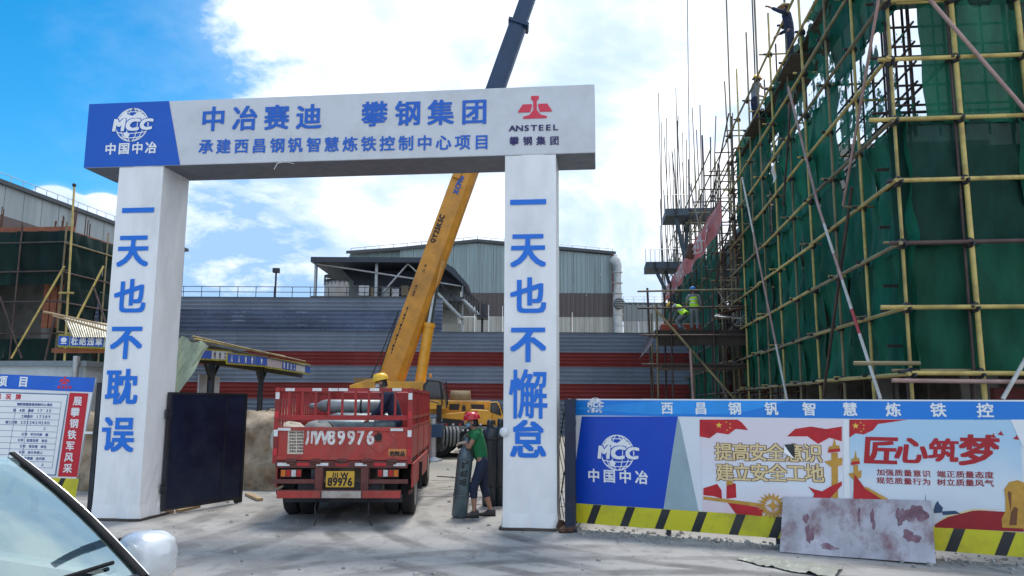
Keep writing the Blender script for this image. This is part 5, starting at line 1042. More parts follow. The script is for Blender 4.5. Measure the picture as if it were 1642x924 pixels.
# boom: pentagonal box sections
def boom_ax(t): return (631 + (849 - 631) * t, 600 - 600 * t)
def bsec(name, pa, pb, wa, wb, mt, y0=.95, hy=.36):
    (xa, za), (xb, zb_) = C_(*pa, y0), C_(*pb, y0); A, B = V((xa, y0, za)), V((xb, y0, zb_)); d = (B - A).normalized(); s = V((d.z, 0, -d.x))
    def ring(c, w, h): w = w / 2; return [c + s * (w * k1) + V((0, h * k2, 0)) for k1, k2 in ((-1, -1), (.45, -1), (.85, -.6), (1, 0), (.85, .6), (.45, 1), (-1, 1))]
    m = MB(); m.loft([ring(A, wa, hy), ring(B, wb, hy * wb / wa)], smooth=False); return m.build(name, mt, cr, bevel=.012), A, B, d, s
px2m = 27 / 1264
b1, A, B, d, s = bsec('boom_section', (624, 620), (761, 243), 43 * px2m, 39 * px2m, mat('boom_yellow', (.62, .275, .03), .5, var=.12, dirt='7d5a30', dirt_amt=.5, dscale=1.1, coat=.1))
LEN = (B - A).length
b2, A2, B2, d2, s2 = bsec('boom_section', (755, 258), (832, 40), 33 * px2m, 31 * px2m, CDK, hy=.30)
b3, *_ = bsec('boom_section', (828, 52), (905, -165), 27 * px2m, 26 * px2m, CDK, hy=.25)
b4, A4, B4, d4, s4 = bsec('boom_section', (902, -155), (985, -390), 22 * px2m, 20 * px2m, CDK, hy=.2)
for q in (.985, .02): m = MB(); c = lerp(A, B, q); w = 42 * px2m / 2; m.prism([c + s * -(w + .06) + V((0, -.42, 0)), c + s * (w + .06) + V((0, -.42, 0)), c + s * (w + .06) + V((0, .42, 0)), c - s * (w + .06) + V((0, .42, 0))], d * .14); m.build('boom_collar', mat('boom_yellow', (0, 0, 0)), b1)
c = lerp(A2, B2, .985); w = 31 * px2m / 2; m = MB(); m.prism([c - s2 * (w + .06) + V((0, -.36, 0)), c + s2 * (w + .06) + V((0, -.36, 0)), c + s2 * (w + .06) + V((0, .36, 0)), c - s2 * (w + .06) + V((0, .36, 0))], d2 * .12); m.build('boom_collar', CDK, b2)
m = MB(); c = lerp(A, B, .86) - s * .40; m.prism([c + V((0, -.45, 0)), c + V((0, -.45, 0)) + d * .35, c + V((0, -.45, 0)) + d * .3 + s * .28, c + V((0, -.45, 0)) + s * .28], V((0, .06, 0))); m.build('rope_bracket', mat('boom_yellow', (0, 0, 0)), b1)
# lift bracket and ram
(xa, za) = C_(703, 425, .95); (xb, zb_) = C_(673, 618, .95); PB_, PA_ = V((xa, .95, za)), V((xb, .95, zb_)); mid = lerp(PA_, PB_, .5)
m = MB(); q0, q1 = lerp(A, B, .40), lerp(A, B, .53); m.prism([q0 + s * .4 + V((0, -.3, 0)), PB_ + V((.08, -.3, -.1)), PB_ + V((.12, -.3, .15)), q1 + s * .4 + V((0, -.3, 0))], V((0, .6, 0))); m.build('ram_bracket', mat('boom_yellow', (0, 0, 0)), b1)
m = MB(); m.tube(PA_, mid, .19, n=16); m.tube(mid - (PB_ - PA_).normalized() * .1, mid + (PB_ - PA_).normalized() * .05, .22, n=16); m.build('ram_barrel', CY, cr); m = MB(); m.tube(mid, PB_, .13, n=14); m.build('ram_rod', mat('ram_chrome', (.35, .38, .40), .2, .9), cr)
class Boom:
    def __init__(s_, o): s_.o = o
    def w(s_, a, b, off=0): return s_.o + d * a - s * b + V((0, -.36 * .98 - off, 0))   # reads upward along the boom
def boomtext(txt, q, h, mt, side, bold=.06, sx=1.0):
    P_ = Boom(lerp(A, B, q)); mb = MB(); adv = 0
    for ch in txt:
        w_ = GL[ch][2] * h * sx; glyph(mb, P_, ch, adv + w_ / 2, -side, h, .006, bold, sx=sx); adv += w_ + h * .22
    mb.build('boom_lettering', mt, b1)
boomtext('XCMG', .80, .17, mat('crane_logo_blue', (.02, .10, .42), .4), -.08, .09, .9); boomtext('QY25K5C', .585, .175, PK, -.25, .07, .9)
boomtext('危险标志'.replace('标志', '作业').replace('作业', '工地'), .36, .09, PK, -.26, .02); boomtext('25.111', .46, .08, PK, -.2, .03)
m = MB(); [m.poly(Boom(lerp(A, B, .12 + .014 * k)), [(0, .26), (.10, .26), (.10, .29 + .02 * (k % 3)), (0, .29 + .02 * (k % 3))], .006) for k in range(14)]; m.build('small_print', PK, b1)
m = MB(); c1 = lerp(A, B, .42) - s * .55; m.tube((C_(581, 640, .4)[0], .4, C_(581, 640, .4)[1]), (C_(640, 497, .4)[0], .4, C_(640, 497, .4)[1]), .02, n=5); m.tube((C_(606, 606, .4)[0], .4, C_(606, 606, .4)[1]), (C_(640, 497, .4)[0], .4, C_(640, 497, .4)[1]), .02, n=5); m.build('hoist_rope', BLACKPL, cr)
# hook line over the scaffold
XF = Frame(at_depth(1104, 33), YAW); hk = thing('hook_line', 'thin steel hoist line with small hook block hanging over far scaffold', 'crane hook', XF.w(*XF.at(1108, 405), 0))
p0, p1 = XF.w(*XF.at(1099, -250), 0), XF.w(*XF.at(1107, 392), 0); m = MB(); m.tube(p0, p1, .018, n=5); m.build('steel_rope', DARKSTEEL, hk)
m = MB(); m.lathe([(.02, .35), (.12, .28), (.14, .1), (.24, -.15), (.26, -.3), (.05, -.38)], XF.w(*XF.at(1108, 402), 0), 12); m.build('hook_block', RUST, hk)

# ------------------------------------------------------------------ scaffold wrapped in green net, right
BAM = mat('yellow_scaffold_pole', (.50, .38, .12), .55, var=.25, scale=2.2, dirt='6b5a38', dirt_amt=.6, dscale=2.5, rndv=.25); BAMG = mat('weathered_scaffold_pole', (.25, .205, .11), .65, var=.3, scale=2, dirt='4a4238', dirt_amt=.6, rndv=.3)
BRN = mat('brown_steel_tube', (.07, .045, .04), .6, .2, var=.3, dirt='6d5a52', dirt_amt=.5, dscale=3, rndv=.3); PNK = mat('pink_faded_tube', (.42, .27, .24), .6, var=.2, dirt='6b4438', dirt_amt=.5, dscale=3); WT = mat('white_tube_paint', (.62, .60, .56), .5, var=.1, dirt='8a7a68', dirt_amt=.4, dscale=4); RT = mat('red_tube_paint', (.45, .05, .06), .5, var=.1)
def net_mat(name, hole, c=(.008, .098, .056)):
    m = bpy.data.materials.new(name); m.use_nodes = True; nt = m.node_tree; N = nt.nodes; L = nt.links; p = N['Principled BSDF']; p.inputs['Roughness'].default_value = .7; p.inputs['Specular IOR Level'].default_value = .25
    g = N.new('ShaderNodeNewGeometry'); oi = N.new('ShaderNodeObjectInfo')
    def mp(sc): q = N.new('ShaderNodeMapping'); q.inputs['Scale'].default_value = sc; L.new(g.outputs['Position'], q.inputs[0]); return q.outputs[0]
    def noise(v, s_, d_=5, r=.6): n = N.new('ShaderNodeTexNoise'); n.inputs['Scale'].default_value = s_; n.inputs['Detail'].default_value = d_; n.inputs['Roughness'].default_value = r; L.new(v, n.inputs[0]); return n.outputs[0]
    def rng(v, a, b, c_, d_): n = N.new('ShaderNodeMapRange'); L.new(v, n.inputs[0]); [setattr(n.inputs[i + 1], 'default_value', q) for i, q in enumerate((a, b, c_, d_))]; return n.outputs[0]
    f = N.new('ShaderNodeMath'); f.operation = 'MULTIPLY'; L.new(rng(noise(mp((1, 1, .35)), 1.7, 7), .3, .7, .6, 1.6), f.inputs[0]); L.new(rng(oi.outputs['Random'], 0, 1, .65, 1.4), f.inputs[1])
    sc = N.new('ShaderNodeVectorMath'); sc.operation = 'SCALE'; sc.inputs[0].default_value = c; L.new(f.outputs[0], sc.inputs['Scale']); L.new(sc.outputs[0], p.inputs[0])
    tl = N.new('ShaderNodeBsdfTranslucent'); L.new(sc.outputs[0], tl.inputs[0]); m1 = N.new('ShaderNodeMixShader'); m1.inputs[0].default_value = .16; L.new(p.outputs[0], m1.inputs[1]); L.new(tl.outputs[0], m1.inputs[2])
    tr_ = N.new('ShaderNodeBsdfTransparent'); m2 = N.new('ShaderNodeMixShader'); L.new(m1.outputs[0], m2.inputs[1]); L.new(tr_.outputs[0], m2.inputs[2])
    if hole:
        a = N.new('ShaderNodeMath'); a.operation = 'MAXIMUM'; L.new(rng(noise(mp((1, 1, 1)), 1.6, 8, .7), .56 - .06 * hole, .575 - .06 * hole, .03, 1), a.inputs[0]); a.inputs[1].default_value = .03; L.new(a.outputs[0], m2.inputs[0])
    else: m2.inputs[0].default_value = .015
    b = N.new('ShaderNodeBump'); b.inputs['Strength'].default_value = .8; b.inputs['Distance'].default_value = .05; L.new(noise(mp((1, 1, .3)), 3.5, 6), b.inputs['Height']); L.new(b.outputs[0], p.inputs['Normal'])
    L.new(m2.outputs[0], N['Material Output'].inputs[0]); return m
NET = net_mat('green_safety_net', 0); NETH = net_mat('torn_green_safety_net', 1); NETR = net_mat('ragged_green_safety_net', 2.2); NETD = net_mat('dark_green_net', 0, (.004, .034, .025))
def net_meshes(w, h, mt, n=5):
    out = []
    for k in range(n):
        ph = k * 1.7; m = MB(); m.grid(lambda u, v: V((w * u, .06 * math.sin(u * 6.28 + ph) * math.sin(v * 3.14) + .04 * math.sin(u * 17 + v * 4 + ph) + .03 * math.sin(v * 13 + ph * 2 + u * 5) + .02 * math.sin(u * 31 - v * 9 + ph) - .08 * math.sin(math.pi * u) * math.sin(math.pi * v), h * v)), 18, 12); out.append(m.mesh('net', mt))
    return out
c0 = on_y(1462, 640, 13.2); X0 = c0.x; Y0 = 13.2; LV = [2.3 + 1.04 * k for k in range(-2, 13)]; PR = .034
print('scaffold corner', c0)
sc_ = thing('scaffold', 'tall bamboo-coloured scaffold wrapped in green safety net filling the right side', 'scaffold', (X0, Y0, 0))
NT = 11.0; SB = 1.75; FBW = 1.02; NY = 10
couple = MB().ell((0, 0, 0), (.085, .085, .09), 8, 5).box((-.1, 0, .02), (.14, .035, .05)).box((0, -.1, -.03), (.035, .14, .05)).mesh('coupler_shape', DARKSTEEL)
tops = [11.9, 11.6, 12.2, 12.6, 13.3, 12.3, 13.9, 13.4, 12.9, 17.2]
for k in range(NY):                                   # side face, going back
    y = Y0 + SB * k; lean = rnd.uniform(-.05, .05); pole('standard', (X0 + rnd.uniform(-.02, .02), y, 0), (X0 + lean, y + rnd.uniform(-.1, .1), tops[k] + .6), PR * .85, (BAM, BAM, BAMG, BAM, BAMG, BAM, BAMG, BAMG, BAM, BAMG)[k], sc_)
    pole('inner_standard', (X0 + .95, y, 0), (X0 + .95 + lean, y, tops[k] + .2), PR * .8, BRN, sc_)
    for j, z in enumerate(LV):
        if z < .3 or z > 12.3: continue
        if (j + k) % 2 == 0: x1 = X0 - rnd.uniform(.1, .35); pole('transom', (x1, y + .08, z + .05), (X0 + 1.1, y + .08, z + .05), PR * .75, rnd.choice((BAMG, BAM)), sc_, 6)
        inst('coupler', couple, sc_, (X0, y + .02, z))
for j, z in enumerate(LV):
    if z < .3: continue
    yy = Y0 - .18
    while yy < Y0 + SB * (NY - 1):
        L_ = min(rnd.choice((5.2, 6.1)), Y0 + SB * (NY - 1) + .4 - yy); dz = rnd.uniform(-.04, .04)
        if z < 12.5 and L_ > .5:
            pole('ledger', (X0 - .07, yy, z + dz), (X0 - .07, yy + L_ + .25, z - dz), PR, BAM if rnd.random() < .45 else BAMG, sc_)
            if j % 2: pole('inner_ledger', (X0 + .95, yy, z), (X0 + .95, yy + L_, z), PR * .8, BRN, sc_, 6)
        yy += L_
# front face: runs right from the corner
for k in range(0, 6):
    x = X0 + FBW * k; z1 = 12.2 + rnd.uniform(-.2, .4)
    if k: pole('standard', (x + .06 * k, Y0 - .04, 0), (x, Y0 - .04, z1), PR * 1.3, BAM, sc_)
    for z in LV:
        if z > .3 and z < 12: inst('coupler', couple, sc_, (x, Y0 - .06, z))
    pole('inner_standard', (x + .3, Y0 + .95, 0), (x + .3, Y0 + .95, z1), PR * .8, BRN, sc_)
for j, z in enumerate(LV):
    if z < .3 or z > 12.3: continue
    mt = BRN if abs(z - 4.38) < .1 else BAM; pole('ledger', (X0 - .42 + .2 * (j % 3), Y0 - .12, z), (X0 + 6.2, Y0 - .12, z + rnd.uniform(-.03, .03)), PR * 1.1, mt, sc_); pole('inner_ledger', (X0, Y0 + .95, z + .5), (X0 + 6, Y0 + .95, z + .5), PR * .8, BRN, sc_, 6)
    if j % 2 == 0: pole('inner_ledger', (X0 + .95, Y0 + 2, z + .3), (X0 + .95, Y0 + 12, z + .3), PR * .8, BRN, sc_, 6)
pole('ledger', (X0 - .9, Y0 - .16, 2.45), (X0 + .1, Y0 - .16, 2.45), PR, BAMG, sc_); pole('ledger', (X0 - .35, Y0 - .2, 2.18), (X0 + 3, Y0 - .2, 2.15), PR, PNK, sc_)
# nets behind the outer poles
FT = Matrix.Rotation(R_(90), 4, 'Z').to_quaternion()
ns = net_meshes(SB, 1.04 * 2, NET); nh = net_meshes(SB, 1.04 * 2, NETH, 3); nf = net_meshes(FBW * 2, 1.04 * 2, NET, 4); nfd = net_meshes(FBW * 2, 1.04 * 2, NETD, 4); nfh = net_meshes(FBW * 2, 1.04 * 2, NETH, 2); nr_ = net_meshes(SB, 2.08, NETR, 2); nfr = net_meshes(FBW * 2, 2.08, NETR, 1)
zs = [2.35 + 2.08 * i for i in range(5)]
for k in range(NY - 1):
    for i, z in enumerate(zs):
        torn = (i == 2 and k == 1) or (i == 3 and k in (2, 3, 5)) or (i == 4 and k in (1, 3, 4, 6, 7)) ; me = rnd.choice(nr_ if i == 2 and k < 1 else nh if torn else ns); h_ = (NT - z) / 2.08 if i == 4 else 1.0
        inst('net_sheet', me, sc_, (X0 + .17 + .03 * (k % 2) + .015 * (i % 2), Y0 + SB * k - .06, z - .06), FT, (1.07, 1, min(1, h_) + .05))
for k in range(3):
    for i, z in enumerate(zs):
        me = rnd.choice(nfd if (i + k) % 2 else nf); hs2 = 1.0 if i < 4 else min(1, (NT - z) / 2.08); xs_ = X0 + .04 + FBW * 2 * k
        if i == 2 and k == 0: inst('net_sheet', nfr[0], sc_, (xs_, Y0 + .17, z), None, (.26, 1, 1)); inst('net_sheet', me, sc_, (xs_ + .26 * FBW * 2, Y0 + .17, z - .05), None, (.78, 1, 1.04))
        else: inst('net_sheet', me, sc_, (xs_ - .05, Y0 + .17 + .02 * (i % 2), z - .05), None, (1.06, 1, hs2 + .04))
# braces
pole('brace', on_y(1481, -12, Y0 - .2), on_y(1660, 195, Y0 - .22), PR, PNK, sc_)
pole('brace', on_y(1645, 575, Y0 - .3), on_y(1608, 640, Y0 - .3), PR, WT, sc_)
def sidept(px, py, dx=.1): return on_x(px, py, X0 - dx)
pole('brace', sidept(1264, 140, .25), sidept(1312, 330, .25), PR * .9, PNK, sc_)
a, b = sidept(1312, 330, .25), sidept(1412, 640, .3)
cuts = [0, .12, .3, .45, .6, .72, 1]
for i, mt in enumerate((PNK, WT, PNK, WT, RT, WT)): pole('brace', lerp(a, b, cuts[i]), lerp(a, b, cuts[i + 1]), PR * .9, mt, sc_)
pole('brace', sidept(1410, -8, .2), sidept(1352, 330, .2), PR * .8, PNK, sc_); pole('brace', sidept(1366, 300, .18), sidept(1320, 636, .2), PR * .9, BRN, sc_)
pole('brace', sidept(1268, 165, .2), sidept(1256, 330, .2), PR * .8, BRN, sc_); a, b = sidept(1190, 285, .22), sidept(1262, 640, .22); [pole('brace', lerp(a, b, t0), lerp(a, b, t1), PR * .9, mt, sc_) for t0, t1, mt in ((0, .3, WT), (.3, .55, PNK), (.55, .8, PNK), (.8, 1, WT))]
a, b = sidept(1254, 250, .15), sidept(1236, 300, .15); m = MB(); m.grid(lambda u, v: lerp(a, b, v) + V((-.05 - .08 * math.sin(v * 6), (u - .5) * .35 + .1 * math.sin(v * 5), 0)), 4, 10)
props(m.build('torn_cloth_strip', WHITE), 'white torn cloth strip caught on side of the green-netted scaffold', 'cloth')
for q in range(6): pole('inner_ledger', (X0 + .55, Y0 + .3, 6.55 + .36 * q), (X0 + .55, Y0 + 6, 6.55 + .36 * q), .022, BRN, sc_, 6); pole('inner_ledger', (X0 + .2, Y0 + .6, 6.6 + .36 * q), (X0 + 2.8, Y0 + .6, 6.6 + .36 * q), .022, BRN, sc_, 6); pole('inner_standard', (X0 + .2 + .4 * q, Y0 + .62, 6.4), (X0 + .2 + .4 * q, Y0 + .62, 9), .022, BRN, sc_, 6); pole('inner_standard', (X0 + .57, Y0 + .6 + .62 * q, 6.4), (X0 + .57, Y0 + .6 + .62 * q, 9), .022, BRN, sc_, 6)
# walkway boards under the upper workers
PLK = mat('dark_walk_plank', (.06, .05, .04), .8, var=.3)
for y in range(14, 28, 2): MB().bb(X0 + .1, X0 + .9, y, y + 1.96, 10.52, 10.57).build('walk_plank', PLK, sc_)
for y in (14.2, 18, 22): MB().bb(X0 + .15, X0 + .9, y, y + 3.7, 3.45, 3.5).build('walk_plank', PLK, sc_)
for k in range(3): MB().bb(X0 + .1 + 2 * k, X0 + 2.05 + 2 * k, Y0 + .15, Y0 + .9, 5.5, 5.55).build('walk_plank', PLK, sc_)
p = on_x(1270, 107, X0 + .5)
person('silhouetted worker in dark clothes and straw hat atop the green-netted scaffold', (X0 + .02, on_x(1270, 107, X0 + .02).y, on_x(1270, 107, X0 + .02).z), R_(75), stand(.05, d=dict(elL=(-.24, .22, 1.42), wrL=(-.2, .44, 1.58), elR=(.24, .1, 1.1), wrR=(.2, .3, 1.0))), NAVYCL, NAVYCL, SHOE, hat=WH, sleeve=1.9, scale=1.0)
p = on_x(1212, 205, X0 + .45)
person('worker in grey clothes and yellow helmet atop the green-netted scaffold', (X0 + .02, on_x(1212, 203, X0 + .02).y, on_x(1212, 203, X0 + .02).z), R_(-70), stand(.04, d=dict(elL=(-.24, .15, 1.16), wrL=(-.18, .36, 1.12), elR=(.24, .15, 1.2), wrR=(.18, .38, 1.26))), GREYCL, NAVYCL, SHOE, YH, sleeve=.6, scale=.98)
# concrete frame inside
for q_ in (on_x(1270, 107, X0 + .02), on_x(1212, 203, X0 + .02)): MB().bb(X0 - .2, X0 + .5, q_.y - .8, q_.y + .8, q_.z - .05, q_.z - .005).build('walk_plank', PLK, sc_)
fr2 = thing('unfinished_building', 'unfinished grey concrete frame standing inside the green-netted scaffold', 'building', (X0 + 1.4, Y0 + 1.4, 0))
for z in (2.9, 6.3): MB().bb(X0 + 1.5, X0 + 11, Y0 + 1.6, Y0 + 17, z, z + .22).build('floor_slab', CONC, fr2)
for y in (1.8, 6.6, 11.4, 16.2):
    for x in (1.7, 6, 10.5): MB().bb(X0 + x, X0 + x + .45, Y0 + y, Y0 + y + .45, 0, 6.3).build('column', CONC, fr2)
MB().bb(X0 + 6, X0 + 6.2, Y0 + 2, Y0 + 16, 0, 6.3).build('infill_wall', CONC, fr2)
for i in range(4): o = MB().bb(X0 + 1.7 + .7 * i, X0 + 2.25 + .7 * i, Y0 + 1.0, Y0 + 1.15, 1.9, 2.1).build('form_panel', mat('dull_red_panel', (.16, .03, .03), .7)); props(o, ('dull red formwork panel nearest to the corner of green-netted scaffold', 'second dull red formwork panel from the scaffold corner behind net', 'third dull red formwork panel from the scaffold corner behind net', 'dull red formwork panel farthest right behind the green net')[i], 'panel', 'red formwork panels behind the net')

# ------------------------------------------------------------------ un-netted gap with stair tower, far scaffold
GY0 = Y0 + SB * (NY - 1) - .6
gp = thing('scaffold_tower', 'bare dark scaffold tower of dense poles between the two netted scaffolds', 'scaffold', (X0, GY0, 0))
for k in range(5):
    for q in (0, .9, 1.9): y = GY0 + .3 + 1.3 * k; pole('standard', (X0 + q, y, 0), (X0 + q + rnd.uniform(-.1, .1), y, rnd.uniform(11.0, 12.6)), .03, (BRN, BAMG)[k % 2], gp, 6)
for z in [1 + 1.2 * i for i in range(10)]:
    for q in (0, .9, 1.9): pole('ledger', (X0 + q, GY0 - .2, z + rnd.uniform(-.1, .1)), (X0 + q, GY0 + 6, z + rnd.uniform(-.1, .1)), .028, rnd.choice((BRN, BAMG)), gp, 6)
    for k in range(0, 5, 2): pole('transom', (X0 - rnd.uniform(.05, .25), GY0 + .35 + 1.3 * k, z), (X0 + 2.2, GY0 + .35 + 1.3 * k, z), .026, rnd.choice((BRN, BRN, BAMG)), gp, 6)
for i in range(6): pole('brace', (X0 - .1, GY0 + .2 + 5 * (i % 2), 1 + 1.9 * i), (X0 - .1, GY0 + 5.2 - 5 * (i % 2), 2.9 + 1.9 * i), .028, BRN, gp, 6)
cw = thing('concrete_building', 'raw grey concrete wall and column rising behind bare scaffold tower', 'building', (X0 + 2.4, GY0, 0)); MB().bb(X0 + 2.3, X0 + 9, GY0 + .5, GY0 + 6, 0, 11.2).build('wall', CONC, cw); MB().bb(X0 + 2.0, X0 + 2.3, GY0 + 1, GY0 + 1.5, 0, 12.4).build('column', CONC, cw)
FY0, FY1 = 34.2, 63
fs = thing('far_scaffold', 'far green-netted scaffold bristling with bare upright poles against the sky', 'scaffold', (X0, FY0, 0))
y = FY0; k = 0
DKP = mat('dark_far_pole', (.05, .045, .042), .6, var=.2, rndv=.4)
while y < FY1:
    for q in (0, 1.0): pole('standard', (X0 + q, y, 0), (X0 + q + rnd.uniform(-.5, .4), y + rnd.uniform(-.3, .3), 1.8 + y * (646 - rnd.choice((110, 180, 230, 280, 300, 330, 330)) - rnd.uniform(0, 40)) / 1264), .03, rnd.choice((BRN, DKP, BAMG)), fs, 6)
    y += 2.1; k += 1
for i in range(20): y = rnd.uniform(FY0, FY1); q = rnd.uniform(-.2, 2.5); pole('upright', (X0 + q, y, 8.5), (X0 + q + rnd.uniform(-.6, .6), y + rnd.uniform(-.5, .5), 1.8 + y * (646 - rnd.uniform(120, 340)) / 1264), .03, rnd.choice((BRN, DKP, BAMG)), fs, 6)
for z in [1.2 + 1.05 * i for i in range(12)]:
    for q in (0, 1.0): pole('ledger', (X0 + q - .05, FY0 - .5, z), (X0 + q - .05, FY1 - (z > 10) * 6, z + rnd.uniform(-.1, .1)), .034, rnd.choice((BAMG, DKP)), fs, 6)
for y in [FY0 + 2.3 * i for i in range(12)]:
    for z in [1.2 + 2.1 * i for i in range(6)]: pole('transom', (X0 - rnd.uniform(.1, .35), y, z), (X0 + 1.4, y, z), .032, rnd.choice((BAMG, DKP)), fs, 6)
for i in range(5): pole('brace', (X0 - .1, FY0 + 2 + 5 * i, 8.5), (X0 - .1, FY0 + 8 + 5 * i, 14), .034, DKP, fs, 6)
n3 = net_meshes(3.5, 2.1, NET, 3)
for k in range(8):
    for z in (1.0, 3.1, 5.2, 7.2): inst('net_sheet', rnd.choice(n3), fs, (X0 + .14, FY0 + 3.5 * k, z), FT)
fb = thing('far_unfinished_building', 'far concrete building frame inside the distant netted scaffold', 'building', (X0 + 3, FY0, 0))
for z in (3.2, 6.6, 9.8): MB().bb(X0 + 1.6, X0 + 12, FY0, FY1, z, z + .25).build('floor_slab', CONC, fb)
for y in range(36, 64, 5): MB().bb(X0 + 1.7, X0 + 2.2, y, y + .5, 0, 10).build('column', CONC, fb)
# cantilevered loading decks
for (px0, px1, py0, py1, Yd, lb) in ((1066, 1150, 337, 350, 44, 'dark cantilevered loading deck high on the far scaffold'), (1035, 1082, 422, 433, 50, 'lower dark cantilevered loading deck jutting left off far scaffold')):
    a, b = on_y(px0, py1, Yd), on_y(px1, py0, Yd); t = thing('loading_deck', lb, 'deck', (a.x, Yd, a.z), 0, None); MB().bb(a.x, max(b.x, X0 + 1), Yd - .6, Yd + 1.8, a.z, b.z).build('deck_beam', mat('deck_blue_grey', (.06, .085, .11), .6), t)
    xx = a.x + .5
    while xx < b.x: MB().bb(xx, xx + .12, Yd - .66, Yd - .6, a.z + .05, b.z - .02).build('stiffener', DARKSTEEL, t); xx += .8
    pole('deck_brace', (a.x + .6, Yd - .2, a.z), (X0 - .1, Yd - .2, a.z - 2.9), .12, mat('deck_blue_grey', (0, 0, 0)), t, 6); pole('deck_brace', (a.x + 1.3, Yd + .6, a.z), (X0 - .1, Yd + .6, a.z - 2.4), .12, mat('deck_blue_grey', (0, 0, 0)), t, 6)
    for i in range(8): x = a.x + i * (max(b.x, X0) - a.x) / 7; pole('guard_post', (x, Yd - .5, b.z), (x, Yd - .5, b.z + .8), .02, GALV, t, 5)
    pole('guard_rail', (a.x, Yd - .5, b.z + .8), (X0, Yd - .5, b.z + .8), .02, GALV, t, 5)
# long red banner slung along the far scaffold
BRD = mat('faded_red_banner', (.62, .16, .16), .6, var=.15, scale=1.2, dirt='c8a0a0', dirt_amt=.7, dscale=1.1, bump=.3, bscale=3, transl=.3)
q00, q10, q01, q11 = on_x(1152, 374, X0 - .95), on_x(1067, 486, X0 - .95), on_x(1155, 320, X0 - .95), on_x(1069, 460, X0 - .95)
bn = thing('red_banner', 'long faded red cloth banner with white characters sloping along the far scaffold', 'banner', q00)
def ban(u, v, o=0): p_ = lerp(lerp(q00, q10, u), lerp(q01, q11, u), v); return p_ + V((-o + .10 * math.sin(u * 37 + v * 3) * math.sin(v * 3 + .4), 0, .07 * math.sin(u * 29) * (1 - v)))
m = MB(); m.grid(lambda u, v: ban(u, v), 60, 6); m.build('banner_cloth', BRD, bn)
class Ban:
    def w(s_, a, b, off=0): return ban(1 - a, b, off + .03)
mb = MB(); BL = Ban()
for i, ch in enumerate('安全质量一天也不'):
    vs, fs_, wd = GL[ch]
    for o_ in range(3): mb.add([BL.w(.10 + i * .112 - (x + (o_ - 1) * .05) * .07, .5 + y * .7, .02 + o_ * .002) for x, y in vs], fs_)
mb.build('banner_lettering', mat('faded_white_print', (.65, .55, .55), .6), bn)
# platform with two workers
px0, px1 = on_y(1048, 540, PLY).x, X0 + 1.0
pf = thing('work_platform', 'dark planked work platform projecting left off the scaffold tower', 'platform', (px0, PLY, PLZ))
for i in range(7): MB().bb(px0, px1, PLY - 1.0 + .42 * i, PLY - 1.0 + .42 * i + .4, PLZ - .06, PLZ).build('plank', mat('tarred_plank', (.045, .035, .03), .8, var=.3), pf)
MB().bb(px0 + .1, px1, PLY - .98, PLY - .9, PLZ - .55, PLZ - .07).build('fascia_board', mat('tarred_plank', (0, 0, 0)), pf); MB().bb(px0 + .2, px1, PLY - .9, PLY + 1.7, PLZ - 1.3, PLZ - 1.22).build('lower_deck', mat('tarred_plank', (0, 0, 0)), pf)
for x in (px0 + .05, px0 + .55, (px0 + px1) / 2, px1 - .9):
    for y in (PLY - 1.05, PLY + 1.8): pole('standard', (x, y, 0), (x, y, PLZ + (1.7 if x > px0 + .1 else .9)), .035, (BRN, BAMG)[int(x * 10) % 2], pf, 6)
for z in (.75, 1.35): pole('guard_rail', (px0 - .6, PLY - 1.1, PLZ + z), (px1 + .4, PLY - 1.1, PLZ + z + .05), .035, (BAMG, BRN)[z < 1], pf, 6)
for z in (-.2, -1.2, -2.4): pole('ledger', (px0 - .5, PLY - 1.12, PLZ + z), (px1 + .3, PLY - 1.12, PLZ + z), .035, BRN, pf, 6)
pole('brace', on_y(1050, 495, PLY - 1.2), on_y(1178, 640, PLY - 1.2), .04, BAMG, pf); pole('brace', on_y(1038, 462, PLY), on_y(1046, 640, PLY), .04, BRN, pf)
pole('standard', on_y(1107, 560, PLY - 1.3), on_y(1112, 645, PLY - 1.3), .05, PNK, pf)
m = MB(); a, b = on_y(1064, 534, PLY - .5), on_y(1130, 519, PLY - .5); m.bb(a.x, b.x, PLY + .5, PLY + 1.5, PLZ + .01, PLZ + .36); props(m.build('mortar_tray', mat('orange_red_tray', (.35, .06, .03), .6, var=.2), bevel=.03), 'low orange-red mortar tray on the work platform beside the workers', 'tray')
# spoked barrow wheel and handle
a = on_y(1188, 520, PLY - .9); wb = thing('wheelbarrow', 'old handcart with spoked wheel parked on right end of work platform', 'handcart', (a.x, a.y, PLZ)); r = .36; c = V((a.x, a.y, PLZ + r + .02))
m = MB(); m.path([c + V((r * math.cos(6.28318 * k / 24), 0, r * math.sin(6.28318 * k / 24))) for k in range(25)], .03, 6); m.build('wheel_rim', RUBBER, wb)
for k in range(8): m = MB(); m.tube(c, c + V((r * math.cos(k * .785), 0, r * math.sin(k * .785))), .012, n=5); m.build('spoke', GALV, wb)
for y in (-.06, .06): m = MB(); m.tube(c + V((0, y, 0)), on_y(1160, 508, PLY - .6) + V((-.3, y * 4, .05)), .025, n=6); m.build('handle', GALV, wb)
m = MB(); m.box(c + V((-.35, 0, .28)), (.7, .5, .05), ry=-.2); m.build('tray', RUST, wb)
# slanting sign board
a = [on_y(x, y, PLY - 1.2) for x, y in ((1026, 574), (1048, 545), (1051, 530), (1040, 536))]
m = MB(); m.prism([on_y(1025, 576, PLY - 1.3), on_y(1045, 553, PLY - 1.1), on_y(1051, 528, PLY - 1.0), on_y(1036, 548, PLY - 1.3)], V((0, .05, 0))); props(m.build('notice_board', mat('grey_lilac_board', (.30, .30, .38), .6, var=.2, dirt='6a4a6a', dirt_amt=.5, dscale=5)), 'small grey notice board hanging askew at left end of work platform', 'sign')

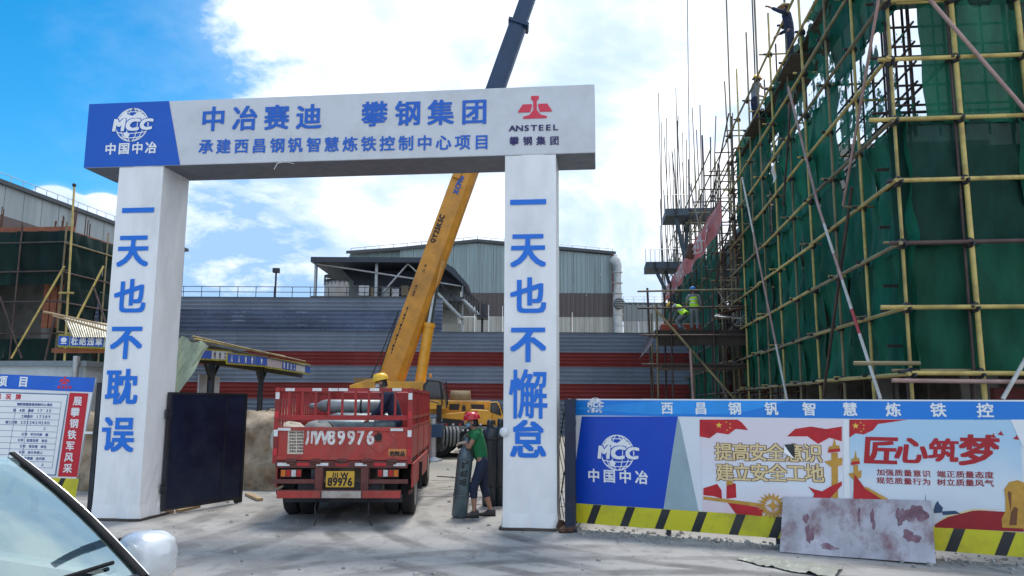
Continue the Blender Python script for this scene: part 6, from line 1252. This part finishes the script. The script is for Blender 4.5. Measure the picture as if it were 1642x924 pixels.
# ------------------------------------------------------------------ left building site, grey hall, shed, heap
c1 = on_y(110, 370, 25.5); X1 = c1.x; Y1 = 25.5; Z1 = c1.z; print('left', c1)
lb_ = thing('left_scaffold', 'dark green-netted scaffold round the unfinished building on the left', 'scaffold', (X1, Y1, 0))
NETL = net_mat('very_dark_green_net', 0, (.003, .018, .016)); nd_ = net_meshes(2.0, 1.75, NETL, 4)
nz = 4; hz_ = (Z1 - .1) / nz
for k in range(6):
    for i in range(nz):
        if i == 2 and k in (0, 1): continue
        inst('net_sheet', rnd.choice(nd_), lb_, (X1 - 2.0 * (k + 1), Y1, .1 + hz_ * i), None, (1, 1, hz_ / 1.75))
for k in range(3):
    for i in range(nz): inst('net_sheet', rnd.choice(nd_), lb_, (X1, Y1 + 2.0 * k, .1 + hz_ * i), FT, (1, 1, hz_ / 1.75))
for k in range(8): pole('standard', (X1 - 1.7 * k, Y1 - .12, 0), (X1 - 1.7 * k, Y1 - .12, Z1 + rnd.uniform(.0, .4)), .035, BRN if k % 2 else BAMG, lb_, 6)
for k in range(1, 3): pole('standard', (X1 + .1, Y1 + 2.1 * k, 0), (X1 + .1, Y1 + 2.1 * k, Z1 + rnd.uniform(.2, .5)), .035, BAM if k == 2 else BAMG, lb_, 6)
for j in range(7): z = 1.0 + 1.05 * j; pole('ledger', (X1 - 13, Y1 - .16, z), (X1 + .3, Y1 - .16, z + rnd.uniform(-.06, .06)), .032, BRN if j % 2 else DKP, lb_, 6); pole('ledger', (X1 + .12, Y1 - .3, z), (X1 + .12, Y1 + 6.0, z), .032, rnd.choice((BRN, BAMG)), lb_, 6)
yy = Y1 - .3; pole('standard', on_y(102, 600, yy), on_y(119, 300, yy), .036, BAM, lb_); o = MB().ell(on_y(119, 297, yy), (.07, .07, .07)).build('pole_ball', DARKSTEEL, lb_)
for (x0, y0, x1, y1, mt) in ((18, 575, 103, 427, BAM), (124, 510, 166, 427, BAM), (0, 475, 35, 575, BRN), (72, 578, 90, 500, BRN), (95, 470, 118, 470, BAM), (150, 460, 172, 525, BRN)): pole('brace', on_y(x0, y0, yy - .1), on_y(x1, y1, yy - .1), .036, mt, lb_)
FORM = mat('rust_orange_formwork', (.30, .10, .05), .75, var=.25, scale=3, dirt='5a3a2a', dirt_amt=.5)
fw = thing('left_unfinished_building', 'unfinished building with rust-orange formwork topping out inside left scaffold', 'building', (X1 - 4, Y1 + 1, 0))
MB().bb(X1 - 14, X1 - .3, Y1 + .5, Y1 + .75, Z1 - .05, Z1 + .28).build('edge_formwork', FORM, fw); MB().bb(X1 - .45, X1 - .2, Y1 + .8, Y1 + 6, Z1 - .25, Z1 + .1).build('edge_formwork', FORM, fw)
MB().bb(X1 - 14, X1 - .5, Y1 + .8, Y1 + 6, Z1 - .35, Z1 - .1).build('floor_slab', CONC, fw); MB().bb(X1 - 14, X1 - .5, Y1 + .9, Y1 + 6, 3.3, 3.5).build('floor_slab', CONC, fw)
for k in range(4): x = X1 - .5 - .28 * k; MB().bb(x, x + .24, Y1 + .8, Y1 + .86, Z1 - 3.4, Z1 - 1.9 + .1 * (k % 2)).build('formwork_board', FORM, fw)
for x in (1.2, 5, 9): MB().bb(X1 - x - .4, X1 - x, Y1 + 1.2, Y1 + 1.6, 0, Z1 - .3).build('column', CONC, fw)
MB().bb(X1 - 14, X1 - 1, Y1 + 3, Y1 + 3.2, 0, Z1 - .3).build('back_wall', CONC, fw)
for g_ in ((-.5, .9), (-1.0, .6), (-3.5, 1.0), (-3.9, 1.3), (-1.3, .5)):
    for k in range(4): x = X1 + g_[0] - .15 * k; pole('starter_bar', (x, Y1 + 1 + .2 * k, Z1), (x + rnd.uniform(-.05, .05), Y1 + 1 + .2 * k, Z1 + g_[1] + rnd.uniform(-.2, .3)), .02, RUST, fw, 5)
for k in range(3): y = Y1 + 2 + 2 * k; [pole('starter_bar', (X1 - .6 - .1 * q, y, Z1), (X1 - .6 - .1 * q, y, Z1 + 1.0 + rnd.uniform(-.3, .3)), .02, RUST, fw, 5) for q in range(3)]
m = MB(); m.box((X1 - .2, Y1 + 5, Z1 + .2), (.5, 1.1, .35), rz=.3); m.build('timber_stack', FORM, fw)
# long grey hall further left and back
c2 = on_x(0, 292, -31.0); hallz = c2.z; hs_ = thing('long_hall', 'long grey hall with brown band receding behind the left building site', 'factory', (-31, 45, 0)); print('hall', c2)
y0_, y1_ = 30, 55
HLW = RIB('hall_grey_cladding', (.33, .37, .38)); HLB = RIB('hall_brown_band', (.13, .095, .09))
for z0_, z1_, mt in ((hallz - 1.7, hallz - .1, HLW), (hallz - 2.9, hallz - 1.7, HLB), (hallz - 5.2, hallz - 2.9, HLW), (0, hallz - 5.2, HLB)):
    n = 18; w = (y1_ - y0_) / n
    for k in range(n): MB().bb(-31.1, -31 + rnd.uniform(0, .01), y0_ + k * w + .02, y0_ + (k + 1) * w - .02, z0_ + .01, z1_).build('wall_panel', mt, hs_)
MB().bb(-45, -30.8, y0_ - .2, y1_ + .2, hallz - .1, hallz + .12).build('roof', mat('dark_roof_sheet', (0, 0, 0)), hs_); MB().bb(-45, -31.15, y0_, y1_, 0, hallz - .1).build('inner_wall', CONC, hs_)
for k in range(18): pole('rail_post', (-31, y0_ + 1 + .9 * k, hallz), (-31, y0_ + 1 + .9 * k, hallz + .5), .02, GALV, hs_, 5)
pole('guard_rail', (-31, y0_, hallz + .5), (-31, y0_ + 17, hallz + .5), .02, GALV, hs_, 5)

# rebar shed: long tin roof with slogan boards on its fascia
HAZ = YELLOW; SBL = mat('slogan_blue_print', '1a55b8', .45, var=.05)
def slogan(label, F, x0, x1, y00, y01, y10, y11, parts_):
    """Fascia board between two picture columns on frame F, split in printed boards."""
    A0, A1 = F.at(x0, y01), F.at(x0, y00); B0, B1 = F.at(x1, y11), F.at(x1, y10); t = thing('slogan_board', label, 'sign', F.w(*A0))
    P = lambda u, v: (A0[0] * (1 - u) + B0[0] * u, (A0[1] * (1 - u) + B0[1] * u) * (1 - v) + (A1[1] * (1 - u) + B1[1] * u) * v)
    m = MB(); m.prism([F.w(*P(u, v)) for u, v in ((0, 0), (1, 0), (1, 1), (0, 1))], F.n * .03); m.build('board', HAZ, t)
    m = MB(); n = max(6, int((x1 - x0) / 3.2))
    for k in range(n):
        for v0, v1 in ((0.01, .13), (.87, .99)): m.poly(F, [P((k + .0) / n, v0), P((k + .5) / n, v0), P((k + .85) / n, v1), P((k + .35) / n, v1)], .003)
    m.build('hazard_border', BLACKPR, t)
    for u0, u1, txt, mt, tm in parts_:
        m = MB(); m.poly(F, [P(u0 + .004, .14), P(u1 - .004, .14), P(u1 - .004, .86), P(u0 + .004, .86)], .005); fb_ = m.build('printed_board', mt, t)
        if txt == '@': a, b = P((u0 + u1) / 2, .5); h_ = P(0, .8)[1] - P(0, .2)[1]; mb = MB(); mb.poly(F, [(a + h_ * .42 * math.cos(k * .5236), b + h_ * .12 + h_ * .32 * math.sin(k * .5236)) for k in range(12)], .008); mb.poly(F, [(a - h_ * .4, b - h_ * .38), (a + h_ * .4, b - h_ * .38), (a + h_ * .4, b - h_ * .25), (a - h_ * .4, b - h_ * .25)], .008); mb.build('round_emblem', tm, fb_)
        elif txt: (a0, b0), (a1, b1_) = P(u0, .5), P(u1, .5); h_ = (P(u0, .78)[1] - P(u0, .22)[1]); write(F, txt, a0 + .03, a1 - .03, b0, h_, .009, tm, fb_, 'lettering', .05, b1=b1_, sx=.92)
    return t
LS = Frame((0, 19.5), 0); WP = mat('pale_notice_print', (.55, .58, .62), .5, var=.15, scale=8)
slogan('blue slogan board reading 杜绝违章 with hazard border left of left column'.replace('杜绝违章', 'four white characters'), LS, 92, 230, 536, 557, 537, 562, ((.0, .14, '@', SBL, WHITE2), (.14, .54, '杜绝违章', SBL, WHITE2), (.54, 1, '', WP, NAVYTXT)))
S0, S1 = at_depth(335, 18.5), at_depth(497, 30.0); SF2 = Frame((S0.x, S0.y), math.degrees(math.atan2(S1.y - S0.y, S1.x - S0.x)))
slogan('pale printed slogan board at left end of the shed fascia', SF2, 318, 380, 559, 577, 562, 580, ((.0, .3, '', SBL, WHITE2), (.3, .85, '安全生产'.replace('生产', '工地'), WP, NAVYTXT), (.85, 1, '', SBL, WHITE2)))
slogan('blue slogan board with big white characters midway along the shed fascia', Frame(SF2.w(0, 0, .03).xy, math.degrees(SF2.yaw)), 364, 428, 565, 584, 571, 589, ((.0, .66, '人人有责', SBL, WHITE2), (.66, 1, '@', SBL, WHITE2)))
S2 = Frame((SF2.w(0, 0, .02).xy), math.degrees(SF2.yaw))
slogan('smaller blue board reading for rebar works at right end of shed fascia', S2, 427, 497, 572, 590, 584, 601, ((.0, .3, '', mat('pinkish_notice_print', (.5, .42, .46), .5, var=.2, scale=9), WHITE2), (.3, .62, '钢筋加工', SBL, WHITE2), (.62, .85, '', WP, WHITE2), (.85, 1, '', SBL, WHITE2))).location
sh = thing('rebar_shed', 'open tin-roofed shed on dark steel posts behind the left column', 'shed', (S0.x, S0.y, 0))
za, zb2 = 3.15, 3.35
a0_, _ = SF2.at(300, 560); a1_, _ = SF2.at(499, 585)
mt_tin = mat('rusty_tin_roof', (.10, .105, .11), .7, .2, var=.3, dirt='5a5048', dirt_amt=.5)
for k in range(10): aa = a0_ + (a1_ - a0_) * k / 10; ab = a0_ + (a1_ - a0_) * (k + 1) / 10; m = MB(); m.add([SF2.w(aa, 3.11, .05), SF2.w(ab - .02, 3.11, .05), SF2.w(ab - .02, 3.13, -1.6), SF2.w(aa, 3.13, -1.6), SF2.w(aa, 3.08, .05), SF2.w(ab - .02, 3.08, .05), SF2.w(ab - .02, 3.10, -1.6), SF2.w(aa, 3.10, -1.6)], [(0, 1, 2, 3), (7, 6, 5, 4), (0, 4, 5, 1), (1, 5, 6, 2), (2, 6, 7, 3), (3, 7, 4, 0)]); m.build('roof_sheet', mt_tin, sh)
for a_ in (a0_ + .4, SF2.at(362, 600)[0], SF2.at(437, 610)[0]):
    for y_ in (.35,): pole('post', SF2.w(a_, 0, -y_), SF2.w(a_, 3.05, -y_), .09, RUST if a_ < 0 else DARKSTEEL, sh, 8)
    for s_ in (-1, 1): pole('knee_brace', SF2.w(a_, 2.3, -.35), SF2.w(a_ + s_ * 1.0, 3.1, -.35), .045, DARKSTEEL, sh, 6)
m = MB(); m.prism([SF2.w(a0_, 2.70, -.3), SF2.w(a1_, 2.70, -.3), SF2.w(a1_, 2.86, -.3), SF2.w(a0_, 2.86, -.3)], SF2.n * .12); m.build('eaves_beam', DARKSTEEL, sh)
pole('ridge_pole', SF2.w(a0_, 3.18, .1), SF2.w(a1_ * .86, 3.24, .1), .022, BAMG, sh); pole('ridge_pole', SF2.w(a0_ + 1, 3.20, -.2), SF2.w(a1_ * .7, 3.30, -.2), .03, BAM, sh)
m = MB(); (a, b), (c, d) = SF2.at(318, 630, .6), SF2.at(353, 604, .6); m.prism([SF2.w(a, b, -.6), SF2.w(c, b, -.6), SF2.w(c, d, -.6), SF2.w(a, d, -.6)], SF2.n * .03); props(m.build('white_notice', mat('pale_notice', (.5, .53, .58), .5, var=.12, scale=6)), 'pale grey notice sheet hanging beneath the shed roof', 'notice')
# tin sheet and tarp by the left column
p_ = [on_y(102, 508, 19.8), on_y(178, 520, 19.8), on_y(178, 541, 19.3), on_y(116, 541, 19.3)]
m = MB(); m.grid(lambda u, v: lerp(lerp(p_[3], p_[2], u), lerp(p_[0], p_[1], u), v) + V((0, .04 * math.sin(u * 110) * .4, 0)), 130, 1, smooth=False); props(m.build('tin_awning', mat('pale_tin', (.42, .40, .33), .5, .3, var=.2, dirt='7a6a50', dirt_amt=.5, dscale=3)), 'pale corrugated tin awning above blue slogan board left of the column', 'awning')
for (x0, y0, x1, y1) in ((70, 500, 172, 522), (85, 506, 175, 532)): pole('p', on_y(x0, y0, 19.2), on_y(x1, y1, 19.2), .028, WOOD, lb_).name = 'awning_pole'
MB().bb(on_y(95, 560, 20).x, on_y(240, 560, 20).x, 19.7, 19.9, on_y(120, 566, 19.8).z, on_y(120, 559, 19.8).z).build('awning_beam', FORM, lb_)
TARP = mat('translucent_green_tarp', (.40, .47, .36), .25, var=.35, scale=2.0, stretch=(2, 2, .7), transl=.45, bump=.6, bscale=2.5)
def tp_(u, v):
    top = lerp(on_y(262, 536, 14.3), on_y(338, 552, 14.9), u); bot = lerp(on_y(250, 640, 14.2), on_y(284, 632, 14.6), u); p = lerp(bot, top, v)
    return p + V((0, .07 * math.sin(u * 13 + v * 5) * (1.1 - .5 * v) + .03 * math.sin(u * 31 - v * 8), .04 * math.sin(u * 18) * v))
m = MB(); m.grid(tp_, 90, 20); props(m.build('draped_tarp', TARP), 'translucent pale green tarp draped from the shed corner behind left column', 'tarp')
# spoil heap
SAND = mat('sandy_spoil', (.33, .265, .19), .95, var=.35, scale=2.2, dirt='5b4c3c', dirt_amt=.7, dscale=3.5, bump=1.0, bscale=7)
hc = at_depth(395, 19.5); m = MB()
from mathutils import noise as NZ
def hp2(u, v):
    x = (u - .5) * 8.4; y = (v - .5) * 6; e = max(0, 1 - max(abs(x) / 4.2, abs(y) / 3) ** 3.0); z = 1.62 * min(1, e * 1.7) * (.93 + .12 * NZ.noise(V((x * .5, y * .5, 0)))) + .20 * NZ.fractal(V((x * 1.3, y * 1.3, 1)), .8, 2, 6) * e
    dx = .35 * NZ.noise(V((x * 1.5, y * 1.5, z * 3))) + .14 * NZ.noise(V((x * 5, y * 5, z * 9))); q = TF.u * x + TF.n * (y + dx); return V((hc.x + q.x, hc.y + q.y, max(-.02, z)))
m.grid(hp2, 120, 90); props(m.build('spoil_heap', SAND), 'steep sandy spoil heap between navy gate leaf and red truck', 'spoil heap')
# coiled hoses on the ground
HS = mat('grey_rubber_hose', (.08, .085, .09), .6, var=.2)
for i in range(3):
    c = on_z(412 + 8 * i, 777 - 2 * i); m = MB(); m.path([c + V(((.45 + .02 * i) * math.cos(a / 5), (.28) * math.sin(a / 5), .03 + .0015 * a)) for a in range(60)] + [c + V((1.2, .3, .03)), c + V((2.0, .2 + .2 * i, .03))], .02, 6); props(m.build('hose', HS), ('coiled grey hose on the ground between leaf and truck', 'second coil of grey hose touching the spoil heap foot', 'loose loop of grey hose nearest to truck wheel')[i], 'hose')
for (x0, y0, x1, y1, lb) in ((690, 714, 730, 712, 'thin rusty rod lying on the yard beside the crane outrigger'), (700, 765, 790, 771, 'thin red cable lying behind the leaning gas cylinder')):
    p0, p1 = on_z(x0, y0), on_z(x1, y1); m = MB(); m.path([lerp(p0, p1, k / 8) + V((0, .06 * math.sin(k * 1.3), .015)) for k in range(9)], .012, 5); props(m.build('thin_cable', RUST), lb, 'cable')

# ------------------------------------------------------------------ silver car in the near left corner
SIL = mat('silver_car_paint', (.62, .65, .68), .3, .35, var=.03, coat=.8); TRIM = mat('black_rubber_trim', (.008, .008, .010), .75, spec=.2); CHR = mat('bright_trim', (.55, .56, .58), .15, .9)
def glass_mat():
    m = bpy.data.materials.new('car_glass'); m.use_nodes = True; N = m.node_tree.nodes; L = m.node_tree.links; N.remove(N['Principled BSDF']); gl = N.new('ShaderNodeBsdfGlossy'); gl.inputs[0].default_value = (.62, .80, .83, 1); gl.inputs[1].default_value = .02
    t = N.new('ShaderNodeBsdfTransparent'); t.inputs[0].default_value = (.55, .66, .64, 1); fr = N.new('ShaderNodeFresnel'); fr.inputs[0].default_value = 1.52; mr = N.new('ShaderNodeMapRange'); L.new(fr.outputs[0], mr.inputs[0]); mr.inputs[1].default_value = 0; mr.inputs[2].default_value = .35; mr.inputs[3].default_value = .40; mr.inputs[4].default_value = .85
    mx = N.new('ShaderNodeMixShader'); L.new(mr.outputs[0], mx.inputs[0]); L.new(t.outputs[0], mx.inputs[1]); L.new(gl.outputs[0], mx.inputs[2]); L.new(mx.outputs[0], N['Material Output'].inputs[0]); return m
CG = glass_mat()
CB = Vector((0, 0, 0)); Pb = on_z(238, 926, 1.02); Pt = on_z(-2, 729, 1.54)      # foot and head of the far windscreen pillar
XB, XT, HWB, HWT = 1.28, .50, .78, .62
# solve the car's place so the pillar runs between those two points
loc_d = Vector((XB - XT, HWB - HWT)); w_d = (Pb - Pt).xy; th = math.atan2(w_d.y, w_d.x) - math.atan2(loc_d.y, loc_d.x); print('car', math.degrees(th), w_d.length, loc_d.length)
cth, sth = math.cos(th), math.sin(th); Lc = Pb.xy - Vector((XB * cth - HWB * sth, XB * sth + HWB * cth))
car = thing('parked_car', 'silver car with pale reflecting windscreen in the near left corner', 'car', (Lc.x, Lc.y, 0), th)
# stations along x: x, sill z, belt z, half width belt, deck z (bonnet/boot height), half width deck
STN = [(-2.15, .45, .75, .62, .88, .5), (-2.05, .32, .85, .78, 1.0, .62), (-1.6, .26, .95, .86, 1.05, .7), (-.8, .22, .97, .88, 1.0, .76), (.2, .22, .97, .88, 1.0, .78), (1.2, .22, .96, .87, 1.0, .77), (1.45, .24, .90, .86, .97, .72), (1.9, .28, .82, .84, .88, .66), (2.15, .36, .70, .76, .76, .58), (2.25, .45, .60, .62, .64, .5)]
rings = [[V((x, hw * .92, zs)), V((x, hw, zs + (zb_ - zs) * .35)), V((x, hw, zs + (zb_ - zs) * .7)), V((x, hw * .985, zb_)), V((x, hd_, zd)), V((x, hd_ * .5, zd + .035)), V((x, 0, zd + .045)), V((x, -hd_ * .5, zd + .035)), V((x, -hd_, zd)), V((x, -hw * .985, zb_)), V((x, -hw, zs + (zb_ - zs) * .7)), V((x, -hw, zs + (zb_ - zs) * .35)), V((x, -hw * .92, zs))] for x, zs, zb_, hw, zd, hd_ in STN]
# leave the cabin open between the stations of the windscreen foot and rear glass
m = MB()
n = 13
for i in range(len(STN) - 1):
    x0_, x1_ = STN[i][0], STN[i + 1][0]; rr = [rings[i], rings[i + 1]]
    for k in range(n - 1):
        if -1.7 < x0_ and x1_ < 1.25 and 4 <= k <= 7: continue
        m.add([rr[0][k], rr[1][k], rr[1][k + 1], rr[0][k + 1]], [(0, 1, 2, 3)], smooth=True)
    m.add([rr[0][12], rr[1][12], rr[1][0], rr[0][0]], [(0, 1, 2, 3)])
m.add(rings[0], [tuple(range(13))]); m.add(rings[-1], [tuple(range(12, -1, -1))]); m.build('body', SIL, car, recenter=False)
RX0, RX1, RZ = -1.05, XT, 1.54; 
m = MB(); m.grid(lambda u, v: V((RX0 + (RX1 - RX0) * u, HWT * (2 * v - 1), RZ + .04 * (1 - (2 * v - 1) ** 2) - .05 * (1 - u) ** 2)), 8, 8); m.build('roof', SIL, car, recenter=False)
def ws(u, v, o=0): # u across (-1..1), v foot->head
    x = XB + (XT - XB) * v + .10 * (1 - u * u) * (1 - v * .3); hw = HWB + (HWT - HWB) * v; z = 1.02 + (RZ - 1.02) * v + .035 * (1 - u * u) + .03 * math.sin(math.pi * v); return V((x + o * .55, hw * u, z + o * .8))
m = MB(); m.grid(lambda a_, v: ws(-.955 + 1.91 * a_, .03 + .94 * v), 14, 10); m.build('windscreen', CG, car, recenter=False)
for s_ in (-1, 1):
    m = MB(); vv = [i / 10 for i in range(11)]
    m.loft([[ws(s_ * .935, v, .006), ws(s_ * .945, v, .016), ws(s_ * .985, v, .018), ws(s_ * .99, v, -.01)] for v in vv], closed=False); m.build('windscreen_seal', TRIM, car, recenter=False)
    m = MB(); m.loft([[ws(s_ * .986, v, .012), ws(s_ * .992, v, .020), ws(s_ * 1.0, v, .012), V((ws(s_, v).x, ws(s_, v).y + s_ * .03, ws(s_, v).z - .05)), V((ws(s_, v).x - .06, ws(s_, v).y + s_ * .0, ws(s_, v).z - .07))] for v in vv], closed=False); m.build('pillar', SIL, car, recenter=False)
    m = MB(); m.add([V((XB - .12, s_ * .80, 1.02)), V((XT - .05, s_ * .635, RZ - .05)), V((-.30, s_ * .64, RZ - .04)), V((-.30, s_ * .82, 1.0))], [(0, 1, 2, 3)]); m.add([V((-.36, s_ * .82, 1.0)), V((-.36, s_ * .64, RZ - .04)), V((RX0, s_ * .63, RZ - .1)), V((-1.55, s_ * .78, 1.02))], [(0, 1, 2, 3)]); m.build('side_window', CG, car, recenter=False)
    m = MB(); m.loft([[V((x, s_ * y, z)) for x, y, z in q] for q in (((-.36, .825, .98), (-.30, .825, .98)), ((-.36, .645, RZ - .03), (-.30, .645, RZ - .03)))], closed=False); m.build('door_pillar', TRIM, car, recenter=False)
    for wx in (1.35, -1.35):
        t = MB(); r = .32; q = [(r * .62, -.1), (r * .95, -.1), (r, -.06), (r, .06), (r * .95, .1), (r * .62, .1)]; t.lathe(q + [q[0]], (wx, s_ * .80, r), 26, axis=(0, 1, 0)); wh = t.build('wheel', RUBBER, car, recenter=False); t = MB(); t.lathe([(.001, .09), (.05, .095), (.1, .06), (.19, .08), (.205, .1)], (wx, s_ * .80, r), 20, axis=(0, s_, 0)); t.build('rim', CHR, wh)
    m = MB(); cxm, czm = XB - .30, 1.10
    for_r = lambda t_: math.sin(math.pi * min(1, max(0, t_))) ** .35
    [m.loft([[V((cxm + dx_ , s_ * 1.03 + .135 * k_ * math.copysign(abs(math.cos(a_)) ** .6, math.cos(a_)), czm - .06 + .125 * k_ * math.copysign(abs(math.sin(a_)) ** .6, math.sin(a_)))) for a_ in [6.28318 * q_ / 24 for q_ in range(24)]] for dx_, k_ in ((-.08, .90), (-.075, .97), (-.04, 1.0), (.02, .97), (.07, .82), (.10, .55), (.108, .2))]) for _ in (0,)]; mm_ = m.build('door_mirror', SIL, car, recenter=False); m = MB(); m.tube((cxm, s_ * .80, czm - .07), (cxm, s_ * .95, czm - .04), .035); m.build('mirror_arm', TRIM, mm_, recenter=False)
    m = MB(); m.box((cxm - .083, s_ * 1.03, czm - .06), (.012, .225, .20)); m.build('mirror_rim', TRIM, mm_, recenter=False)
    m = MB(); m.box((2.18, s_ * .6, .64), (.12, .26, .12), rz=-s_ * .5); m.build('headlight', LW, car, recenter=False); m = MB(); m.box((-2.08, s_ * .66, .85), (.08, .2, .2), rz=s_ * .4); m.build('tail_lamp', LT, car, recenter=False)
m = MB(); m.add([V((-1.55, .7, 1.04)), V((-1.55, -.7, 1.04)), V((RX0, -.58, RZ - .06)), V((RX0, .58, RZ - .06))], [(0, 1, 2, 3)]); m.build('rear_window', CG, car, recenter=False)
INT = mat('dark_interior', (.03, .033, .036), .7); INT2 = mat('grey_dashboard', (.12, .13, .14), .6)
m = MB(); m.grid(lambda u, v: V((XB + .02 - .55 * v, -.76 + 1.52 * u, .99 + .02 * math.sin(3.14 * v) - .12 * v * v)), 6, 6); m.build('dashboard', INT2, car, recenter=False)
m = MB(); c = V((.58, .36, .96)); m.path([c + V((.05 * math.sin(a_ * .2618) * 1.0, .19 * math.cos(a_ * .2618), .18 * math.sin(a_ * .2618))) for a_ in range(25)], .017, 8); m.tube(c, c + V((.3, 0, -.1)), .03); m.build('steering_wheel', BLACKPL, car, recenter=False)
for y_ in (.36, -.36): m = MB(); m.box((-.15, y_, .55), (.5, .5, .2)); m.box((-.42, y_, .9), (.16, .48, .62), ry=-.25); m.box((-.50, y_, 1.28), (.1, .26, .18)); m.build('seat', INT, car, recenter=False)
m = MB(); m.bb(-1.6, 1.2, -.75, .75, .25, .3); m.build('cabin_floor', INT, car, recenter=False)
for y_, L_ in ((.05, .62), (-.5, .5)): m = MB(); p0 = ws(y_ / .8, .0, .02); m.path([p0, ws(y_ / .8 + .35, .06, .02), ws(y_ / .8 + .75, .10, .018)], .009, 6); m.build('wiper', TRIM, car, recenter=False)
m = MB(); m.bb(2.2, 2.27, -.7, .7, .3, .42); m.build('front_bumper', TRIM, car, recenter=False)
